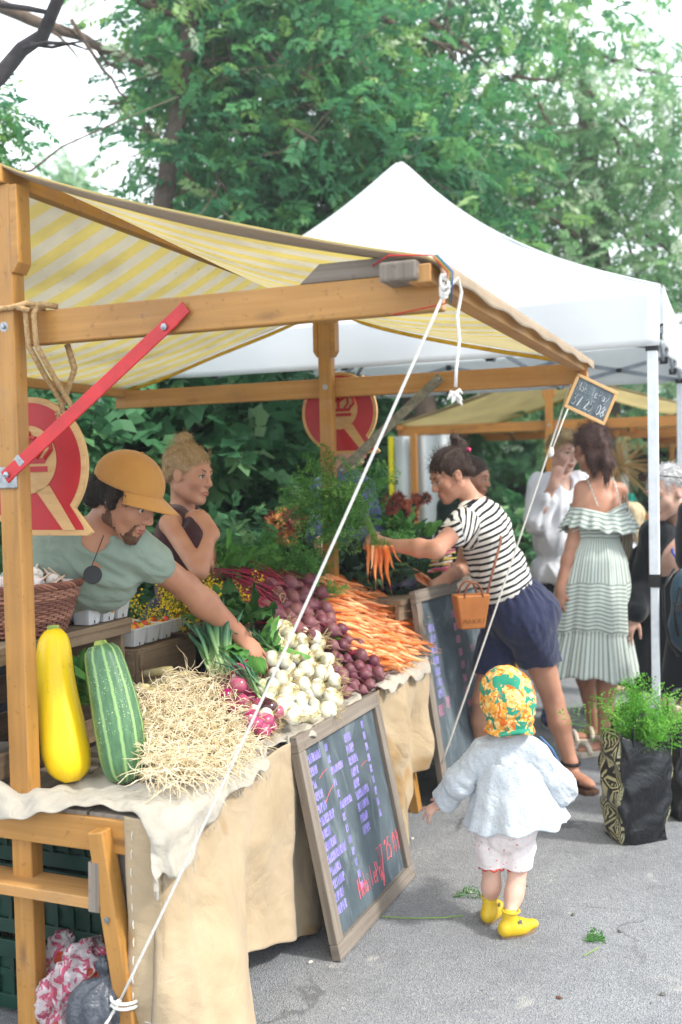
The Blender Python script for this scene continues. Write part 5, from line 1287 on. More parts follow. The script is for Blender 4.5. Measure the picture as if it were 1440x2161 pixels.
# yellow flowers
YF = leafmat('yellow_petals', [(0, '#4a6a24'), (.3, '#6a8a2c'), (.35, '#d8b81c'), (1, '#f0d428')], trans=.25)
for lab, x, y, n, Y in (('bunch of small yellow flowers left of the tattooed forearm', 375, 1275, 70, 3.62), ('bunch of small yellow flowers right of the forearm', 465, 1268, 60, 3.72)):
    c = at(x, y+50, Y); r = thing('yellow_flowers', lab, 'flowers', c, 'yellow flower bunches'); b = MB()
    for k in range(n):
        e = c + V3(rs.gauss(0, .062), rs.gauss(0, .06), .09+rs.gauss(0, .04)); b.t = rs.uniform(0, .2); b.tube([c+V3(rs.gauss(0, .02), rs.gauss(0, .02), -.06), (c+e)/2+V3(0, 0, .01), e], .0011, 4, cap=False)
        for j in range(24):
            g = e + V3(rs.gauss(0, .012), rs.gauss(0, .012), rs.gauss(0, .017)); s_ = .0048; w1 = nrm(V3(rs.gauss(0, 1), rs.gauss(0, 1), rs.gauss(0, 1)))*s_; w2 = nrm(np.cross(w1, V3(rs.gauss(0, 1), rs.gauss(0, 1), 1)))*s_
            bi = len(b.V); b.V += [list(g-w1), list(g-w2), list(g+w1), list(g+w2)]; b.T += [rs.uniform(.4, 1) if rs.random() < .8 else .1]*4; b.F.append([bi, bi+1, bi+2, bi+3]); b.MI.append(0); b.UV += [(0, 0)]*4
    b.build('blossom', YF, r, tint=True)

# ================================================================ second table beyond the stall
T2 = V3(.27, 4.50, 0); D2 = nrm(V3(.49, .87, 0)); P2 = V3(-D2[1], D2[0], 0)   # P2 points away behind the table
TT = lambda a, b_, z: T2 + D2*a + P2*b_ + ZZ*z
r = thing('trestle_table', 'pale wooden table beyond the stall, holding kale, dark cabbages and chard', 'table', TT(.7, .4, 0))
b = MB()
for k in range(5): b.bar(TT(-.03, .07+.145*k, .915), TT(1.7, .07+.145*k, .915), .14, .022)
b.build('table_top', WC, r, bevel=.002)
b = MB(); b.bar(TT(-.03, .02, .87), TT(1.7, .02, .87), .02, .07); b.build('apron', WC, r, bevel=.002)
for a in (.03, 1.62):
    for c in (.08, .62): b = MB(); b.bar(TT(a, c, 0), TT(a, c, .905), .045, .045, up=D2); b.build('leg', WO, r, bevel=.003)
r = thing('dark_cloth', 'dark navy cloth hanging at the far end of the stall, beside the second chalkboard', 'cloth', TT(0, .1, 0)); b = MB()
b.grid(20, 20, lambda x, y: TT(-.035+.02*math.sin(x*14), .06+.5*x, .86-.82*y) - D2*.02*math.sin(x*22+y*3)); b.build('cloth', cloth('navy_cloth', '#1c2344', '#141a34'), r, smooth=True, solid=.003)
BL2 = V3(.415, 4.45, 0); BR2 = BL2 + D2*.86; TL2 = TT(-.02, -.01, .965)
b2, sl2, Q2, ax2, ay2, n2, W2, H2 = board('tall chalkboard with rose-coloured writing, leaning behind the guy rope beside the striped-top woman', BL2, BR2, BL2 + (TT(-.0, -.012, .96)-BL2) - D2*((TT(-.0, -.012, .96)-BL2)@D2), .055, WG)
tx = MB(); y = H2-.17
for i, wd in enumerate((.05, .045, .05, .045, .05, .04, .05, .055, .05, .08, .06)):
    scrib(tx, Q2, ax2, ay2, n2, .40+.004*i, y, wd, .035, rs); 
    if i % 2: scrib(tx, Q2, ax2, ay2, n2, .56, y, .03, .03, rs)
    y -= .062
scrib(tx, Q2, ax2, ay2, n2, .10, H2-.58, .06, .05, rs); scrib(tx, Q2, ax2, ay2, n2, .19, H2-.56, .04, .05, rs)
tx.build('price_list', ROS, sl2)
tx = MB(); y = H2-.2
for i in range(7): scrib(tx, Q2, ax2, ay2, n2, .12, y, .06, .035, rs); y -= .05
tx.build('violet_list', VIO, sl2)
# produce on it
c = TT(.02, .22, .93)
def t2(px, py, b_):  # point on the vertical plane b_ behind the front edge
    d = ray(px, py); n = P2; t = (T2+P2*b_-CAMP)@n/(d@n); return CAMP+d*t
c = at(745, 1215, 4.75); leafbunch('kale_bunch', 'dark blue-green kale piled behind the carrots, right of the second post', 'kale', [c+V3(rs.uniform(-.10, .12), rs.uniform(-.05, .1), rs.uniform(-.10, .10)) for _ in range(12)], 70, .17, .075, KAL, lambda: V3(rs.gauss(0, .6), rs.gauss(-.5, .4), rs.uniform(.1, .9)), None, None, crk=.22)
c = at(830, 1225, 4.95); leafbunch('kale_bunch', 'dark kale leaves lying under the held carrots', 'kale', [c+V3(rs.uniform(-.10, .06), rs.uniform(0, .1), rs.uniform(-.06, .06)) for _ in range(8)], 26, .13, .06, KAL, lambda: V3(rs.gauss(-.2, .6), rs.gauss(-.5, .4), rs.uniform(0, .6)), None, None, crk=.22)
CAB = attrcol('purple_cabbage', [(0, '#1e1a36'), (.5, '#2a2344'), (1, '#3f3458')], .4, 30, .5)
for i, (x, y, R_) in enumerate(((812, 1233, .062), (852, 1232, .066))):
    c = at(x, y, 4.78+.03*i); r = thing('purple_cabbage', ('left', 'right')[i]+' of the two dark purple round cabbages at the table corner', 'cabbage', c, 'dark purple cabbages')
    b = MB(); n_ = 26
    def cf(u, v, R_=R_, c=c): 
        t = v*pi; a = u*2*pi; k = R_*(1+.03*math.sin(a*4+3*t)+.02*math.sin(9*t+a)); return c+V3(k*math.sin(t)*math.cos(a), k*math.sin(t)*math.sin(a), k*.92*math.cos(t))
    b.grid(30, 18, cf, tf=lambda u, v: .5+.3*math.sin(u*30+v*9)); b.build('head', CAB, r, smooth=True, tint=True)
    q = MB()
    for k in range(5): blade(q, c-ZZ*R_*.8+V3(rs.gauss(0, .02), -.03, 0), V3(rs.gauss(0, 1), -.4, .3), ZZ, .09, .08, rs, t=.6)
    q.build('outer_leaf', KAL, r, smooth=True, tint=True)
KC = Kind('carrot', 'carrot', 'orange carrot of the bunch lying right of the dark cabbages', 'bunched carrots on the far table', [carrot(200+i, .13, .011) for i in range(3)])
for k in range(8):
    p = at(858+3*k, 1195+2.0*k, 4.85+.02*k); KC.put(orient(p, -nrm(V3(.55, -.2, -.55)+V3(rs.gauss(0, .1), 0, rs.gauss(0, .1))), .95, k), rs)
c = at(845, 1178, 4.95); r = thing('feathery_greens', 'carrot tops of the small bunch behind the dark cabbages', 'greens', c); b = MB()
for k in range(26): frond(b, c+V3(rs.gauss(0, .03), rs.gauss(0, .03), 0), V3(rs.gauss(-.2, .5), rs.gauss(0, .4), 1), .12*rs.uniform(.6, 1.2), rs, t=rs.uniform(.3, .8))
b.build('fronds', GRN, r, tint=True)
for lab, x, y, n in (('leek tops standing behind the striped-top woman\'s forearm', 905, 1185, 34), ('green leek bunch right of the held carrots', 870, 1190, 20)):
    A = at(x, y+45, 5.05); r = thing('leek_bunch', lab, 'leeks', A, 'leek and onion tops'); b = MB()
    for k in range(n):
        a = A+V3(rs.gauss(0, .03), rs.gauss(0, .03), 0); e = a+V3(rs.gauss(0, .08), rs.gauss(0, .05), rs.uniform(.13, .22)); b.tube([a, (a+e)/2, e], [.008, .008, .001], 7, t=[.1, .5, .9], flat=.4)
    b.build('leaves', LEK, r, smooth=True, tint=True)
c = at(858, 1120, 5.4); leafbunch('leafy_bunch', 'rounded green leaves above the forearm of the striped-top woman', 'greens', [c+V3(rs.uniform(-.1, .1), 0, rs.uniform(-.05, .03)) for _ in range(6)], 26, .13, .08, GRN, lambda: V3(rs.gauss(0, .6), rs.gauss(-.3, .4), .6), G_)
CHM = attrcol('chard_stem', [(0, '#d43a72'), (.35, '#e05a8a'), (.4, '#e8c83a'), (.7, '#e8d060'), (.75, '#e9e4d8'), (1, '#efeae0')], .4, 60, .1, interp='CONSTANT')
r = thing('chard_stems', 'pink, yellow and white chard stems stacked near the woman\'s far hand', 'chard', at(935, 1195, 4.95)); b = MB()
for k in range(18):
    a = at(908+rs.uniform(-6, 6), 1180+rs.uniform(-14, 28), 4.95+rs.uniform(-.03, .03)); e = a+D2*rs.uniform(.1, .2)+V3(.04, 0, rs.gauss(0, .01)); b.t = rs.random(); b.tube([a, e], .0075, 7, flat=.5)
b.build('stems', CHM, r, smooth=True, tint=True)

# ================================================================ green crates, flower buckets behind
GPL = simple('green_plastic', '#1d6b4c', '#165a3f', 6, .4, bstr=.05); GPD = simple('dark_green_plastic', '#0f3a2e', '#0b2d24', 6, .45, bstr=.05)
def pcrate(label, c, ax, w, d, h, m, group):
    r = thing('plastic_crate', label, 'crate', c, group); ay = nrm(np.cross(ZZ, ax)); b = MB()
    for sg in (-1, 1):
        for z, hh in ((.02, .04), (h-.03, .05)): b.bar(c+ay*sg*(d/2)-ax*w/2+ZZ*z, c+ay*sg*(d/2)+ax*w/2+ZZ*z, .014, hh); b.bar(c+ax*sg*(w/2-.004)-ay*(d/2-.007)+ZZ*z, c+ax*sg*(w/2-.004)+ay*(d/2-.007)+ZZ*z, .012, hh)
    b.bar(c-ax*(w/2-.01)+ZZ*.008, c+ax*(w/2-.01)+ZZ*.008, d-.02, .01); b.build('frame', m, r, bevel=.002)
    q = MB(); n = int(w/.05)
    for sg in (-1, 1):
        for k in range(n+1):
            p = c+ay*sg*(d/2)+ax*(-w/2+w*k/n); q.bar(p+ZZ*.03, p+ZZ*(h-.05), .012, .011, up=ay)
        for k in range(int(d/.05)): p = c+ax*sg*(w/2-.004)+ay*(-d/2+.05*(k+.5)); q.bar(p+ZZ*.03, p+ZZ*(h-.05), .012, .011, up=ax)
        q.bar(c+ay*sg*(d/2-.003)-ax*w/2+ZZ*h*.5, c+ay*sg*(d/2-.003)+ax*w/2+ZZ*h*.5, .008, .02)
        q.bar(c+ay*sg*(d/2-.006)-ax*w*.49+ZZ*h*.45, c+ay*sg*(d/2-.006)+ax*w*.49+ZZ*h*.45, .004, h*.72)
    q.build('ribs', m, r); return r
for k, (lab) in enumerate(('bottom green plastic crate of the stack behind the flowers', 'middle green plastic crate of the stack behind the flowers', 'third green plastic crate from the bottom behind the flowers', 'top green plastic crate of the stack behind the flowers')):
    pcrate(lab, at(607, 1100, 5.6)*V3(1, 1, 0)+ZZ*(.02+.30*k), SV, .40, .30, .29, GPL, 'green plastic crates in the back stack')
FLM = attrcol('flower_petals', [(0, '#4a1410'), (.3, '#7a1c12'), (.6, '#b2401a'), (.85, '#d87a1c'), (1, '#e8a02c')], .6, 80, .2, trans=.2)
def flower(b, c, n, R_, t, rs):
    n = nrm(n); _, s_, u_ = frame(n)
    for ring in (0, 1):
        for k in range(15):
            a = 2*pi*(k+.5*ring)/15+rs.gauss(0, .08); d = nrm(s_*math.cos(a)+u_*math.sin(a)+n*(.25+.3*ring)); w_ = nrm(np.cross(d, n))*R_*.12
            L = R_*rs.uniform(.8, 1.1)*(1-.15*ring); tt = min(1, max(0, t+rs.uniform(-.15, .15)))
            bi = len(b.V); b.V += [list(c+d*R_*.2), list(c+d*L*.6+w_+n*.004), list(c+d*L), list(c+d*L*.6-w_+n*.004)]; b.T += [max(0, tt-.25), tt, min(1, tt+.1), tt]; b.F.append([bi, bi+1, bi+2, bi+3]); b.MI.append(0); b.UV += [(0, 0)]*4
BK = simple('bucket_black', '#20242c', '#181b20', 8, .4)
for lab, x, y, Y, n, t, sx_ in (('black bucket of rust-red and orange sunflowers behind the second post', 638, 1110, 5.25, 22, .55, .13), ('bucket of dark red flowers seen behind the held carrot tops', 862, 1085, 5.9, 16, .28, .09)):
    c = at(x, y, Y); r = thing('flower_bucket', lab, 'flower bucket', c*V3(1, 1, 0)+ZZ*(c[2]-.42), 'flower buckets'); b = MB(); zc_ = c[2]-.42
    b.lathe([(.11, 0), (.14, .30), (.147, .31), (.137, .31), (.10, .02)], 20, c*V3(1, 1, 0)+ZZ*zc_, ZZ); b.build('bucket', BK, r, smooth=False)
    b = MB(); q = MB()
    for k in range(n):
        e = c + V3(rs.uniform(-sx_, sx_)*1.15, rs.uniform(-.12, .08), rs.uniform(-.07, .10)); flower(b, e, V3(rs.gauss(0, .5), -1, rs.gauss(.2, .4)), rs.uniform(.045, .068), t+rs.choice((-.25, 0, .3)), rs)
        q.tube([c-ZZ*.15, (c+e)/2-ZZ*.02, e+V3(0, .02, 0)], .003, 5); q.lathe([(.001, -.004), (.012, -.002), (.010, .003), (.001, .005)], 8, e, V3(0, -1, .2))
    b.build('petals', FLM, r, tint=True); q.build('stems', simple('flower_stem', '#2c1c12', '#2c4020', 40, .8), r)
c = at(1352, 1150, 8.6)
for lab, x, y, Y, t in (('orange marigolds behind the child in white', 1372, 1100, 9.4, 1.), ('orange flower heads far right behind the tent leg', 1425, 1080, 9.8, .9)):
    c = at(x, y, Y); r = thing('marigolds', lab, 'flowers', c, 'far orange flowers'); b = MB()
    for k in range(7): flower(b, c+V3(rs.uniform(-.13, .13), rs.uniform(-.1, .1), rs.uniform(-.05, .05)), V3(0, -1, .5), .045, t, rs)
    b.build('petals', FLM, r, tint=True)
    q = MB(); 
    for k in range(30): blade(q, c+V3(rs.uniform(-.15, .15), rs.uniform(-.1, .1), -.08), V3(rs.gauss(0, .6), -.3, .3), ZZ, .1, .05, rs, t=.6)
    q.build('leaves', GRN, r, tint=True)
# dark crates and bags under the near table
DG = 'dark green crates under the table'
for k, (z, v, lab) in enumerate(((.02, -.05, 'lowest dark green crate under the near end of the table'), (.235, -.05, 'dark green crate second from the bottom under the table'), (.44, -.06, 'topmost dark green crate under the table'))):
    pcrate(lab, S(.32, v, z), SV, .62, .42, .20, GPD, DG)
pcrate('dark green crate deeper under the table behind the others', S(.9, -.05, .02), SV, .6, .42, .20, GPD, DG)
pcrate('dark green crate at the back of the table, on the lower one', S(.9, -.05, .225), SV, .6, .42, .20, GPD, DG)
b = MB(); b.bar(S(.092, .02, .275+.09), S(.092, .17, .275+.085), .003, .017, up=ZZ); o_ = b.build('crate_label', simple('paper_label', '#a9b0ae', '#8e9694', 200, .8), bpy.data.objects['plastic_crate.005'] if 'plastic_crate.005' in bpy.data.objects else None)
for k, (z, lab) in enumerate(((.02, 'brown slatted crate at the far left under the stall'), (.3, 'brown slatted crate stacked at the far left'))):
    r = slatcrate('wooden_crate', lab, .02, .5, -.72, -.36, z, z+.26, False, WC, 'weathered wooden crates')
FLMB, nt, o = nodes('printed_film'); co = coords(nt)
cc = mixc(nt, ramp(nt, noise(nt, co, 32, 2, .5, 1.5), [(.5, 0.), (.53, 1.)]), hexc('#e9dfe2'), hexc('#d4587a')); cc = mixc(nt, ramp(nt, noise(nt, co, 12, 2), [(.60, 0.), (.62, 1.)]), cc, hexc('#d8502c'))
finish(nt, o, cc, .15, noise(nt, co, 30, 5, .7, 1.), .9, .02, alpha=ramp(nt, noise(nt, co, 18, 2), [(.4, .5), (.6, .9)]), spec=.8)
GB = simple('grey_film', '#3c4048', '#50545c', 10, .3, bscale=40, bstr=.9, bdist=.012)
def bagblob(name, label, cat, prims, m, disp, h=.006, extra=None, group=None, org=None):
    r = thing(name, label, cat, org if org is not None else prims[0][1], group); o = sdf(prims, h, 'film', m, r, disp=disp); return r
def crumple(a, s, seed): return lambda V: a*(1-2*np.abs(snoise(V, s, seed, 4)))
c = S(-.0, .17, .16)
A = atz(185, 2085, .20)*1; A = S(.05, .10, .17)
q0 = at(150, 2060, 2.56); 
bagblob('plastic_bag', 'pink, red and white printed plastic bag under the near table end', 'plastic bag', [ell(at(185, 2060, 2.60), V3(.075, .06, .085)), ell(at(130, 2110, 2.58), V3(.06, .06, .065), k=.03), ell(at(215, 2020, 2.66), V3(.05, .05, .05), k=.03)], FLMB, crumple(.012, 70, 3), group='plastic bags')
bagblob('plastic_bag', 'small white plastic bag with orange flag-like print beside the left post', 'plastic bag', [ell(at(125, 2015, 2.70), V3(.035, .03, .06)), cap(at(120, 2040, 2.7), at(140, 1985, 2.7), .03, .02)], FLMB, crumple(.009, 80, 5), group='plastic bags')
gb_ = [ell(at(205, 2140, 2.44), V3(.075, .05, .085)), cap(at(215, 2110, 2.44), at(232, 2070, 2.45), .035, .012, .03), cap(at(232, 2070, 2.45), at(222, 2035, 2.45), .010, .022, .01)]
def dsp(V): q = V - at(228, 2072, 2.445); a = np.arctan2(q[:, 0], q[:, 1]*1.4+.001); return .004*np.sin(a*13+4*snoise(V, 12, 2))+.004*snoise(V, 50, 8)
bagblob('plastic_bag', 'dark grey knotted plastic bag hanging on the left table leg', 'plastic bag', gb_, GB, dsp, group='plastic bags')
bagblob('plastic_bag', 'pink patterned bag glimpsed between the table leg and the burlap', 'plastic bag', [ell(at(300, 2120, 2.72), V3(.03, .04, .14))], FLMB, crumple(.007, 70, 9), group='plastic bags')

# ================================================================ shopping bags on the asphalt
BB, nt, o = nodes('black_bag_film'); co = coords(nt); finish(nt, o, hexc('#101216'), .28, N2(nt, 'ADD', noise(nt, co, 9, 6, .6, 1.), N2(nt, 'MULTIPLY', noise(nt, co, 60, 3), .2)), .8, .015, spec=.5)
BP_, nt, o = nodes('leaf_print'); co = coords(nt, 'UV'); 
ww = N(nt, 'TexVoronoi'); ww.feature = 'SMOOTH_F1'; ww.inputs['Scale'].default_value = 5.2; ww.inputs['Smoothness'].default_value = .1; nt.links.new(co, ww.inputs['Vector'])
w2 = N(nt, 'TexWave'); w2.inputs['Scale'].default_value = 7; w2.inputs['Distortion'].default_value = 9; w2.inputs['Detail Scale'].default_value = 1.2; nt.links.new(co, w2.inputs['Vector'])
ve = N(nt, 'TexVoronoi'); ve.feature = 'DISTANCE_TO_EDGE'; ve.inputs['Scale'].default_value = 4.2; nt.links.new(co, ve.inputs['Vector'])
f1_ = ramp(nt, ve.outputs['Distance'], [(.05, 0.), (.06, 1.), (.12, 1.), (.13, 0.)]); f2_ = ramp(nt, w2.outputs['Fac'], [(.55, 0.), (.62, 1.)])
mxm = N2(nt, 'MAXIMUM', f1_, N2(nt, 'MULTIPLY', f2_, ramp(nt, ve.outputs['Distance'], [(.17, 0.), (.19, 1.)])))
finish(nt, o, mixc(nt, mxm, hexc('#131518'), hexc('#b9b58c')), .35, noise(nt, coords(nt), 12, 4), .5, .01, spec=.5)
def sbag(name, label, c, ax, w, d, h, seed, group, print_):
    r = thing(name, label, 'shopping bag', c, group); ay = nrm(np.cross(ZZ, ax)); rr = np.random.RandomState(seed)
    def corner(t):   # rounded rectangle perimeter param
        a = t*2*pi; x = np.sign(math.cos(a))*abs(math.cos(a))**.38; y = np.sign(math.sin(a))*abs(math.sin(a))**.38; return x, y
    b = MB()
    def fn(t, y):
        cx, cy = corner(t); k = .86+.14*min(y*3, 1)+.03*math.sin(y*5+t*12)
        top = 1 - .10*abs(cy)*(y > .8)*(y-.8)*5*.8
        p = c + ax*cx*w/2*k + ay*cy*d/2*k*(1 if y < .8 else 1-.25*(y-.8)*5*(abs(cx) < .8)) + ZZ*h*y*(1+.05*math.sin(4*t*pi+seed)*y)
        return p + (ax*math.sin(y*17+t*29+seed)+ay*math.sin(y*13-t*37))*.007
    b.grid(96, 44, fn, uvf=lambda t, y: (t*4, y*1.6)); b.wrinkle(.006, 34, seed, (.2, .1, 1), .5); n_ = len(b.F)
    for i in range(n_):
        t = (i//44)/96; b.MI[i] = 1 if print_ and (abs(((t+.125) % .5)-.125) < .085) else 0
    b.add([c+ax*sx*w*.42+ay*sy*d*.42+ZZ*.006 for sx, sy in ((-1, -1), (1, -1), (1, 1), (-1, 1))], [[0, 1, 2, 3]])
    b.build('body', [BB, BP_], r, smooth=True, solid=.002)
    for sg in (-1, 1):
        q = MB(); q.tube([c+ay*sg*d*.42+ax*w*x+ZZ*(h*z) for x, z in ((-.25, .9), (-.24, 1.08), (-.1, 1.2), (.1, 1.2), (.24, 1.08), (.25, .9))], .009, 6, flat=.4); q.build('handle', BB, r, smooth=True)
    return r
bc = atz(1358, 1785, 0)+V3(0, .10, 0); bax = nrm(V3(.96, .28, 0))
sbag('shopping_bag', 'shiny black shopping bag with cream leaf print, full of feathery green tops', bc, bax, .235, .18, .43, 1, 'black shopping bags', True)
bc2 = atz(1475, 1735, 0)+V3(0, .1, 0); sbag('shopping_bag', 'plain black bag cut off at the right edge of the photo', bc2, bax, .24, .17, .44, 5, 'black shopping bags', False)
r = thing('fennel_greens', 'bright green feathery tops sticking out of the leaf-print shopping bag', 'greens', bc+ZZ*.38); b = MB()
for k in range(75): frond(b, bc+V3(rs.gauss(.01, .035), rs.gauss(0, .03), .33), V3(rs.gauss(.10, .30), rs.gauss(-.05, .25), 1), .29*rs.uniform(.5, 1.15), rs, t=rs.uniform(.3, 1), wide=.42, droop=.7, leaf=.010)
b.build('fronds', BRI, r, tint=True)
r = thing('garlic_bag_filling', 'pale vegetables on top of the plain black bag', 'vegetables', bc2+ZZ*.42); b = MB()
for k in range(6): b.lathe([(.001, -.03), (.028, -.012), (.03, .008), (.012, .03), (.004, .05)], 12, bc2+V3(-.07+rs.uniform(-.03, .1), -.03, .42+rs.uniform(0, .04)), V3(rs.gauss(0, 1), -.3, .5))
b.build('vegetables', GM, r, smooth=True, tint=True)
# litter on the asphalt
def litter(name, label, cat, x, y, mbf, m, **k): c = atz(x, y, .004); r = thing(name, label, cat, c); b = MB(); mbf(b, c); b.build(k.get('part', 'piece'), m, r, tint=k.get('tint', False)); return r
def sprig(b, c, n=4, L=.09, d=(1, .2, .05)):
    for k in range(n): frond(b, c, nrm(V3(*d)+V3(rs.gauss(0, .2), rs.gauss(0, .2), 0)), L, rs, t=.6, droop=.15, leaf=.008)
litter('fallen_sprig', 'little green sprig on the asphalt behind the child\'s left shoe', 'sprig', 955, 1892, lambda b, c: sprig(b, c), GRN, tint=True)
litter('fallen_sprig', 'wilted green sprig on the asphalt right of the child', 'sprig', 1232, 1984, lambda b, c: sprig(b, c, 6, .06), GRN, tint=True)
litter('fallen_stalk', 'long thin green stalk lying beside the chalkboard foot', 'stalk', 890, 1940, lambda b, c: b.tube([c+V3(-.13, .02, .003), c+V3(-.03, 0, .004), c+V3(.07, 0, .004), c+V3(.14, .012, .004)], .0022, 5), simple('stalkg', '#7a9a4c', rough=.7))
litter('fallen_stalk', 'short pale stalk on the asphalt at the lower right', 'stalk', 1250, 2012, lambda b, c: b.tube([c+V3(-.03, -.02, .003), c+V3(.03, .03, .004)], .0018, 5), simple('stalkg', '#7a9a4c', rough=.7))
pm = simple('pebble', '#4a4a48', '#6b6862', 40, .9); pw = simple('pebble_white', '#cfcac0', '#b5aea2', 40, .8)
for i, (x, y, s_, m_, lab) in enumerate(((1112, 1870, .006, pm, 'dark pebble right of the child\'s ankle'), (1210, 1930, .008, pm, 'dark crumb of soil on the asphalt right of the yellow shoes'), (1308, 1965, .007, pm, 'dark pebble near the wilted sprig'), (990, 1882, .011, pw, 'white pebble behind the child\'s feet'), (1180, 2105, .008, simple('pebble_brown', '#6a4a38', rough=.9), 'brown crumb on the asphalt at the bottom'), (1398, 2098, .008, pm, 'dark pebble at the lower right corner'), (655, 2030, .008, pw, 'white pebble left of the chalkboard foot'), (870, 1770, .009, pw, 'white pebble under the far table end'))):
    c = atz(x, y, s_*.4); b = MB(); b.lathe([(.0005, -s_*.5), (s_*.8, -s_*.3), (s_, 0), (s_*.6, s_*.4), (.0005, s_*.5)], 7, (0, 0, 0), fn=lambda a, y: 1+.3*math.sin(a*2+i)); o = b.build('pebble', m_, None, org=(0, 0, 0)); o.location = tuple(c); tag(o, lab, 'pebble', 'loose pebbles')
# ================================================================ people
SK1 = skinmat('tanned_skin', '#b58468', '#a06a54'); SK2 = skinmat('warm_skin', '#bd8d74', '#aa735c'); SK3 = skinmat('fair_skin', '#cfaa96', '#c08c7c'); SK4 = skinmat('child_skin', '#d2ac98', '#c59080')
def torsoprims(chest, pelvis, side, s=1., inf=0., wd=1., dp=1., k=.05, sho=None):
    up = nrm(chest-pelvis); side = nrm(side - up*(side@up)); fw = np.cross(up, side); R = np.stack([side, fw, up], 1); L = np.linalg.norm(chest-pelvis)
    P = [ell(chest, V3(.150*wd*s+inf, .100*dp*s+inf, .15*s+inf), R, k), ell(pelvis*.45+chest*.55, V3(.125*wd*s+inf, .092*dp*s+inf, .14*s+inf), R, k), ell(pelvis, V3(.155*wd*s+inf, .112*dp*s+inf, .12*s+inf), R, k)]
    return P, R
def limb(a, m, b, r, inf=0., k=.02, bulge=.35):
    c = a*(1-bulge)+m*bulge
    return [cap(a, m, r[0]+inf, r[1]+inf, k), cap(m, m*.65+b*.35, r[1]+inf, r[2]+inf, k), cap(m*.65+b*.35, b, r[2]+inf, r[3]+inf, k)]
ARM = (.046, .036, .038, .025); LEG = (.082, .054, .056, .034)
def foot(b_, d, s=1., r=.03): d = nrm(d); return [cap(b_, b_-ZZ*.035*s, .033*s, .034*s, .02), cap(b_-ZZ*.045*s-d*.02*s, b_-ZZ*.055*s+d*.13*s, .034*s, .026*s, .02, (ZZ, .7)), cap(b_-ZZ*.06*s+d*.08*s, b_-ZZ*.06*s+d*.16*s, .036*s, .022*s, .02, (ZZ, .55))]
def shoe(name, b_, d, m, root, s=1., solem=None, h=.006, high=.0):
    d = nrm(d*V3(1, 1, 0)); z0 = b_*V3(1, 1, 0)
    o = sdf([cap(z0+ZZ*.075*s, z0+ZZ*(.055+high)*s, .038*s, .040*s, .02), cap(z0+ZZ*.045*s-d*.03*s, z0+ZZ*.04*s+d*.06*s, .042*s, .042*s, .02), cap(z0+ZZ*.04*s+d*.05*s, z0+ZZ*.035*s+d*.15*s, .044*s, .034*s, .03, (ZZ, .75)), plane(z0+ZZ*.008, -ZZ), plane(z0+ZZ*(.085+high)*s, ZZ)], h, name, m, root)
    b = MB(); n = 20
    pts = [(z0 + d*(.055*s+.115*s*math.cos(t)) + np.cross(ZZ, d)*(.043*s*math.sin(t)*(1+.12*math.cos(t)))) for t in np.linspace(0, 2*pi, n+1)[:-1]]
    for z in (.001, .018*s): b.V += [list(p+ZZ*z) for p in pts]; b.T += [0]*n
    b.F += [list(range(n))[::-1], [n+j for j in range(n)]]+[[j, (j+1) % n, n+(j+1) % n, n+j] for j in range(n)]; b.MI += [0]*(n+2); b.UV += [(0, 0)]*(n*2+n*4)
    b.build('sole', solem or simple('rubber_sole', '#2a2826', rough=.8), o); return o
def strands(name, root, m, fn, n, r=.0016, steps=6):
    b = MB()
    for k in range(n): P = fn(k); b.tube(P, [r*(1-.6*i/(len(P)-1)) for i in range(len(P))], 4, cap=False)
    return b.build(name, m, root, smooth=True)

# ---------------- seller with the ochre cap
rt = thing('person', 'bearded man in ochre cap and sage T-shirt leaning over the table to reach the onions', 'person', S(.3, -.75, 0))
hc = at(268, 1052, 3.0); HR = hframe(V3(.75, -.35, -.42), V3(.42, -.1, .85)); hp, HL = headprims(hc, HR, 1.0, 1.02)
chest = at(185, 1195, 3.10); pel = V3(-1.18, 3.28, .98); shL = at(272, 1150, 3.06); shR = at(88, 1165, 3.06); el = at(392, 1238, 3.24); wr = at(503, 1338, 3.35)
rel = at(10, 1290, 3.0); rwr = S(.05, -.40, 1.03)
TP, TR_ = torsoprims(chest, pel, shL-shR, 1.0)
neckb = at(205, 1140, 3.06)
body = hp + [cap(neckb, HL(0, -.03, -.045), .058, .052, .03)] + TP + [cap(neckb, shL, .05, .045, .04), cap(neckb, shR, .05, .045, .04)] + limb(shL, el, wr, (.052, .042, .046, .029)) + limb(shR, rel, rwr, (.05, .04, .042, .028))
hd = nrm(at(548, 1385, 3.37)-wr)
body += handprims(wr, hd, nrm(V3(.45, -.55, .7)), -1, 1.0, curl=(.35, .25, .3, .4), spread=.17, thumb=.75, tcurl=.6)
body += handprims(rwr, V3(.3, .3, -.3), ZZ, 1, 1.0, curl=(.6, .6, .6, .6))
for sg in (-1, 1):
    hpx = pel + nrm(shL-shR)*sg*.09 - ZZ*.06; kn = hpx*V3(1, 1, 0)+ZZ*.50-V3(.0, 0, 0); an = kn*V3(1, 1, 0)+ZZ*.09-V3(.05, 0, 0); body += limb(hpx, kn, an, LEG)
bo = sdf(body, .0052, 'body', SK1, rt)
face_extras(HL, HR, 1.0, bo, '#2a1c14', '#9a5a4c', '#1c120c')
shirt, _ = torsoprims(chest, pel, shL-shR, 1.0, .016, k=.05)
shirt += [cap(neckb-ZZ*.015, shL-ZZ*.005, .062, .062, .04), cap(neckb-ZZ*.015, shR-ZZ*.005, .062, .062, .04), cap(shL, shL*.58+el*.42, .058, .062, .025), cap(shR, shR*.45+rel*.55, .064, .064, .03)]
shirt += [plane(shL*.50+el*.50, nrm(el-shL)) if False else ell(neckb+V3(.015, -.06, .025), V3(.045, .075, .055), np.stack([nrm(V3(1, .2, 0)), nrm(V3(-.2, 1, 0)), ZZ], 1), .01, '-')]
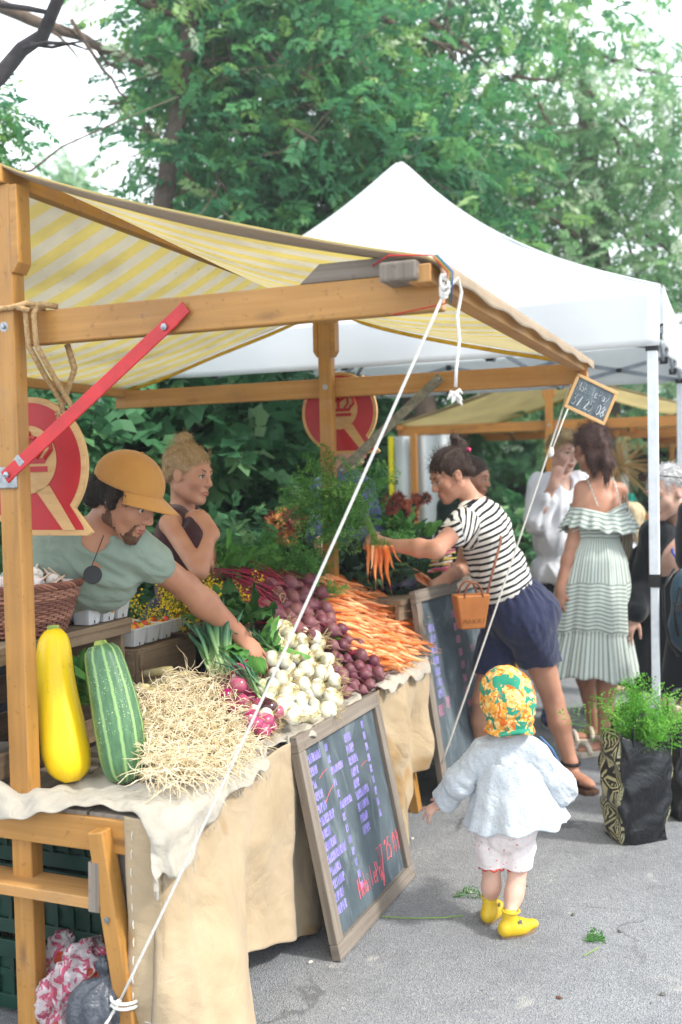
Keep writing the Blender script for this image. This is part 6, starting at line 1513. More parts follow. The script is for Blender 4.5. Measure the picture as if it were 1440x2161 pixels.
TS = cloth('sage_cotton', '#8d9d90', '#7f9083', weave=1200, bstr=.4, wr=14)
so_ = sdf(shirt, .006, 'tshirt', TS, rt, disp=folds(.013, 36, 4, (el-neckb), .22))
pants = [cap(pel, pel-ZZ*.05, .13, .13, .03)]
for sg in (-1, 1):
    hpx = pel + nrm(shL-shR)*sg*.09 - ZZ*.06; kn = hpx*V3(1, 1, 0)+ZZ*.50; pants += limb(hpx, kn, kn*V3(1, 1, 0)+ZZ*.08-V3(.05, 0, 0), LEG, .015)
sdf(pants, .01, 'trousers', cloth('dark_trousers', '#23262c', '#1c1f24'), rt, disp=folds(.006, 20, 2))
for sg in (-1, 1): shoe('shoe', (pel + nrm(shL-shR)*sg*.09)-V3(.05, 0, 0), V3(.9, -.2, 0), simple('dark_shoe', '#26221f', rough=.5), rt)
# beard, hair, cap
BD = hairmat('black_hair', '#17100c', '#2c1e16', (90, 90, 40))
beard = [cap(HL(-.05, .0, -.062), HL(-.004, .068, -.094), .023, .024, .015), cap(HL(.05, .0, -.062), HL(.004, .068, -.094), .023, .024, .015), cap(HL(-.054, -.004, -.02), HL(-.05, .004, -.06), .016, .023, .01), cap(HL(.054, -.004, -.02), HL(.05, .004, -.06), .016, .023, .01),
         cap(HL(-.022, .083, -.048), HL(.022, .083, -.048), .0075, .0075, .004), cap(HL(-.026, .08, -.052), HL(-.028, .074, -.08), .0075, .01, .01), cap(HL(.026, .08, -.052), HL(.028, .074, -.08), .0075, .01, .01), ell(HL(0, .1, -.064), V3(.024, .03, .0095), HR, .004, '-')]
BDM = simple('beard', '#4e3628', '#6e4c3a', 300, .8, bscale=300, bstr=.9)
bdo = sdf(beard, .0036, 'beard', BDM, rt, disp=lambda V: .0016*snoise(V, 380, 3), shift=-.0045)
hairstrands(bdo, rt, BDM, lambda p: HR@V3(0, .3, -1), 700, .008, .0006, 2, .002)
hair = [ell(HL(0, -.035, .02), V3(.083, .083, .080), HR, .02), cap(HL(.07, .0, .02), HL(.072, .006, -.022), .018, .012, .015), cap(HL(-.07, .0, .02), HL(-.072, .006, -.022), .018, .012, .015), cap(HL(-.05, -.085, -.01), HL(.05, -.085, -.01), .032, .032, .02), cap(HL(-.045, -.075, -.04), HL(.045, -.075, -.04), .024, .024, .02),
        cap(HL(.066, .035, .030), HL(.060, .05, .012), .014, .01, .01), cap(HL(-.066, .035, .030), HL(-.060, .05, .012), .014, .01, .01)]
ho_ = sdf(hair, .0042, 'hair', BD, rt, disp=lambda V: .006*np.abs(snoise(V, 90, 6)))
hairstrands(ho_, rt, BD, lambda p: HR@V3(0, -.5, -1), 900, .018, .0009, 3, .003)
CAPM = cloth('ochre_cotton', '#c08c4c', '#b07c3c', weave=1500, bstr=.25, wr=10)
cp = [ell(HL(0, -.014, .048), V3(.094, .112, .092), HR, .01), plane(HL(0, -.01, .030), HR@nrm(V3(0, .1, -1)), .004)]
co2 = sdf(cp, .0045, 'cap', CAPM, rt, disp=lambda V: .0014*snoise(V, 30, 1)-.0016*(np.abs((V-hc)@HR[:, 0]) < .0035))
b = MB(); 
def brimf(x, y):
    a = (x-.5)*2.0; w_ = math.sin(a*1.15)*.085; L = .062+.088*math.cos(a*1.25)*y; z = .050 - .018*y - .026*(a*a)*(.35+.8*y)
    base = .088*math.cos(a*1.15)-.006
    return HL(w_*(1+.10*y), base+ y*.092*max(math.cos(a*1.5), 0)**.6, z)
b.grid(28, 8, brimf); b.build('brim', CAPM, co2, smooth=True, solid=.004)
b = MB(); b.lathe([(.0005, .004), (.005, .003), (.006, -.001)], 10, HL(0, -.014, .1405), HR[:, 2]); b.build('button', CAPM, co2)
for sg, cc in ((0, '#9a4436'), (1, '#3e6a5c')):
    b = MB(); t = .30+.075*sg; c = el*(1-t)+wr*t; d = nrm(wr-el); _, s1, s2 = frame(d); b.tube([c+(s1*math.cos(a)+s2*math.sin(a))*(.0448-.004*sg)+d*.010*math.cos(a) for a in np.linspace(0, 2*pi, 24)], .0022, 5, flat=1.); b.build('tattoo_band', simple('tattoo'+cc, cc, rough=.7), bo, smooth=True)
# pendant on a cord
r = MB(); p0 = at(226, 1112, 3.0); p1 = at(192, 1200, 2.93); r.tube([p0, (p0+p1)/2, p1], .0013, 5); pn = thing('pendant', 'round black disc hanging on a cord from the bearded man\'s neck', 'pendant', p1); r.build('cord', BP, pn)
b = MB(); c = at(196, 1213, 2.925); b.lathe([(.001, -.003), (.026, -.003), (.027, 0), (.026, .003), (.001, .003)], 24, c, V3(.1, -1, .1)); b.build('disc', BP, pn)

# ---------------- blonde seller in maroon
rt = thing('person', 'smiling blonde woman with a bun in a maroon sleeveless top, hand on her chest', 'person', at(400, 1010, 4.15)*V3(1, 1, 0))
HR = hframe(V3(.86, -.42, -.12), V3(.12, 0, 1)); hc = at(399, 1003, 4.0); hp, HL = headprims(hc, HR, .98, .95)
chest = at(381, 1145, 4.08); pel = at(376, 1330, 4.14); shR = at(362, 1100, 3.93); shL = at(418, 1096, 4.20); neckb = at(385, 1078, 4.07)
elR = at(424, 1212, 3.86); wrR = at(447, 1115, 3.90); elL = at(450, 1215, 4.22); wrL = at(470, 1200, 4.1)
shR = at(358, 1106, 3.84); elR = at(422, 1206, 3.70); wrR = at(446, 1120, 3.80)
body = hp + [cap(neckb, HL(0, -.03, -.04), .046, .043, .03)] + torsoprims(chest, pel, shL-shR, .84)[0] + [cap(neckb, shL, .040, .036, .03), cap(neckb, shR, .040, .038, .03)]
body += limb(shR, elR, wrR, (.036, .032, .032, .022), 0, .012) + limb(shL, elL, at(440, 1190, 4.05), (.04, .034, .034, .024))
body += handprims(wrR, at(412, 1072, 3.86)-wrR, nrm(V3(.6, -.75, .3)), 1, .92, curl=(.35, .35, .4, .45), spread=.08, thumb=.3)
for sg in (-1, 1):
    h_ = pel+nrm(shL-shR)*sg*.08-ZZ*.08; body += limb(h_, h_*V3(1, 1, 0)+ZZ*.48, h_*V3(1, 1, 0)+ZZ*.09, LEG) + foot(h_*V3(1, 1, 0)+ZZ*.09, V3(1, -.3, 0))
bo = sdf(body, .0055, 'body', SK2, rt)
face_extras(HL, HR, .98, bo, '#4a5a62', '#b5675c', '#7a5a3c')
b = MB(); b.tube([HL(x, y, z) for x, y, z in ((-.018, .0855, -.0635), (0, .0925, -.066), (.018, .0855, -.0635))], [.0012, .0026, .0012], 6, flat=.8); b.build('teeth', simple('teeth', '#e9e4da', rough=.3), bo)
tk = torsoprims(chest, pel, shL-shR, .84, .020)[0] + [cap(neckb-ZZ*.012, shL*.72+neckb*.28, .052, .046, .03), cap(neckb-ZZ*.012, shR*.66+neckb*.34, .052, .048, .03), cap(neckb-ZZ*.02, chest, .06, .08, .04), ell(chest+V3(.05, -.07, -.02), V3(.06, .06, .06), None, .03), ell(neckb+V3(.03, -.045, .035), (.045, .05, .045), None, .01, '-')]
sdf(tk, .006, 'tank_top', cloth('maroon_knit', '#4a2a2e', '#3c2226', weave=500), rt, disp=folds(.003, 24, 8))
sk_ = [cap(pel+ZZ*.02, pel-ZZ*.08, .15, .15, .03)]
for sg in (-1, 1): h_ = pel+nrm(shL-shR)*sg*.08-ZZ*.08; sk_ += limb(h_, h_*V3(1, 1, 0)+ZZ*.48, h_*V3(1, 1, 0)+ZZ*.12, LEG, .02)
sdf(sk_, .012, 'trousers', cloth('navy_cotton', '#20253a', '#1a1e30'), rt)
BL_H = hairmat('blond_hair', '#8c6c48', '#c4a880', (70, 70, 20))
hr = [ell(HL(0, -.020, .045), V3(.083, .096, .083), HR, .02), ell(HL(0, .115, -.03), V3(.068, .075, .088), HR, .012, '-'), cap(HL(-.05, -.07, -.01), HL(.05, -.07, -.01), .028, .028, .02), ell(HL(0, -.045, .138), V3(.034, .034, .026), HR, .012), ell(HL(0, -.03, .155), V3(.02, .02, .015), HR, .01), ell(HL(-.082, .0, -.012), V3(.016, .026, .026), HR, .008, '-'), ell(HL(.082, .0, -.012), V3(.016, .026, .026), HR, .008, '-')]
def hd2(V): q = (V-hc)@HR; return .0028*np.sin(q[:, 0]*300+6*snoise(q, 18, 3))+.002*snoise(V, 60, 2)
ho_ = sdf(hr, .004, 'hair', BL_H, rt, disp=hd2)
bun_ = HL(0, -.04, .14); hairstrands(ho_, rt, BL_H, lambda p: bun_-p, 1300, .024, .0007, 4, .0006)
strands('stray_hair', rt, BL_H, lambda k: (lambda a, e: [HL(.078*math.cos(a)*.95, -.01+.085*math.sin(a), .05+e*.06), HL(.088*math.cos(a), -.015+.095*math.sin(a), .075+e*.07)])(rs.uniform(0, 6.28), rs.random()), 60, .0009)

# ---------------- hidden seller behind the second post
rt = thing('person', 'smiling person in a blue shirt mostly hidden behind the second post and its crown board', 'person', at(735, 1000, 5.35)*V3(1, 1, 0))
HR = hframe(V3(.85, -.5, -.1), V3(.1, 0, 1)); hc = at(738, 932, 5.2); hp, HL = headprims(hc, HR, 1.04, 1.0)
chest = at(728, 1060, 5.3); pel = at(728, 1230, 5.35); shR = at(682, 1030, 5.2); shL = at(768, 1030, 5.42); nb = at(730, 1000, 5.28)
body = hp+[cap(nb, HL(0, -.03, -.04), .052, .048, .03)]+torsoprims(chest, pel, shL-shR, .98)[0]+limb(shR, at(670, 1130, 5.1), at(700, 1190, 4.95), ARM)+limb(shL, at(790, 1120, 5.4), at(800, 1190, 5.2), ARM)
for sg in (-1, 1): h_ = pel+nrm(shL-shR)*sg*.09-ZZ*.08; body += limb(h_, h_*V3(1, 1, 0)+ZZ*.48, h_*V3(1, 1, 0)+ZZ*.09, LEG)
bo = sdf(body, .007, 'body', SK3, rt); face_extras(HL, HR, 1.04, bo, lip='#b06a60')
sdf(torsoprims(chest, pel, shL-shR, .98, .014)[0]+[cap(nb-ZZ*.02, shL, .058, .062, .04), cap(nb-ZZ*.02, shR, .058, .062, .04), cap(shR, at(670, 1130, 5.1), .06, .056), cap(shL, at(790, 1120, 5.4), .06, .056)], .008, 'shirt', cloth('blue_check', '#3c4a72', '#5a6488', big=30), rt, disp=folds(.006, 22, 3))
sdf([cap(pel, pel-ZZ*.1, .16, .15)]+[c for sg in (-1, 1) for c in limb(pel+nrm(shL-shR)*sg*.09-ZZ*.08, (pel+nrm(shL-shR)*sg*.09)*V3(1, 1, 0)+ZZ*.48, (pel+nrm(shL-shR)*sg*.09)*V3(1, 1, 0)+ZZ*.1, LEG, .02)], .012, 'trousers', MC['dark_trousers'], rt)
sdf([ell(HL(0, -.025, .045), V3(.083, .094, .08), HR, .02), ell(HL(0, .12, -.03), V3(.07, .08, .09), HR, .01, '-')], .006, 'hair', hairmat('brown_hair', '#2c1f17', '#4a3426', (60, 60, 14)), rt)

# ---------------- woman in the striped top
rt = thing('person', 'woman in striped top and navy shorts holding up a bunch of carrots', 'person', at(1090, 1300, 4.72)*V3(1, 1, 0))
HR = hframe(V3(-.85, -.3, -.40), V3(-.40, -.1, .9)); hc = at(951, 1004, 4.62); hp, HL = headprims(hc, HR, .98, .95)
nb = at(1003, 1068, 4.68); chest = at(1020, 1118, 4.68); pel = at(1082, 1272, 4.72); shL = at(982, 1100, 4.53); shR = at(1003, 1085, 4.86)
elL = at(920, 1160, 4.30); wrL = at(820, 1150, 4.42); elR = at(975, 1200, 4.95); wrR = at(946, 1218, 4.85)
side = nrm(shL-shR)
kL = at(1168, 1478, 4.78); aL = at(1205, 1612, 4.76); hipL = at(1120, 1335, 4.66); hipR = at(1060, 1330, 4.80); kR = at(1020, 1478, 4.78); aR = at(1015, 1615, 4.90)
aL = np.array([aL[0], aL[1], .105]); aR = np.array([aR[0], aR[1], .10])
body = hp + [cap(nb, HL(0, -.03, -.05), .048, .043, .03)] + torsoprims(chest, pel, side, .95, dp=1.05)[0] + [cap(nb, shL, .042, .04, .03), cap(nb, shR, .042, .04, .03)]
body += limb(shL, elL, wrL, (.048, .038, .039, .026)) + limb(shR, elR, wrR, (.045, .036, .036, .026)) + limb(hipL, kL, aL, (.085, .050, .052, .030)) + limb(hipR, kR, aR, (.085, .050, .052, .030))
body += foot(aL, V3(.35, -.9, 0)) + foot(aR, V3(-.9, -.3, 0))
fd = nrm(at(784, 1140, 4.42)-wrL)
body += handprims(wrL, fd, nrm(V3(-.1, -.85, .5)), -1, .95, curl=(1.25, 1.3, 1.35, 1.4), spread=.04, thumb=.55, tcurl=1.2)
body += handprims(wrR, at(918, 1240, 4.82)-wrR, nrm(V3(-.1, -.7, .7)), 1, .95, curl=(.9, 1., 1., 1.1), spread=.06, thumb=.4, tcurl=.6)
bo = sdf(body, .0058, 'body', SK2, rt)
face_extras(HL, HR, .98, bo, '#2c1e16', '#b0605a', '#2c1c14')
ua = nrm(chest-pel); sp_ = V3(1, 1, 1)
STR, nt, o = nodes('striped_jersey'); a = N(nt, 'Attribute', attribute_name='tint'); co = coords(nt)
fr = N2(nt, 'FRACT', N2(nt, 'ADD', a.outputs['Fac'], N2(nt, 'MULTIPLY', noise(nt, co, 12, 2), .12)), 0); fr = N2(nt, 'FRACT', fr, 0)
c = mixc(nt, ramp(nt, fr, [(0, 0.), (.03, 1.), (.40, 1.), (.43, 0.), (1, 0.)]), hexc('#ddd9d2'), hexc('#1e2126'))
finish(nt, o, c, .85, N2(nt, 'ADD', noise(nt, co, 12, 3), N2(nt, 'MULTIPLY', noise(nt, co, 900, 1), .1)), .4, .01, spec=.15)
sh = [ell(chest+V3(-.005, 0, -.0), V3(.165, .125, .15), torsoprims(chest, pel, side)[1], .05), ell(chest*.5+pel*.5, V3(.155, .128, .15), torsoprims(chest, pel, side)[1], .05), ell(chest*.22+pel*.78+V3(-.01, 0, 0), V3(.155, .128, .10), torsoprims(chest, pel, side)[1], .05),
      cap(nb-ZZ*.012, shL, .058, .062, .04), cap(nb-ZZ*.012, shR, .058, .062, .04), cap(shL, shL*.62+elL*.38, .064, .066, .02), cap(shR, shR*.6+elR*.4, .062, .064, .02), plane(pel+ua*.055, -ua, .006), ell(nb+V3(-.03, 0, .045), (.06, .07, .05), None, .01, '-')]
def stint(V):
    t = (V-pel)@ua/.0275; dL = np.linalg.norm(V-shL, axis=1); ex = (V-shL)@nrm(elL-shL); inarm = np.clip(((V-shL)@nrm(elL-shL)+.01)/.02, 0, 1)*(dL < .14)*(((V-chest)@side) > .115)
    return np.where(inarm > .5, ((V-shL)@nrm(V3(-.9, -.2, .35)))/.0275+40, t) + 40
so_ = sdf(sh, .006, 'top', STR, rt, disp=folds(.011, 26, 12, V3(.6, 0, .8), .3), tint=stint)
NV = cloth('navy_linen', '#2b304c', '#232842', weave=900, bstr=.5, wr=14)
shp = [ell(pel+ua*.02, V3(.165, .14, .12), torsoprims(chest, pel, side)[1], .04), ell(pel-ua*.05+V3(.035, 0, -.02), V3(.172, .165, .13), torsoprims(chest, pel, side)[1], .05), cap(hipL, hipL*.4+kL*.6, .102, .096, .03), cap(hipR, hipR*.45+kR*.55, .10, .094, .03), plane(pel+ua*.105, ua, .006),
       plane(hipL*.50+kL*.50, nrm(kL-hipL)*.75-ZZ*.35, .01)]
shp = shp[:-1] + [plane(pel*V3(1, 1, 0)+ZZ*(at(1100, 1412, 4.7)[2]), -ZZ+V3(.15, 0, 0), .006)]
def sdsp(V): q = V-pel; t = (V-pel)@ua; a = np.arctan2(q@side, q@np.cross(ua, side)); return folds(.013, 26, 5, V3(.3, 0, -1), .22)(V)+.005*np.sin(a*26+2*snoise(V, 9, 3))*np.clip((t+.03)/.12, 0, 1)
sdf(shp, .0065, 'shorts', NV, rt, disp=sdsp)
DH = hairmat('dark_brown_hair', '#241712', '#4a3228', (60, 60, 18))
hr = [ell(HL(0, -.022, .045), V3(.083, .098, .082), HR, .02), ell(HL(0, .118, -.035), V3(.070, .075, .088), HR, .012, '-'), cap(HL(-.05, -.075, -.005), HL(.05, -.075, -.005), .028, .028, .02), ell(HL(-.0, -.10, .105), V3(.038, .036, .036), HR, .015), ell(HL(0, -.095, .145), V3(.024, .02, .022), HR, .012), ell(HL(-.082, .0, -.012), V3(.016, .026, .026), HR, .008, '-'), ell(HL(.082, .0, -.012), V3(.016, .026, .026), HR, .008, '-')]
def hd4(V): q = (V-hc)@HR; return .0026*np.sin(q[:, 0]*320+6*snoise(q, 18, 3))+.002*snoise(V, 70, 2)
ho_ = sdf(hr, .0042, 'hair', DH, rt, disp=hd4)
bun4 = HL(0, -.10, .11); hairstrands(ho_, rt, DH, lambda p: bun4-p, 1300, .035, .0009, 5, .0008)
b = MB()
for k in range(2):
    P = []
    for t in np.linspace(0, 2*pi, 40): P.append(HL(.038*math.cos(t), -.085+.012*k-.0, .080) + HR[:, 2]*(.0) + HR@V3(0, .038*math.sin(t)*.5+.004*math.sin(9*t), .034*math.sin(t)*.9+.004*math.cos(11*t)))
    b.tube(P, .009, 7)
b.build('hair_tie', simple('violet_fabric', '#54407a', '#6a4a8c', 40, .7, bscale=200, bstr=.8), rt, smooth=True)
b = MB(); c = HL(-.045, -.115, .075); b.lathe([(.001, -.01), (.013, 0), (.001, .01)], 10, c, HR[:, 0]); b.build('pink_bobble', simple('pink_fabric', '#d8487c', rough=.7), rt, smooth=True)
b = MB(); b.lathe([(.0005, -.004), (.004, 0), (.0005, .004)], 8, HL(-.083, .002, -.036)); b.build('earring', simple('gold', '#c89a48', rough=.25, metal=.9), rt)
# sandals
for a_, d_ in ((aL, V3(.35, -.9, 0)), (aR, V3(-.9, -.3, 0))):
    d_ = nrm(d_); b = MB(); z0 = a_*V3(1, 1, 0)
    b.prism([(-.055, -.035), (.06, -.045), (.17, -.04), (.185, 0), (.17, .04), (.06, .045), (-.055, .035)], .022, z0, d_, np.cross(ZZ, d_)); so2 = b.build('sandal', simple('tan_sole', '#5a3e2c', rough=.7), rt, bevel=.004)
    b = MB(); sx_ = np.cross(ZZ, d_)
    b.tube([a_-ZZ*.0+d_*.0+(d_*math.cos(t)+sx_*math.sin(t))*.042 for t in np.linspace(0, 2*pi, 20)], .008, 6, flat=1.)
    b.tube([z0+d_*.105+sx_*.045*math.cos(t)+ZZ*(.018+.045*math.sin(t)) for t in np.linspace(0, pi, 12)], .006, 6); b.build('strap', simple('black_leather', '#17171a', rough=.45), so2, smooth=True)
# held carrots
fist = at(792, 1142, 4.40)
KH = Kind('carrot', 'carrot', 'orange carrot hanging in the bunch held by the striped-top woman', 'carrots in the held bunch', [carrot(300+i, .17, .0135) for i in range(4)])
for (x0, y0, x1, y1) in ((775, 1158, 776, 1222), (786, 1160, 782, 1205), (793, 1162, 793, 1238), (803, 1160, 806, 1226), (811, 1160, 822, 1234), (820, 1162, 834, 1205), (815, 1160, 828, 1188), (826, 1160, 846, 1186), (798, 1158, 800, 1200)):
    a = at(x0, y0-10, 4.38+rs.uniform(-.02, .03)); c = at(x1, y1, 4.37+rs.uniform(-.02, .03)); KH.put(orient(a, -(c-a), np.linalg.norm(c-a)/.17*1.02, rs.random()*6), rs)
r = thing('carrot_greens', 'large feathery green tops of the carrot bunch held in the woman\'s fist', 'greens', fist); b = MB()
for k in range(95):
    t = rs.random(); c = (fist+ZZ*.07+V3(-.02, .03, 0))*(1-t)+at(705, 1040, 4.5)*t + V3(rs.gauss(0, .022+.05*t), rs.gauss(0, .04), rs.gauss(0, .03+.03*t)); frond(b, c, V3(rs.gauss(-.55, .55), rs.gauss(.1, .5), rs.uniform(-.1, 1.1)), .20*rs.uniform(.6, 1.25), rs, t=rs.uniform(.35, .9), droop=.9, wide=.5, leaf=.012)
b.build('fronds', GRN, r, tint=True)
q = MB()
for k in range(18): e = at(745+rs.uniform(-30, 40), 1070+rs.uniform(-40, 30), 4.45); q.tube([fist-ZZ*.03+V3(rs.gauss(0, .012), rs.gauss(0, .012), 0), fist+ZZ*.03+V3(rs.gauss(0, .012), rs.gauss(0, .012), 0), e], .002, 5)
q.build('stalks', MC['carrot_stalk'], r)
# hand bag
hb = thing('handbag', 'small tan leather basket-shaped handbag hanging at the striped-top woman\'s hip', 'handbag', at(993, 1285, 4.42)); TL_ = simple('tan_leather', '#a8682f', '#96592a', 10, .45, bscale=120, bstr=.15); DL_ = simple('dark_tan_leather', '#7a4426', '#6a381e', 20, .5)
c = at(994, 1290, 4.42); axb = nrm(V3(1, .25, 0)); ayb = np.cross(ZZ, axb)
b = MB(); w0, w1, h_, d_ = .056, .080, .15, .05
for z, w_ in ((-h_/2, w0), (h_/2, w1)):
    for sx_, sy_ in ((-1, -1), (1, -1), (1, 1), (-1, 1)): b.V.append(list(c+axb*sx_*w_+ayb*sy_*d_*(w_/w1)*.8+ZZ*z)); b.T.append(0)
b.F += [[3, 2, 1, 0], [0, 1, 5, 4], [1, 2, 6, 5], [2, 3, 7, 6], [3, 0, 4, 7], [4, 5, 6, 7]]; b.MI += [0]*6; b.UV += [(0, 0)]*24; bd_ = b.build('body', TL_, hb, bevel=.008)
for sy_ in (-1, 1):
    b = MB(); b.tube([c+ayb*sy_*d_*.7+axb*.042*math.cos(t)+ZZ*(h_/2-.012+.066*math.sin(t)) for t in np.linspace(0, pi, 14)], .0065, 7, flat=.7); b.build('handle', DL_, hb, smooth=True)
b = MB(); st0 = at(1028, 1255, 4.43); b.tube([c+axb*.075+ZZ*.05, st0, at(1043, 1195, 4.46), at(1058, 1140, 4.52), at(1052, 1090, 4.60), at(1035, 1055, 4.72)], .006, 6, flat=.4); b.build('strap', DL_, hb, smooth=True)
b = MB(); nb_ = ayb if ayb[1] < 0 else -ayb; letters(b, 'MARNI', c-axb*.048-ZZ*.048+nb_*(d_*.72+.001), axb, ZZ, nb_, .019, .0017, adv=1.1, lw=.7, jit=0); b.build('lettering', BP, bd_)

# ---------------- toddler
rt = thing('person', 'toddler seen from behind in a floral sun hat, pale jacket, shorts and yellow shoes', 'person', atz(1062, 1965, 0))
Yc = 3.30; hc = at(1068, 1492, Yc); HR = hframe(V3(-.15, .97, -.12), V3(0, .12, 1)); hp, HL = headprims(hc, HR, .80, 1.0)
nb = at(1070, 1562, Yc); chest = at(1072, 1625, Yc); pel = at(1068, 1762, Yc+.0); shL = at(1025, 1590, Yc); shR = at(1118, 1592, Yc)
elL = at(972, 1650, Yc+.02); wrL = at(930, 1695, Yc+.06); elR = at(1178, 1660, Yc+.03); wrR = at(1192, 1640, Yc+.17)
hL = at(1036, 1785, Yc); hR = at(1097, 1785, Yc); kL = at(1038, 1862, Yc+.01); kR = at(1089, 1868, Yc-.03); aL = atz(1036, 1950, .0)+V3(0, .02, .07); aR = atz(1080, 1985, .0)+V3(0, .03, .07)
body = hp + [cap(nb, HL(0, -.02, -.05), .034, .034, .03)] + torsoprims(chest, pel, V3(1, 0, 0), .52)[0] + limb(shL, elL, wrL, (.032, .026, .027, .02)) + limb(shR, elR, wrR, (.032, .026, .027, .02)) + limb(hL, kL, aL, (.040, .027, .028, .018)) + limb(hR, kR, aR, (.040, .027, .028, .018))
body += handprims(wrL, at(905, 1712, Yc+.07)-wrL, nrm(V3(-.1, -.5, .8)), 1, .56, curl=(.2, .35, .45, .5), spread=.30, thumb=.9, tcurl=.1)
body += handprims(wrR, V3(-.2, .8, .5), V3(.6, .2, .5), 1, .56, curl=(1, 1, 1, 1))
bo = sdf(body, .0042, 'body', SK4, rt); face_extras(HL, HR, .8, bo)
# sun hat
HT, nt, o = nodes('floral_cotton'); co = coords(nt)
def fl(scale, seed, lo, hi): 
    mp = nt.nodes.new('ShaderNodeMapping'); mp.inputs['Location'].default_value = (seed, seed*2, 0); nt.links.new(co, mp.inputs[0]); return ramp(nt, noise(nt, mp.outputs[0], scale, 2, .5, .9), [(lo, 0.), (hi, 1.)])
c = mixc(nt, fl(26, 1, .46, .50), hexc('#e6bf7c'), hexc('#dd9a3e')); c = mixc(nt, fl(60, 7, .56, .60), c, hexc('#ecd096')); c = mixc(nt, fl(20, 3, .55, .59), c, hexc('#cf6a2c')); c = mixc(nt, fl(23, 5, .54, .57), c, hexc('#2f8a70')); c = mixc(nt, fl(70, 9, .64, .66), c, hexc('#b9662c'))
finish(nt, o, c, .85, noise(nt, co, 14, 4), .5, .01, spec=.15)
ht = [ell(HL(0, -.01, .045), V3(.088, .104, .10), HR, .01), ell(HL(0, -.05, -.01), V3(.083, .075, .09), HR, .03), plane(HL(0, 0, -.088), -ZZ+V3(0, 0, 0), .004), ell(HL(0, .11, -.09), V3(.06, .07, .10), HR, .01, '-')]
def hdsp(V): q = (V-hc)@HR; return .0045*snoise(V, 34, 4)+.0022*np.cos(np.arctan2(q[:, 0], q[:, 1])*8)*(q[:, 2] > 0) - .004*(np.abs(q[:, 2]+.03) < .006)
ho = sdf(ht, .0042, 'sun_hat', HT, rt, disp=hdsp)
b = MB()
def hb_(x, y): 
    a = pi*(.03+1.94*x)-pi/2+pi; r_ = .088+.018*y; return HL(r_*math.cos(a)*1.0, -.022+(r_-.0)*1.02*math.sin(a)*-1*-1 if False else -.028-abs(0)+(r_)*.98*math.sin(a)*(1 if math.sin(a) < 0 else .9), -.058-.040*y+.006*math.sin(x*26+y))
b.grid(60, 5, hb_); b.build('brim', HT, ho, smooth=True, solid=.003)
JK = cloth('muslin', '#ccd1d5', '#c1c8cf', weave=500, bstr=.5, trans=.12, wr=14, spots=('#a9bacb', 240, .58))
jf = folds(.0045, 26, 8, (0, 0, 1), .25)
def jskirt(x, y):
    a = 2*pi*x; r_ = .086+.046*y+.010*y*y; p = (chest+ZZ*.035)*(1-y)+ (at(1084, 1738, Yc))*y
    f = 1+.055*y*math.sin(a*7+.7)+.035*y*math.sin(a*13)
    flare = .018*y*y*max(0, math.cos(a-.0))**2
    return p + V3(math.cos(a)*(r_*1.12*f+flare), math.sin(a)*r_*.85*f, .006*math.sin(a*9)*y+.012*y*math.cos(a))
b = MB(); b.grid(130, 44, jskirt); b.wrinkle(.006, 40, 8, (0, 0, 1), .2); jk = b.build('jacket', JK, rt, smooth=True, solid=.003)
sl_ = [ell(chest+ZZ*.016, V3(.094, .074, .075), None, .03), cap(nb-ZZ*.012, shL, .045, .046, .03), cap(nb-ZZ*.012, shR, .045, .046, .03), cap(shL, elL, .046, .050, .03), cap(elL, wrL-nrm(wrL-elL)*.01, .048, .042, .02), cap(shR, elR, .05, .056, .04), cap(elR-V3(.0, 0, .005), elR+V3(.02, .06, .0), .056, .05, .03), plane(wrL-nrm(wrL-elL)*.008, nrm(wrL-elL), .003), plane(chest-ZZ*.05, -ZZ, .004) if False else ell(nb+ZZ*.03, (.035, .04, .02), None, .01, '-')]
sdf(sl_, .0045, 'sleeves', JK, jk, disp=folds(.008, 48, 6, (1, 0, -1), .4))
b = MB(); b.tube([at(1140, 1555, Yc+.03), at(1165, 1580, Yc+.05), at(1180, 1610, Yc+.06), at(1176, 1640, Yc+.08)], .007, 6, flat=.5); b.build('collar', simple('blue_trim', '#5a7ea8', '#4a6c96', 40, .8), jk, smooth=True)
SHF = cloth('speckled_shorts', '#e6dedd', '#dcd2d2', weave=700, bstr=.3, wr=20, spots=('#c4606a', 95, .66))
sp2 = [ell(pel+ZZ*.022, V3(.101, .080, .080), None, .02), cap(hL, hL*.2+kL*.8, .052, .046, .008), cap(hR, hR*.2+kR*.8, .053, .047, .008), cap((kL+kR)/2+ZZ*.035-V3(0, .09, 0), (kL+kR)/2+ZZ*.035+V3(0, .09, 0), .016, .016, .012, None, '-'), cap((kL+kR)/2+ZZ*.0-V3(0, .09, 0), (kL+kR)/2+V3(0, .09, 0), .022, .022, .012, None, '-'), plane(hL*V3(1, 1, 0)+ZZ*(at(1045, 1828, Yc)[2]), -ZZ, .003)]
sdf(sp2, .0042, 'shorts', SHF, rt, disp=folds(.008, 30, 3))
for (x, y, q_, rr) in ((1039, 1829, .0, .044), (1090, 1829, .0, .045)):
    c = at(x, y-2, Yc); b = MB(); b.tube([c+V3(math.cos(t)*rr, math.sin(t)*rr, .004*math.sin(t*9)) for t in np.linspace(0, 2*pi, 60)], .0028, 6); b.build('red_hem', simple('red_trim', '#c8402f', rough=.7), rt, smooth=True)
YS = simple('yellow_leather', '#d6b52a', '#c8a51c', 12, .42, bscale=60, bstr=.2); 
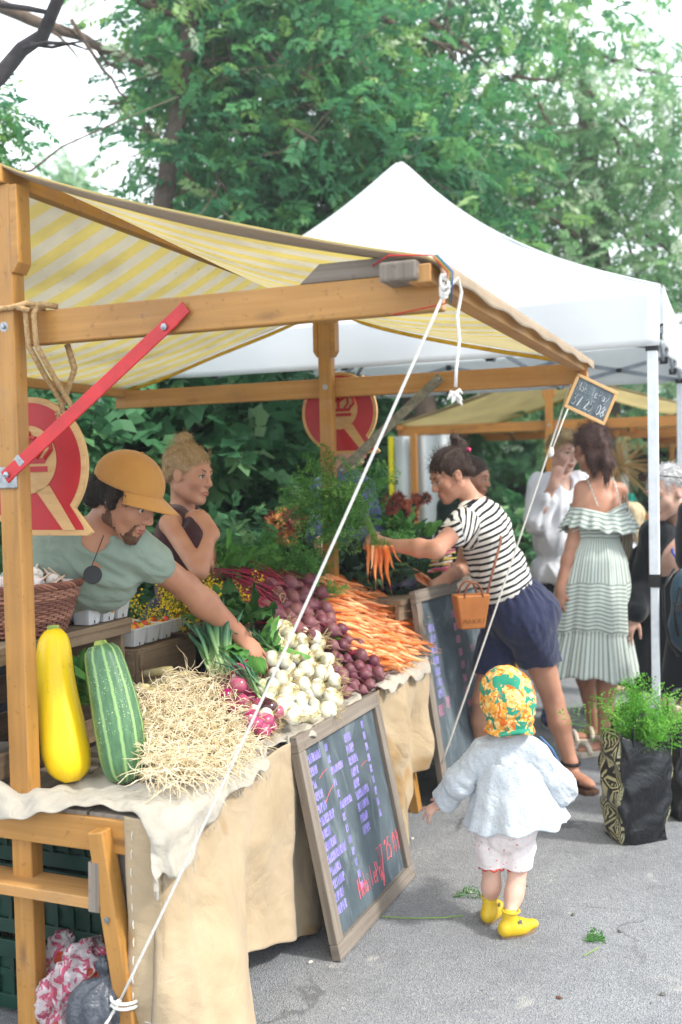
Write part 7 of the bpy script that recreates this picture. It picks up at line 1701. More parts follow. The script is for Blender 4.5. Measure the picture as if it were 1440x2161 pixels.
for a_, d_ in ((aL, V3(.35, .75, 0)), (aR, V3(.85, .45, 0))):
    o = shoe('shoe', a_, d_, YS, rt, .60, simple('gum_sole', '#8a7258', rough=.8), .0036, .062)
    d2 = nrm(d_); z0 = a_*V3(1, 1, 0); b = MB(); b.tube([z0+d2*.005+(d2*math.cos(t)+np.cross(ZZ, d2)*math.sin(t))*.0265+ZZ*.082 for t in np.linspace(0, 2*pi, 18)], .0045, 6, flat=.8); b.tube([z0+d2*.03+np.cross(ZZ, d2)*.026*math.cos(t)+ZZ*(.042+.014*math.sin(t)) for t in np.linspace(0, pi, 10)], .004, 6); b.build('strap', YS, o, smooth=True)
    b = MB(); b.box(z0+d2*.02-np.cross(ZZ, d2)*.027+ZZ*.052, .012, .004, .010, ax=d2); b.build('buckle', STEEL, o)

# ---------------- generic background walker
def walker(label, base, head, HRf, chest, pel, shL, shR, arms, legs, skin, s=1., h=.008, hs=1.):
    rt = thing('person', label, 'person', base); HR = hframe(*HRf); hp, HL = headprims(head, HR, hs, 1.)
    nb = (shL+shR)/2+ZZ*.035
    body = hp+[cap(nb, HL(0, -.025, -.045), .05*s, .046*s, .03)]+torsoprims(chest, pel, shL-shR, s)[0]+[cap(nb, shL, .042*s, .042*s, .03), cap(nb, shR, .042*s, .042*s, .03)]
    for a in arms: body += limb(a[0], a[1], a[2], tuple(x*s for x in ARM)); body += handprims(a[2], a[3], a[4], a[5], s*.95, curl=a[6] if len(a) > 6 else (.4, .5, .5, .6))
    for l in legs: body += limb(l[0], l[1], l[2], tuple(x*s for x in LEG)) + foot(l[2], l[3], s)
    o = sdf(body, h, 'body', skin, rt); face_extras(HL, HR, hs, o); return rt, HR, HL, nb, o
# man in the white shirt
Y = 6.10; base = atz(1205, 1505, 0)
chest = at(1175, 1060, Y); pel = at(1178, 1215, Y+.02); shL = at(1218, 1022, Y+.02); shR = at(1142, 1025, Y-.03)
eR = at(1132, 1098, Y-.13); wR = at(1170, 1018, Y-.20); eL = at(1240, 1110, Y+.05); wL = at(1225, 1190, Y)
lg = lambda x, xk, xa, ya, d: (at(x, 1245, Y), np.append(at(xk, 1385, Y)[:2], .50), np.append(atz(xa, ya, 0)[:2], .09), d)
l1 = lg(1162, 1160, 1160, 1525, V3(-.2, -1, 0)); l2 = lg(1200, 1215, 1252, 1498, V3(-.3, -1, 0))
rt, HR, HL, nb, bo = walker('fair-haired man in a loose white shirt and black shorts, finger raised to his chin', base, at(1192, 955, Y-.02), (V3(.30, -.92, -.12), V3(.15, -.1, 1)), chest, pel, shL, shR,
    [(shR, eR, wR, at(1180, 985, Y-.18)-wR, V3(-.3, -.9, .2), 1, (.05, 1.3, 1.4, 1.4)), (shL, eL, wL, -ZZ, V3(1, 0, 0), 1)], [l1, l2], SK3, 1.0, .0075, 1.06)
WS = cloth('white_cotton', '#dfe1e6', '#d3d6de', weave=900, bstr=.45, wr=9)
sdf(torsoprims(chest, pel, shL-shR, 1.0, .028, dp=1.1)[0]+[cap(nb-ZZ*.03, shL, .062, .07, .04), cap(nb-ZZ*.03, shR, .062, .07, .04), cap(shR, eR, .072, .07, .03), cap(eR, eR*.45+wR*.55, .066, .058, .03), cap(shL, eL, .07, .066, .03), cap(eL, wL*.6+eL*.4, .06, .055, .03), plane(pel-ZZ*.03, -ZZ), ell(nb+V3(.02, -.07, .0), (.045, .06, .075), None, .01, '-')], .008, 'shirt', WS, rt, disp=folds(.022, 20, 5, (.2, 0, 1), .3))
sdf([cap(pel, pel-ZZ*.08, .15, .15, .04)]+[cap(l[0], l[0]*.25+l[1]*.75, .092, .09, .03) for l in (l1, l2)], .009, 'shorts', cloth('black_cotton', '#16181d', '#101216'), rt, disp=folds(.006, 20, 2))
BS = simple('blue_shoe', '#24406e', '#1c3258', 20, .7)
for l in (l1, l2): shoe('shoe', l[2], l[3], BS, rt, 1.02, simple('white_sole', '#c8ccd0', rough=.6))
sdf([ell(HL(0, -.02, .05), V3(.086, .098, .084), HR, .02), ell(HL(0, .12, -.035), V3(.072, .08, .088), HR, .01, '-'), cap(HL(-.05, .06, .085), HL(.05, .065, .09), .03, .03, .02)], .006, 'hair', hairmat('straw_hair', '#94794f', '#d2b98c', (50, 50, 20)), rt, disp=lambda V: .008*snoise(V, 42, 3))
hairstrands([c_ for c_ in rt.children if c_.name.startswith('hair')][0], rt, MC['straw_hair'], lambda p: HR@V3(.4, -.3, -.8), 900, .045, .0014, 8, .009)
# woman in the striped dress
Y = 5.36; base = atz(1262, 1588, 0)
chest = at(1264, 1078, Y); pel = at(1258, 1235, Y); shL = at(1230, 1032, Y-.02); shR = at(1306, 1036, Y+.02)
eL = at(1208, 1150, Y-.03); wL = at(1182, 1245, Y-.07); eR = at(1322, 1140, Y+.1); wR = at(1310, 1190, Y+.22)
l1 = (at(1240, 1275, Y+.05), np.append(at(1228, 1420, Y+.12)[:2], .50), np.append(atz(1255, 1566, 0)[:2], .09), V3(-.95, -.15, 0)); l2 = (at(1282, 1275, Y-.02), np.append(at(1283, 1425, Y-.04)[:2], .50), np.append(atz(1276, 1590, 0)[:2], .09), V3(-.9, -.35, 0))
rt, HR, HL, nb, bo = walker('woman seen from behind in a long pale green striped sundress, brown hair tied back', base, at(1246, 948, Y-.02), (V3(-.35, .9, -.1), V3(0, 0, 1)), chest, pel, shL, shR,
    [(shL, eL, wL, V3(-.1, -.05, -1), V3(-.7, -.7, 0), -1), (shR, eR, wR, V3(-.5, .6, .1), V3(.5, 0, .6), 1)], [l1, l2], SK2, .93, .0062, 1.0)
DR, nt, o = nodes('striped_dress'); uvc = coords(nt, 'UV'); sx = N(nt, 'SeparateXYZ'); nt.links.new(uvc, sx.inputs[0]); co = coords(nt)
vs = ramp(nt, N2(nt, 'FRACT', N2(nt, 'MULTIPLY', sx.outputs[0], 64), 0), [(0, 0.), (.1, 1.), (.35, 1.), (.45, 0.), (1, 0.)]); hs_ = ramp(nt, N2(nt, 'FRACT', N2(nt, 'MULTIPLY', sx.outputs[1], 44), 0), [(0, 0.), (.1, 1.), (.4, 1.), (.5, 0.), (1, 0.)])
band = ramp(nt, sx.outputs[1], [(0, 1.), (.17, 1.), (.171, 0.), (.43, 0.), (.431, 1.), (.72, 1.), (.721, 0.), (1, 0.)])
mm = N2(nt, 'ADD', N2(nt, 'MULTIPLY', vs, N2(nt, 'SUBTRACT', 1.0, band)), N2(nt, 'MULTIPLY', hs_, band))
finish(nt, o, mixc(nt, mm, hexc('#dfe5e0'), hexc('#93a598')), .85, noise(nt, co, 9, 4), .4, .01, spec=.15, trans=.15)
zt, zb = at(1270, 1075, Y)[2], at(1245, 1425, Y)[2]
def dress(x, y):
    a = 2*pi*x; z = zt+(zb-zt)*y; t = y
    rx = np.interp(t, [0, .10, .17, .30, .43, .72, .73, 1], [.150, .140, .118, .165, .190, .215, .205, .262]); ry = rx*np.interp(t, [0, .17, 1], [.74, .78, .85])
    f = 1+(.035*math.sin(a*11+3*math.sin(a))+.02*math.sin(a*23))*np.interp(t, [0, .17, .3, 1], [.15, .1, .7, 1.5])
    cx = chest*(1-t)+np.append(((l1[2]+l2[2])/2)[:2], 0)*t; cx = np.array([np.interp(t, [0, .17, 1], [chest[0], pel[0]+.005, pel[0]-.045]), np.interp(t, [0, 1], [Y, Y+.03]), z])
    return cx + V3(math.cos(a)*rx*f, math.sin(a)*ry*f, .02*t*math.sin(a*3+1)+.006*math.sin(a*11)*t + (.035*math.cos(a*2+1)*(1-t*8) if t < .12 else 0))
b = MB(); b.grid(150, 60, dress, lambda x, y: (x, y)); dr = b.build('dress', DR, rt, smooth=True, solid=.003)
b = MB()
for (z0, dz, r0, r1) in ((zt-.005, .10, .155, .200),):
    b.grid(130, 6, lambda x, y: V3(chest[0]+math.cos(2*pi*x)*(r0+(r1-r0)*y)*(1+.07*y*math.sin(2*pi*x*19)), Y+math.sin(2*pi*x)*(r0+(r1-r0)*y)*.78*(1+.07*y*math.sin(2*pi*x*19)), z0-dz*y+.02*math.sin(2*pi*x*2+.5)+.008*math.sin(2*pi*x*13)*y), lambda x, y: (x, .45+y*.1))
b.build('ruffle', DR, dr, smooth=True, solid=.003)
for pa_, pb2_ in ((at(1240, 1012, Y-.05), at(1262, 1068, Y-.115)), (at(1296, 1015, Y-.03), at(1310, 1066, Y-.09))): b = MB(); b.tube([pa_+V3(0, .03, .02), pa_, (pa_+pb2_)/2-V3(0, .01, 0), pb2_], .0035, 5, flat=.5); b.build('strap', DR, dr)
b = MB(); b.tube([at(1208, 1122, Y-.1), at(1222, 1116, Y-.11), at(1238, 1102, Y-.12)], .005, 6, flat=.4); b.build('tie_end', DR, dr)
HB = hairmat('chestnut_hair', '#3c2a26', '#6a4c44', (50, 50, 14))
sdf([ell(HL(0, -.025, .045), V3(.086, .100, .086), HR, .02), ell(HL(0, .125, -.03), V3(.072, .08, .09), HR, .012, '-'), ell(HL(0, -.10, .03), V3(.04, .03, .05), HR, .02), cap(HL(0, -.11, .02), HL(.02, -.115, -.09), .030, .026, .02), cap(HL(.02, -.115, -.09), HL(.01, -.10, -.19), .026, .008, .02), cap(HL(-.03, -.07, -.03), HL(-.04, -.075, -.12), .034, .014, .03), cap(HL(-.02, -.06, -.04), HL(.02, -.06, -.05), .045, .045, .03)], .0055, 'hair', HB, rt, disp=lambda V: .005*snoise(V*np.array([1, 1, .3]), 80, 3)); tail_ = HL(.01, -.12, -.05)
hairstrands(bpy.data.objects['hair.004'] if False else [c_ for c_ in rt.children if c_.name.startswith('hair')][0], rt, HB, lambda p: (tail_-p) if p[2] > tail_[2]+.02 else V3(.1, 0, -1), 1400, .045, .0013, 6, .004)
for l in (l1, l2):
    d_ = nrm(l[3]); z0 = l[2]*V3(1, 1, 0); b = MB(); b.prism([(-.06, -.036), (.06, -.044), (.17, -.042), (.19, 0), (.17, .042), (.06, .044), (-.06, .036)], .03, z0, d_, np.cross(ZZ, d_)); so2 = b.build('sandal', simple('cream_sole', '#cfc4b2', rough=.7), rt, bevel=.006)
    b = MB(); sx_ = np.cross(ZZ, d_)
    for o_ in (.03, .12): b.tube([z0+d_*o_+sx_*.047*math.cos(t)+ZZ*(.02+(.07 if o_ < .1 else .045)*math.sin(t)) for t in np.linspace(0, pi, 12)], .014, 7, flat=1.); 
    b.tube([z0-d_*.045+sx_*.04*math.cos(t)+ZZ*.075-d_*.02*math.sin(t) for t in np.linspace(0, pi, 10)], .008, 6); b.build('strap', simple('cream_strap', '#dcd2c2', '#cfc3b0', 60, .7, bscale=160, bstr=.5), so2, smooth=True)
WB, nt, o = nodes('woven_pattern'); co = coords(nt, 'Object', (1, 1, 1)); ck = N(nt, 'TexWave'); ck.inputs['Scale'].default_value = 26; ck.inputs['Distortion'].default_value = 3; nt.links.new(co, ck.inputs['Vector'])
finish(nt, o, mixc(nt, ramp(nt, ck.outputs['Fac'], [(.4, 0.), (.5, 1.)]), hexc('#2c2a28'), hexc('#b3a288')), .8, noise(nt, co, 100, 2), .5, .004)
wb = thing('woven_bag', 'black and beige woven shoulder bag hanging at the right side of the striped dress', 'shoulder bag', at(1318, 1140, Y+.05))
sdf([ell(at(1313, 1150, Y+.06), V3(.055, .045, .12), None, .02), ell(at(1322, 1110, Y+.06), V3(.045, .04, .06), None, .03)], .007, 'body', WB, wb, disp=folds(.005, 30, 2))
b = MB(); b.tube([at(1322, 1095, Y), at(1316, 1050, Y-.02), at(1302, 1018, Y-.0), at(1296, 1010, Y+.06)], .010, 6, flat=.5); b.build('strap', WB, wb, smooth=True)
# child in white T-shirt
Y = 6.7; base = atz(1332, 1480, 0); chest = at(1328, 1175, Y); pel = at(1330, 1300, Y); shL = at(1312, 1148, Y); shR = at(1350, 1152, Y+.05)
eR = at(1338, 1235, Y-.03); wR = at(1322, 1300, Y-.06); eL = at(1300, 1230, Y); wL = at(1296, 1290, Y)
l1 = (at(1320, 1330, Y), np.append(at(1320, 1400, Y)[:2], .38), np.append(at(1318, 1460, Y)[:2], .08), V3(-1, -.2, 0)); l2 = (at(1340, 1330, Y), np.append(at(1340, 1400, Y)[:2], .38), np.append(at(1342, 1460, Y)[:2], .08), V3(-1, -.2, 0))
rt, HR, HL, nb, bo = walker('long-haired blond child in a white T-shirt, half hidden behind the striped dress', base, at(1326, 1098, Y), (V3(-.8, .5, -.1), ZZ), chest, pel, shL, shR, [(shR, eR, wR, -ZZ, V3(1, 0, 0), 1), (shL, eL, wL, -ZZ, V3(1, 0, 0), 1)], [l1, l2], SK3, .72, .008, .9)
sdf(torsoprims(chest, pel, shL-shR, .72, .022)[0]+[cap(nb-ZZ*.02, shL, .05, .055, .03), cap(nb-ZZ*.02, shR, .05, .055, .03), cap(shR, eR*.6+shR*.4, .055, .055), cap(shL, eL*.6+shL*.4, .055, .055)], .008, 'tshirt', WS, rt, disp=folds(.006, 22, 2))
sdf([cap(l[0], l[0]*.4+l[1]*.6, .08, .075) for l in (l1, l2)], .009, 'shorts', cloth('grey_shorts', '#7a8084', '#6c7276'), rt)
sdf([ell(HL(0, -.02, .045), V3(.086, .096, .084), HR, .02), ell(HL(0, .12, -.035), V3(.07, .08, .088), HR, .01, '-'), cap(HL(0, -.05, .0), HL(0, -.075, -.19), .075, .045, .03, (HR[:, 1], .6))], .007, 'hair', hairmat('pale_blond', '#b49c74', '#dccaa4', (50, 50, 12)), rt, disp=lambda V: .006*snoise(V*np.array([1, 1, .3]), 70, 3))
# white-haired person in black
Y = 5.55; base = atz(1345, 1515, 0)+V3(.15, 0, 0); chest = at(1415, 1170, 5.4); pel = at(1395, 1320, 5.6); shL = at(1385, 1130, 5.35); shR = at(1462, 1128, 5.5)
l1 = (at(1350, 1380, 5.7), np.append(at(1345, 1440, 5.8)[:2], .46), np.append(atz(1345, 1512, 0)[:2], .09), V3(-.95, -.1, 0)); l2 = (at(1410, 1380, 5.7), np.append(at(1410, 1440, 5.7)[:2], .46), np.append(atz(1402, 1530, 0)[:2], .09), V3(-.95, -.25, 0))
rt, HR, HL, nb, bo = walker('older white-haired person in black with sunglasses on top of the head, behind the tent leg', base, at(1407, 1040, 5.25), (V3(-.85, -.5, -.3), V3(-.25, -.1, 1)), chest, pel, shL, shR,
    [(shL, at(1360, 1230, 5.4), at(1340, 1300, 5.3), V3(-.5, -.2, -.8), V3(-.5, -.5, 0), -1), (shR, at(1480, 1230, 5.5), at(1480, 1320, 5.4), -ZZ, V3(1, 0, 0), 1)], [l1, l2], SK3, 1.0, .0075, 1.12)
BC_ = cloth('black_linen', '#14171c', '#1c2026', big=6, wr=6)
def tunic(x, y):
    a = 2*pi*x; t = y; rx = np.interp(t, [0, .12, .5, 1], [.07, .20, .225, .26]); f = 1+.05*math.sin(a*6+2)*t+.03*math.sin(a*11)*t
    c = (nb-ZZ*.01)*(1-t)+np.append((pel[:2]+V3(-.04, .05, 0)[:2]), .36)*t; return c+V3(math.cos(a)*rx*f, math.sin(a)*rx*.72*f, 0)
b = MB(); b.grid(80, 40, tunic); tu = b.build('tunic', BC_, rt, smooth=True, solid=.004)
sdf([cap(nb-ZZ*.03, shL, .065, .07, .04), cap(nb-ZZ*.03, shR, .065, .07, .04), cap(shL, at(1360, 1230, 5.4), .07, .068), cap(at(1360, 1230, 5.4), at(1343, 1290, 5.31), .068, .06), cap(shR, at(1480, 1230, 5.5), .07, .065)], .008, 'sleeves', BC_, tu, disp=folds(.02, 14, 2))
sdf([cap(l[0], l[1], .12, .12, .03) for l in (l1, l2)]+[cap(l[1], l[2]+ZZ*.11, .12, .125, .03) for l in (l1, l2)]+[plane(V3(0, 0, .20), -ZZ)], .01, 'trousers', BC_, rt, disp=folds(.007, 14, 4))
for l in (l1, l2): shoe('shoe', l[2], l[3], simple('black_shoe', '#17181b', rough=.5), rt, 1.03, simple('grey_sole', '#8e9092', rough=.7))
WHH = hairmat('white_hair', '#b9b9ba', '#e6e6e6', (50, 50, 20))
sdf([ell(HL(0, -.02, .048), V3(.088, .102, .088), HR, .02), ell(HL(0, .12, -.04), V3(.074, .08, .088), HR, .012, '-'), ell(HL(.085, .0, -.012), V3(.02, .026, .026), HR, .008, '-'), ell(HL(-.085, .0, -.012), V3(.02, .026, .026), HR, .008, '-')], .0065, 'hair', WHH, rt, disp=lambda V: .005*snoise(V, 55, 3))
hairstrands([c_ for c_ in rt.children if c_.name.startswith('hair')][0], rt, WHH, lambda p: HR@V3(.2, -.6, -.6), 900, .04, .0014, 7, .006)
b = MB()
for sg in (-1, 1): b.tube([HL(sg*.035+.024*math.cos(t), .085-.0, .105+.018*math.sin(t)) for t in np.linspace(0, 2*pi, 20)], .0035, 6); b.tube([HL(sg*.06, .085, .108), HL(sg*.098, .05, .09), HL(sg*.10, -.04, .05)], .003, 5)
b.tube([HL(-.012, .087, .11), HL(.012, .087, .11)], .003, 5); gl = thing('sunglasses', 'dark sunglasses pushed up on the white hair', 'sunglasses', HL(0, .09, .1)); b.build('frame', BP, gl)
b = MB()
for sg in (-1, 1): b = MB(); b.lathe([(.001, -.001), (.024, -.001), (.024, .001), (.001, .001)], 16, HL(sg*.035, .085, .105), HR[:, 1]); b.build('lens', simple('dark_lens', '#1a1614', rough=.1), gl)
b = MB(); b.tube([nb+V3(-.05, -.08, .02), chest+V3(-.03, -.13, .02), chest+V3(.05, -.15, -.12)], .006, 6, flat=.5); b.build('lanyard', simple('blue_strap', '#2a5ac4', rough=.6), rt, smooth=True)
# person cut by the right edge, with a backpack
base = atz(1490, 1640, 0); Y = 4.95; chest = at(1500, 1130, Y); pel = at(1500, 1300, Y); shL = at(1460, 1080, Y); shR = at(1560, 1080, Y)
l1 = (at(1470, 1340, Y), np.append(at(1455, 1480, Y)[:2], .48), np.append(at(1450, 1600, Y)[:2], .09), V3(-.5, .8, 0)); l2 = (at(1525, 1340, Y), np.append(at(1525, 1480, Y)[:2], .48), np.append(at(1525, 1600, Y)[:2], .09), V3(-.3, .9, 0))
rt, HR, HL, nb, bo = walker('person in dark clothes cut off by the right edge, carrying a blue-grey backpack', base, at(1512, 985, Y), (V3(-.3, .95, 0), ZZ), chest, pel, shL, shR, [(shL, at(1452, 1180, Y), at(1470, 1260, Y+.1), -ZZ, V3(-1, 0, 0), 1), (shR, at(1580, 1180, Y), at(1580, 1260, Y), -ZZ, V3(1, 0, 0), 1)], [l1, l2], SK3, 1., .01, 1.)
sdf(torsoprims(chest, pel, shL-shR, 1., .02)[0]+[cap(shL, at(1452, 1180, Y), .06, .06), cap(shR, at(1580, 1180, Y), .06, .06), cap(nb-ZZ*.02, shL, .055, .062), cap(nb-ZZ*.02, shR, .055, .062)], .01, 'shirt', BC_, rt)
b = MB(); b.grid(60, 16, lambda x, y: V3(pel[0]-.02+math.cos(2*pi*x)*(.17+.07*y)*(1+.05*math.sin(12*pi*x)), Y+math.sin(2*pi*x)*(.14+.05*y), pel[2]+.04-.42*y)); b.build('skirt', BC_, rt, smooth=True, solid=.004)
sdf([ell(HL(0, -.02, .045), V3(.086, .098, .084), HR, .02), ell(HL(0, .12, -.035), V3(.07, .08, .088), HR, .01, '-')], .008, 'hair', MC['brown_hair'], rt)
bp = thing('backpack', 'blue-grey backpack with black straps and buckles at the right edge', 'backpack', at(1452, 1290, 4.6)); c = at(1462, 1290, 4.66)
sdf([ell(c+ZZ*.08, V3(.10, .075, .13), None, .04), ell(c-ZZ*.07, V3(.115, .085, .13), None, .04), ell(c+V3(0, -.07, -.06), V3(.085, .05, .09), None, .02)], .007, 'body', cloth('slate_nylon', '#3c5868', '#2f4856', weave=500, bstr=.3), bp, disp=folds(.003, 30, 3))
b = MB()
for P in ([(-.09, -.03, .20), (-.15, -.05, .12), (-.15, -.06, -.02), (-.12, -.05, -.14), (-.08, -.04, -.2)], [(-.08, -.07, .12), (-.11, -.08, .0), (-.10, -.09, -.10)], [(-.05, -.08, .2), (-.03, -.12, .05), (-.06, -.13, -.12)], [(-.11, -.06, .05), (0, -.13, .03), (.1, -.06, .05)]): b.tube([c+V3(*p) for p in P], .012, 6, flat=.35)
b.build('straps', BP, bp, smooth=True)
b = MB(); b.box(c+V3(-.10, -.095, .03), .03, .012, .04); b.build('buckle', BP, bp, bevel=.004)
# person behind the striped woman
Y = 6.0; base = atz(1000, 1520, 0); chest = at(985, 1110, Y); pel = at(985, 1240, Y); shL = at(945, 1070, Y); shR = at(1020, 1070, Y)
l1 = (at(970, 1260, Y), np.append(at(970, 1380, Y)[:2], .48), np.append(at(970, 1480, Y)[:2], .09), V3(0, -1, 0)); l2 = (at(1000, 1260, Y), np.append(at(1000, 1380, Y)[:2], .48), np.append(at(1000, 1480, Y)[:2], .09), V3(0, -1, 0))
rt, HR, HL, nb, bo = walker('dark-haired person in dark green, half hidden behind the striped-top woman', base, at(1000, 1008, Y), (V3(.8, -.5, -.2), ZZ), chest, pel, shL, shR, [(shL, at(935, 1150, Y), at(950, 1200, Y-.15), V3(0, -1, 0), ZZ, 1), (shR, at(1035, 1150, Y), at(1030, 1200, Y-.15), V3(0, -1, 0), ZZ, 1)], [l1, l2], SK2, .95, .008, 1.)
sdf(torsoprims(chest, pel, shL-shR, .95, .02)[0]+[cap(shL, at(935, 1150, Y), .06, .058), cap(shR, at(1035, 1150, Y), .06, .058), cap(nb-ZZ*.02, shL, .055, .062), cap(nb-ZZ*.02, shR, .055, .062)], .009, 'shirt', cloth('bottle_green', '#23352e', '#1b2a25'), rt)
sdf([c_ for l in (l1, l2) for c_ in limb(l[0], l[1], l[2], LEG, .02)], .012, 'trousers', MC['dark_trousers'], rt)
sdf([ell(HL(0, -.02, .045), V3(.086, .098, .084), HR, .02), ell(HL(0, .12, -.035), V3(.07, .08, .088), HR, .01, '-')], .007, 'hair', DH, rt)
# ================================================================ trees and shrubs
BARK = simple('bark', '#5d5047', '#453a33', 8, .95, bscale=40, bstr=1., bdist=.02); TWIG = simple('twig_bark', '#6b5a4e', '#54463c', 20, .9)
TL1 = leafmat('tree_leaves', [(0, '#34684a'), (.35, '#468258'), (.6, '#5f9a5c'), (.82, '#92b868'), (1, '#d0dec0')], trans=.5)
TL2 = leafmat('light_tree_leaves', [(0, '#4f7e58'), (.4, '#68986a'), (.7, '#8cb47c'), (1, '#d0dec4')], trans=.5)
TL3 = leafmat('shrub_leaves', [(0, '#34603e'), (.5, '#4c8056'), (.85, '#70a06c'), (1, '#a0c490')], trans=.4)
def spray_template(seed, pairs=6, L=.26, ll=.085, lw=.020, droop=.35):
    r = np.random.RandomState(seed); V = []; F = []; q = np.array([1., 0, 0]); c = np.zeros(3)
    def leaf(c, d, l, w):
        n = np.array([0, 0, 1.]) + r.normal(size=3)*.35; s = np.cross(d, n); s /= np.linalg.norm(s); b = len(V)
        V.extend([c, c+d*l*.45+s*w, c+d*l-np.array([0, 0, l*.15]), c+d*l*.45-s*w]); F.append((b, b+1, b+2, b+3))
    for i in range(pairs):
        q = q + np.array([0, r.normal()*.05, -droop/pairs]); q /= np.linalg.norm(q); c = c+q*L/pairs
        for sg in (-1, 1):
            d = q*.75+np.array([0, sg*.8, 0])+r.normal(size=3)*.14; d /= np.linalg.norm(d); leaf(c, d, ll*(1-.35*abs(i/pairs-.4))*r.uniform(.8, 1.2), lw)
    leaf(c, q, ll, lw); return np.array(V), np.array(F)
SPR = [spray_template(i) for i in range(8)]
BRD = [spray_template(20+i, 3, .14, .10, .034, .3) for i in range(8)]
def sprays(C, D, scale, tmpl, rr, tint):
    Vs = []; Fs = []; Ts = []; off = 0
    for i in range(len(C)):
        V, F = tmpl[rr.randint(len(tmpl))]; d = D[i]/np.linalg.norm(D[i]); u = np.array([0, 0, 1.])+rr.normal(size=3)*.35; s = np.cross(u, d); s /= np.linalg.norm(s)+1e-9; w_ = np.cross(d, s)
        R = np.stack([d, s, w_], 1)*scale*rr.uniform(.7, 1.25); Vs.append(V@R.T+C[i]); Fs.append(F+off); off += len(V); Ts.append(np.full(len(V), tint[i]))
    return np.concatenate(Vs), np.concatenate(Fs), np.concatenate(Ts)
def crown(name, root, pts, nper, spread, m, rr, tmpl=SPR, scale=1., base=.45, out=None, amp=.35):
    C = []; D = []; T = []
    for p in pts:
        k = nper if np.isscalar(nper) else nper
        cl = rr.normal()*.12
        for _ in range(k):
            o = rr.normal(size=3)*spread*np.array([1, 1, .7]); C.append(p+o); d = o/spread*.6+np.array([0, 0, -.15])+rr.normal(size=3)*.6
            if out is not None: d = d + out
            D.append(d); T.append(np.clip(base+cl+rr.normal()*.16+(.45 if rr.rand() < .045 else 0), 0, 1))
    V, F, T = sprays(np.array(C), np.array(D), scale, tmpl, rr, T); return mk(name, V, F, m, root, tint=T)
def branch(b, A, B, r0, r1, seed, sag=.0, n=8, wob=.04):
    r = np.random.RandomState(seed); A = np.asarray(A); B = np.asarray(B); L = np.linalg.norm(B-A); P = []
    o = np.zeros(3)
    for i in range(n+1):
        t = i/n; o = o*.6 + r.normal(size=3)*wob*L/ n*1.6; P.append(A+(B-A)*t + o*math.sin(pi*t) - ZZ*sag*math.sin(pi*t)*L)
    b.tube(P, [r0+(r1-r0)*(i/n) for i in range(n+1)], 8); return P
def tree(label, base, trunk, rtr, poly, n, Y0, dY, nper, spread, m, seed, scale=1., limbs=(), nlimb=16, tmpl=SPR, base_t=.45, sub=True):
    root = thing('tree', label, 'tree', base, 'trees behind the market'); rr = np.random.RandomState(seed); rs_ = random.Random(seed)
    pts = []
    for x, y in scatter(poly, n, 8, rs_, n*14): pts.append(at(x, y, Y0+rs_.uniform(-dY, dY)))
    b = MB(); T = [np.asarray(p) for p in trunk]; m_ = len(T)
    dense = []
    for i in range(m_-1):
        for k in range(5): dense.append(T[i]+(T[i+1]-T[i])*k/5+rr.normal(size=3)*.01)
    dense.append(T[-1]); b.tube(dense, [rtr*(1-.72*i/(len(dense)-1)) for i in range(len(dense))], 12); tk = b.build('trunk', BARK, root, smooth=True)
    for i in range(nlimb):
        p = pts[rr.randint(len(pts))]; k = rr.randint(len(dense)//3, len(dense)); q = MB(); A = dense[k]; P = branch(q, A, p, min(rtr*.26, .035), .006, seed+i, sag=rr.uniform(-.05, .08), wob=.10)
        for j in (3, 5, 6, 7):
            e = P[j]+rr.normal(size=3)*np.array([.5, .35, .4]); branch(q, P[j], e, .012, .003, seed+i*7+j, n=5, wob=.12)
        q.build('limb', TWIG if i % 2 else BARK, root, smooth=True)
    for (x0, y0, Y_0, x1, y1, Y_1, r0, r1) in limbs:
        q = MB(); P = branch(q, at(x0, y0, Y_0), at(x1, y1, Y_1), r0, r1, seed+int(x0+y1), sag=.02, n=12, wob=.08)
        for j in (4, 7, 9, 10): branch(q, P[j], P[j]+rr.normal(size=3)*np.array([.35, .3, .3])+(at(x1, y1, Y_1)-at(x0, y0, Y_0))*.18, r0*.35, .003, seed+j, n=6, wob=.12)
        q.build('limb', TWIG, root, smooth=True)
    crown('crown', root, pts, nper, spread, m, rr, tmpl, scale, base_t); return root
Y = 9.2
tree('big feathery-leaved tree rising behind the stalls, its trunk seen above the canopy', at(350, 1300, Y)*V3(1, 1, 0), [at(350, 1300, 8.3)*V3(1, 1, 0), at(345, 420, 8.3), at(372, 250, 8.3), at(395, 120, 8.3), at(408, -60, 8.3), at(430, -260, 8.3)], .095,
     [(330, -90), (330, -20), (300, 40), (330, 120), (300, 180), (330, 225), (285, 270), (235, 300), (290, 340), (285, 370), (350, 400), (340, 450), (360, 560), (500, 640), (760, 600), (1010, 560), (1060, 420), (1030, 260), (900, 200), (820, 160), (780, 60), (760, -80), (500, -180), (380, -120)], 175, Y+.25, 1.15, 30, .23, TL1, 3,
     limbs=[(0, 12, 7.8, 270, 120, 8.3, .055, .03), (270, 120, 8.3, 540, 245, 8.8, .032, .006), (240, -30, 8.2, 470, 70, 8.6, .05, .01), (150, 40, 7.9, 340, 320, 8.4, .018, .004), (395, 130, 8.8, 540, 250, 8.4, .03, .006), (420, 90, 8.6, 470, 190, 8.3, .02, .005), (560, 90, 8.5, 665, 170, 8.1, .02, .008), (600, 255, 8.3, 670, 300, 8.1, .02, .008), (400, 300, 8.5, 480, 400, 8.2, .02, .005)], nlimb=7)
Y = 10.6
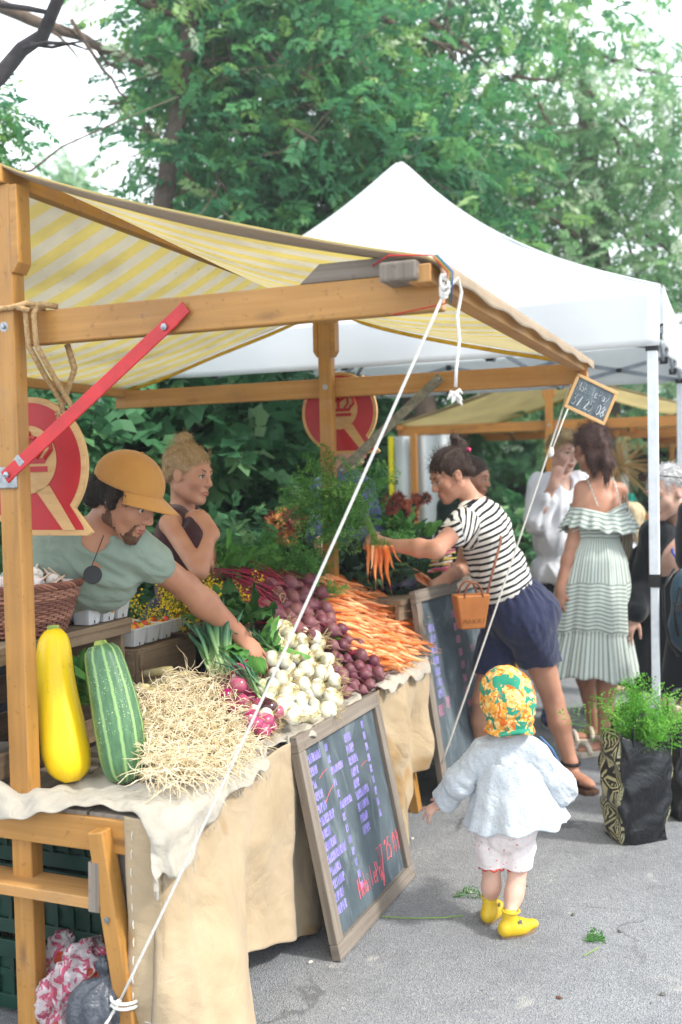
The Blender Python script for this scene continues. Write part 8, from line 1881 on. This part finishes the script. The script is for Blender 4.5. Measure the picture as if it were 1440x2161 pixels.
tree('tall tree in the middle right, with twigs showing against the sky', at(880, 1250, Y)*V3(1, 1, 0), [at(880, 1250, Y)*V3(1, 1, 0), at(885, 560, Y), at(840, 260, Y), at(760, 60, Y), at(700, -150, Y)], .2,
     [(640, -100), (900, -100), (960, -20), (1010, -60), (1290, -60), (1330, 30), (1180, 90), (1000, 150), (940, 120), (930, 60), (860, 110), (900, 210), (960, 250), (1080, 330), (1100, 620), (1000, 700), (860, 640), (700, 560), (620, 300)], 95, Y, 1.0, 24, .26, TL1, 8, limbs=[(720, 0, 9.6, 995, 118, 9.9, .045, .015), (900, 40, 9.9, 1120, 190, 10, .03, .008), (1080, 160, 10, 1190, 170, 10, .02, .006), (1130, 200, 10, 1180, 300, 9.9, .02, .006), (840, 60, 10, 1010, 215, 10, .02, .006)], nlimb=12, base_t=.5)
Y = 12.5
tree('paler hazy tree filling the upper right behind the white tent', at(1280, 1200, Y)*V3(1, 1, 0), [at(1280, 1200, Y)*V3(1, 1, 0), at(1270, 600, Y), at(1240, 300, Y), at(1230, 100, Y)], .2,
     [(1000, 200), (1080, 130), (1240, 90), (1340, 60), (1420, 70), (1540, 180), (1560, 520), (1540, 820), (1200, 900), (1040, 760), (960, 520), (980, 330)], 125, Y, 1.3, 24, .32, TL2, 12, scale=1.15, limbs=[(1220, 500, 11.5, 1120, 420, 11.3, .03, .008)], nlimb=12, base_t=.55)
Y = 24
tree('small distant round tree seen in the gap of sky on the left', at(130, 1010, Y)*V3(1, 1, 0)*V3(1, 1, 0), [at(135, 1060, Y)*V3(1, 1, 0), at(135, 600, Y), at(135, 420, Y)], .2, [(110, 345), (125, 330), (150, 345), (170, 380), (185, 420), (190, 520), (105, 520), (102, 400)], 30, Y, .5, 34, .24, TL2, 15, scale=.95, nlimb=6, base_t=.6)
Y = 6.4
tree('leafy tree at the far left edge, its leaves showing above the canopy', at(-190, 1300, Y)*V3(1, 1, 0), [at(-190, 1300, Y)*V3(1, 1, 0), at(-200, 600, Y), at(-160, 300, Y), at(-60, 260, Y)], .12, [(-200, 200), (-60, 190), (-10, 220), (20, 250), (35, 300), (35, 340), (10, 360), (-200, 420)], 40, Y, .35, 15, .06, TL1, 19, scale=.6, limbs=[(-60, 260, 6.4, 30, 290, 6.3, .014, .003)], nlimb=6)
r = thing('bare_branch', 'bare forked branch crossing the top left corner of the sky', 'tree', at(-220, 1200, 5.4)*V3(1, 1, 0), 'trees behind the market'); b = MB()
b.tube([at(-220, 1250, 5.4)*V3(1, 1, 0), at(-200, 700, 5.4), at(-150, 300, 5.4)], [.1, .08, .05], 10); b.build('trunk', BARK, r, smooth=True)
for (P, r0, r1) in (([(-150, 300), (-60, 210), (0, 160), (45, 105), (90, 75), (130, -20), (150, -90)], .05, .028), ([(50, 102), (100, 90), (150, 92), (185, 105)], .014, .004), ([(60, 92), (110, 100), (155, 90), (215, 84)], .011, .003), ([(-40, -60), (0, 10), (60, 18), (110, 28)], .02, .012)):
    b = MB(); b.tube([at(x, y, 5.4+.1*math.sin(x)) for x, y in P], [r0+(r1-r0)*i/(len(P)-1) for i in range(len(P))], 9); b.build('limb', simple('dark_bark', '#3e3a3c', '#2e2b2d', 12, .95, bscale=40, bstr=.8), r, smooth=True)
# shrubs behind the stalls
def shrub(label, poly, n, Y0, dY, nper, spread, seed, scale, m=TL3, base_t=.4, tmpl=BRD):
    xs = [p[0] for p in poly]; base = at((min(xs)+max(xs))/2, 1200, Y0)*V3(1, 1, 0); root = thing('shrub', label, 'shrub', base, 'shrubs behind the stalls'); rr = np.random.RandomState(seed); rs_ = random.Random(seed)
    pts = [at(x, y, Y0+rs_.uniform(-dY, dY)) for x, y in scatter(poly, n, 6, rs_, n*20)]; pts = [p for p in pts if p[2] > .05]
    b = MB()
    for i in range(14): p = pts[rr.randint(len(pts))]; branch(b, base+rr.normal(size=3)*V3(.25, .2, 0), p, .018, .005, seed+i, n=6, wob=.1)
    b.build('stems', TWIG, root, smooth=True); crown('foliage', root, pts, nper, spread, m, rr, tmpl, scale, base_t)
shrub('dark green shrub behind the bearded man and the blonde woman', [(180, 820), (330, 800), (500, 810), (520, 1000), (540, 1200), (500, 1330), (180, 1330), (150, 1000)], 110, 6.3, .5, 30, .20, 31, 1.0)
shrub('dark shrub behind the flowers and the second post', [(480, 820), (640, 820), (660, 1200), (640, 1320), (480, 1320)], 70, 6.9, .5, 34, .2, 32, .7)
shrub('deep green shrub between the crown board and the far stall', [(640, 820), (1000, 820), (960, 1180), (820, 1220), (640, 1220)], 110, 11.6, .6, 30, .3, 33, 1.1)
shrub('low leafy ground shrub in front of the dark hedge at the left', [(170, 1130), (520, 1130), (520, 1380), (170, 1380)], 60, 5.1, .35, 26, .13, 34, .62, base_t=.5)
shrub('sparse shrub left of the front post, at the left edge', [(-120, 820), (120, 860), (160, 1350), (-120, 1400)], 60, 5.6, .4, 26, .18, 35, .9)
shrub('dark hedge behind the far stalls', [(1000, 820), (1500, 840), (1500, 1180), (1000, 1200)], 110, 16.5, 1.0, 30, .5, 36, 2.2)
shrub('leafy bush beside the man in the white shirt', [(1080, 1100), (1150, 1090), (1150, 1290), (1085, 1290)], 26, 7.6, .3, 22, .12, 37, .8, base_t=.5)
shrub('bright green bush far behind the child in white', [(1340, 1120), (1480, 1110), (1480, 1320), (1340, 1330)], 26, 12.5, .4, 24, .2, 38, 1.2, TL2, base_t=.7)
# hanging bunches at the far stall
for lab, x, y, Y, m_ in (('dried straw-coloured plant bunch hanging in the far stall', 1305, 985, 8.6, simple('dried_stalk', '#a98a58', '#8e7040', 60, .9)),):
    c = at(x, y, Y); r = thing('dried_bunch', lab, 'dried plants', c); b = MB()
    for k in range(150): d = nrm(V3(rs.gauss(0, .8), rs.gauss(0, .5), rs.gauss(0, .7))); b.tube([c, c+d*.12+V3(0, 0, .02), c+d*rs.uniform(.2, .38)], [.006, .004, .0015], 4, cap=False)
    b.tube([c, c+ZZ*.45], .006, 5); b.build('stalks', m_, r)
c = at(1332, 1100, 8.2); r = thing('hanging_cloth', 'turquoise cloth hanging in the far stall beside the dried plants', 'cloth', c); b = MB()
b.grid(10, 20, lambda x, y: c+V3((x-.5)*(.05+.2*y)+.05*y, .03*math.sin(x*9+y*3), .22-.42*y)); b.build('cloth', cloth('turquoise', '#1fa08c', '#188a78'), r, smooth=True, solid=.004)

# ================================================================ thin summer haze round everything
m, nt, o = nodes('haze_air'); pv = N(nt, 'VolumePrincipled'); pv.inputs['Color'].default_value = (.93, .97, 1, 1); pv.inputs['Density'].default_value = .0035; pv.inputs['Anisotropy'].default_value = .3; nt.links.new(pv.outputs[0], o.inputs['Volume'])
b = MB(); b.box((0, 60, 7), 300, 330, 16); 
bx = mk('haze', [(x, y, z) for z in (-1, 16) for x, y in ((-151, -31), (151, -31), (151, 301), (-151, 301))], [[0, 3, 2, 1], [4, 5, 6, 7], [0, 1, 5, 4], [1, 2, 6, 5], [2, 3, 7, 6], [3, 0, 4, 7]], m); tag(bx, kind='stuff')
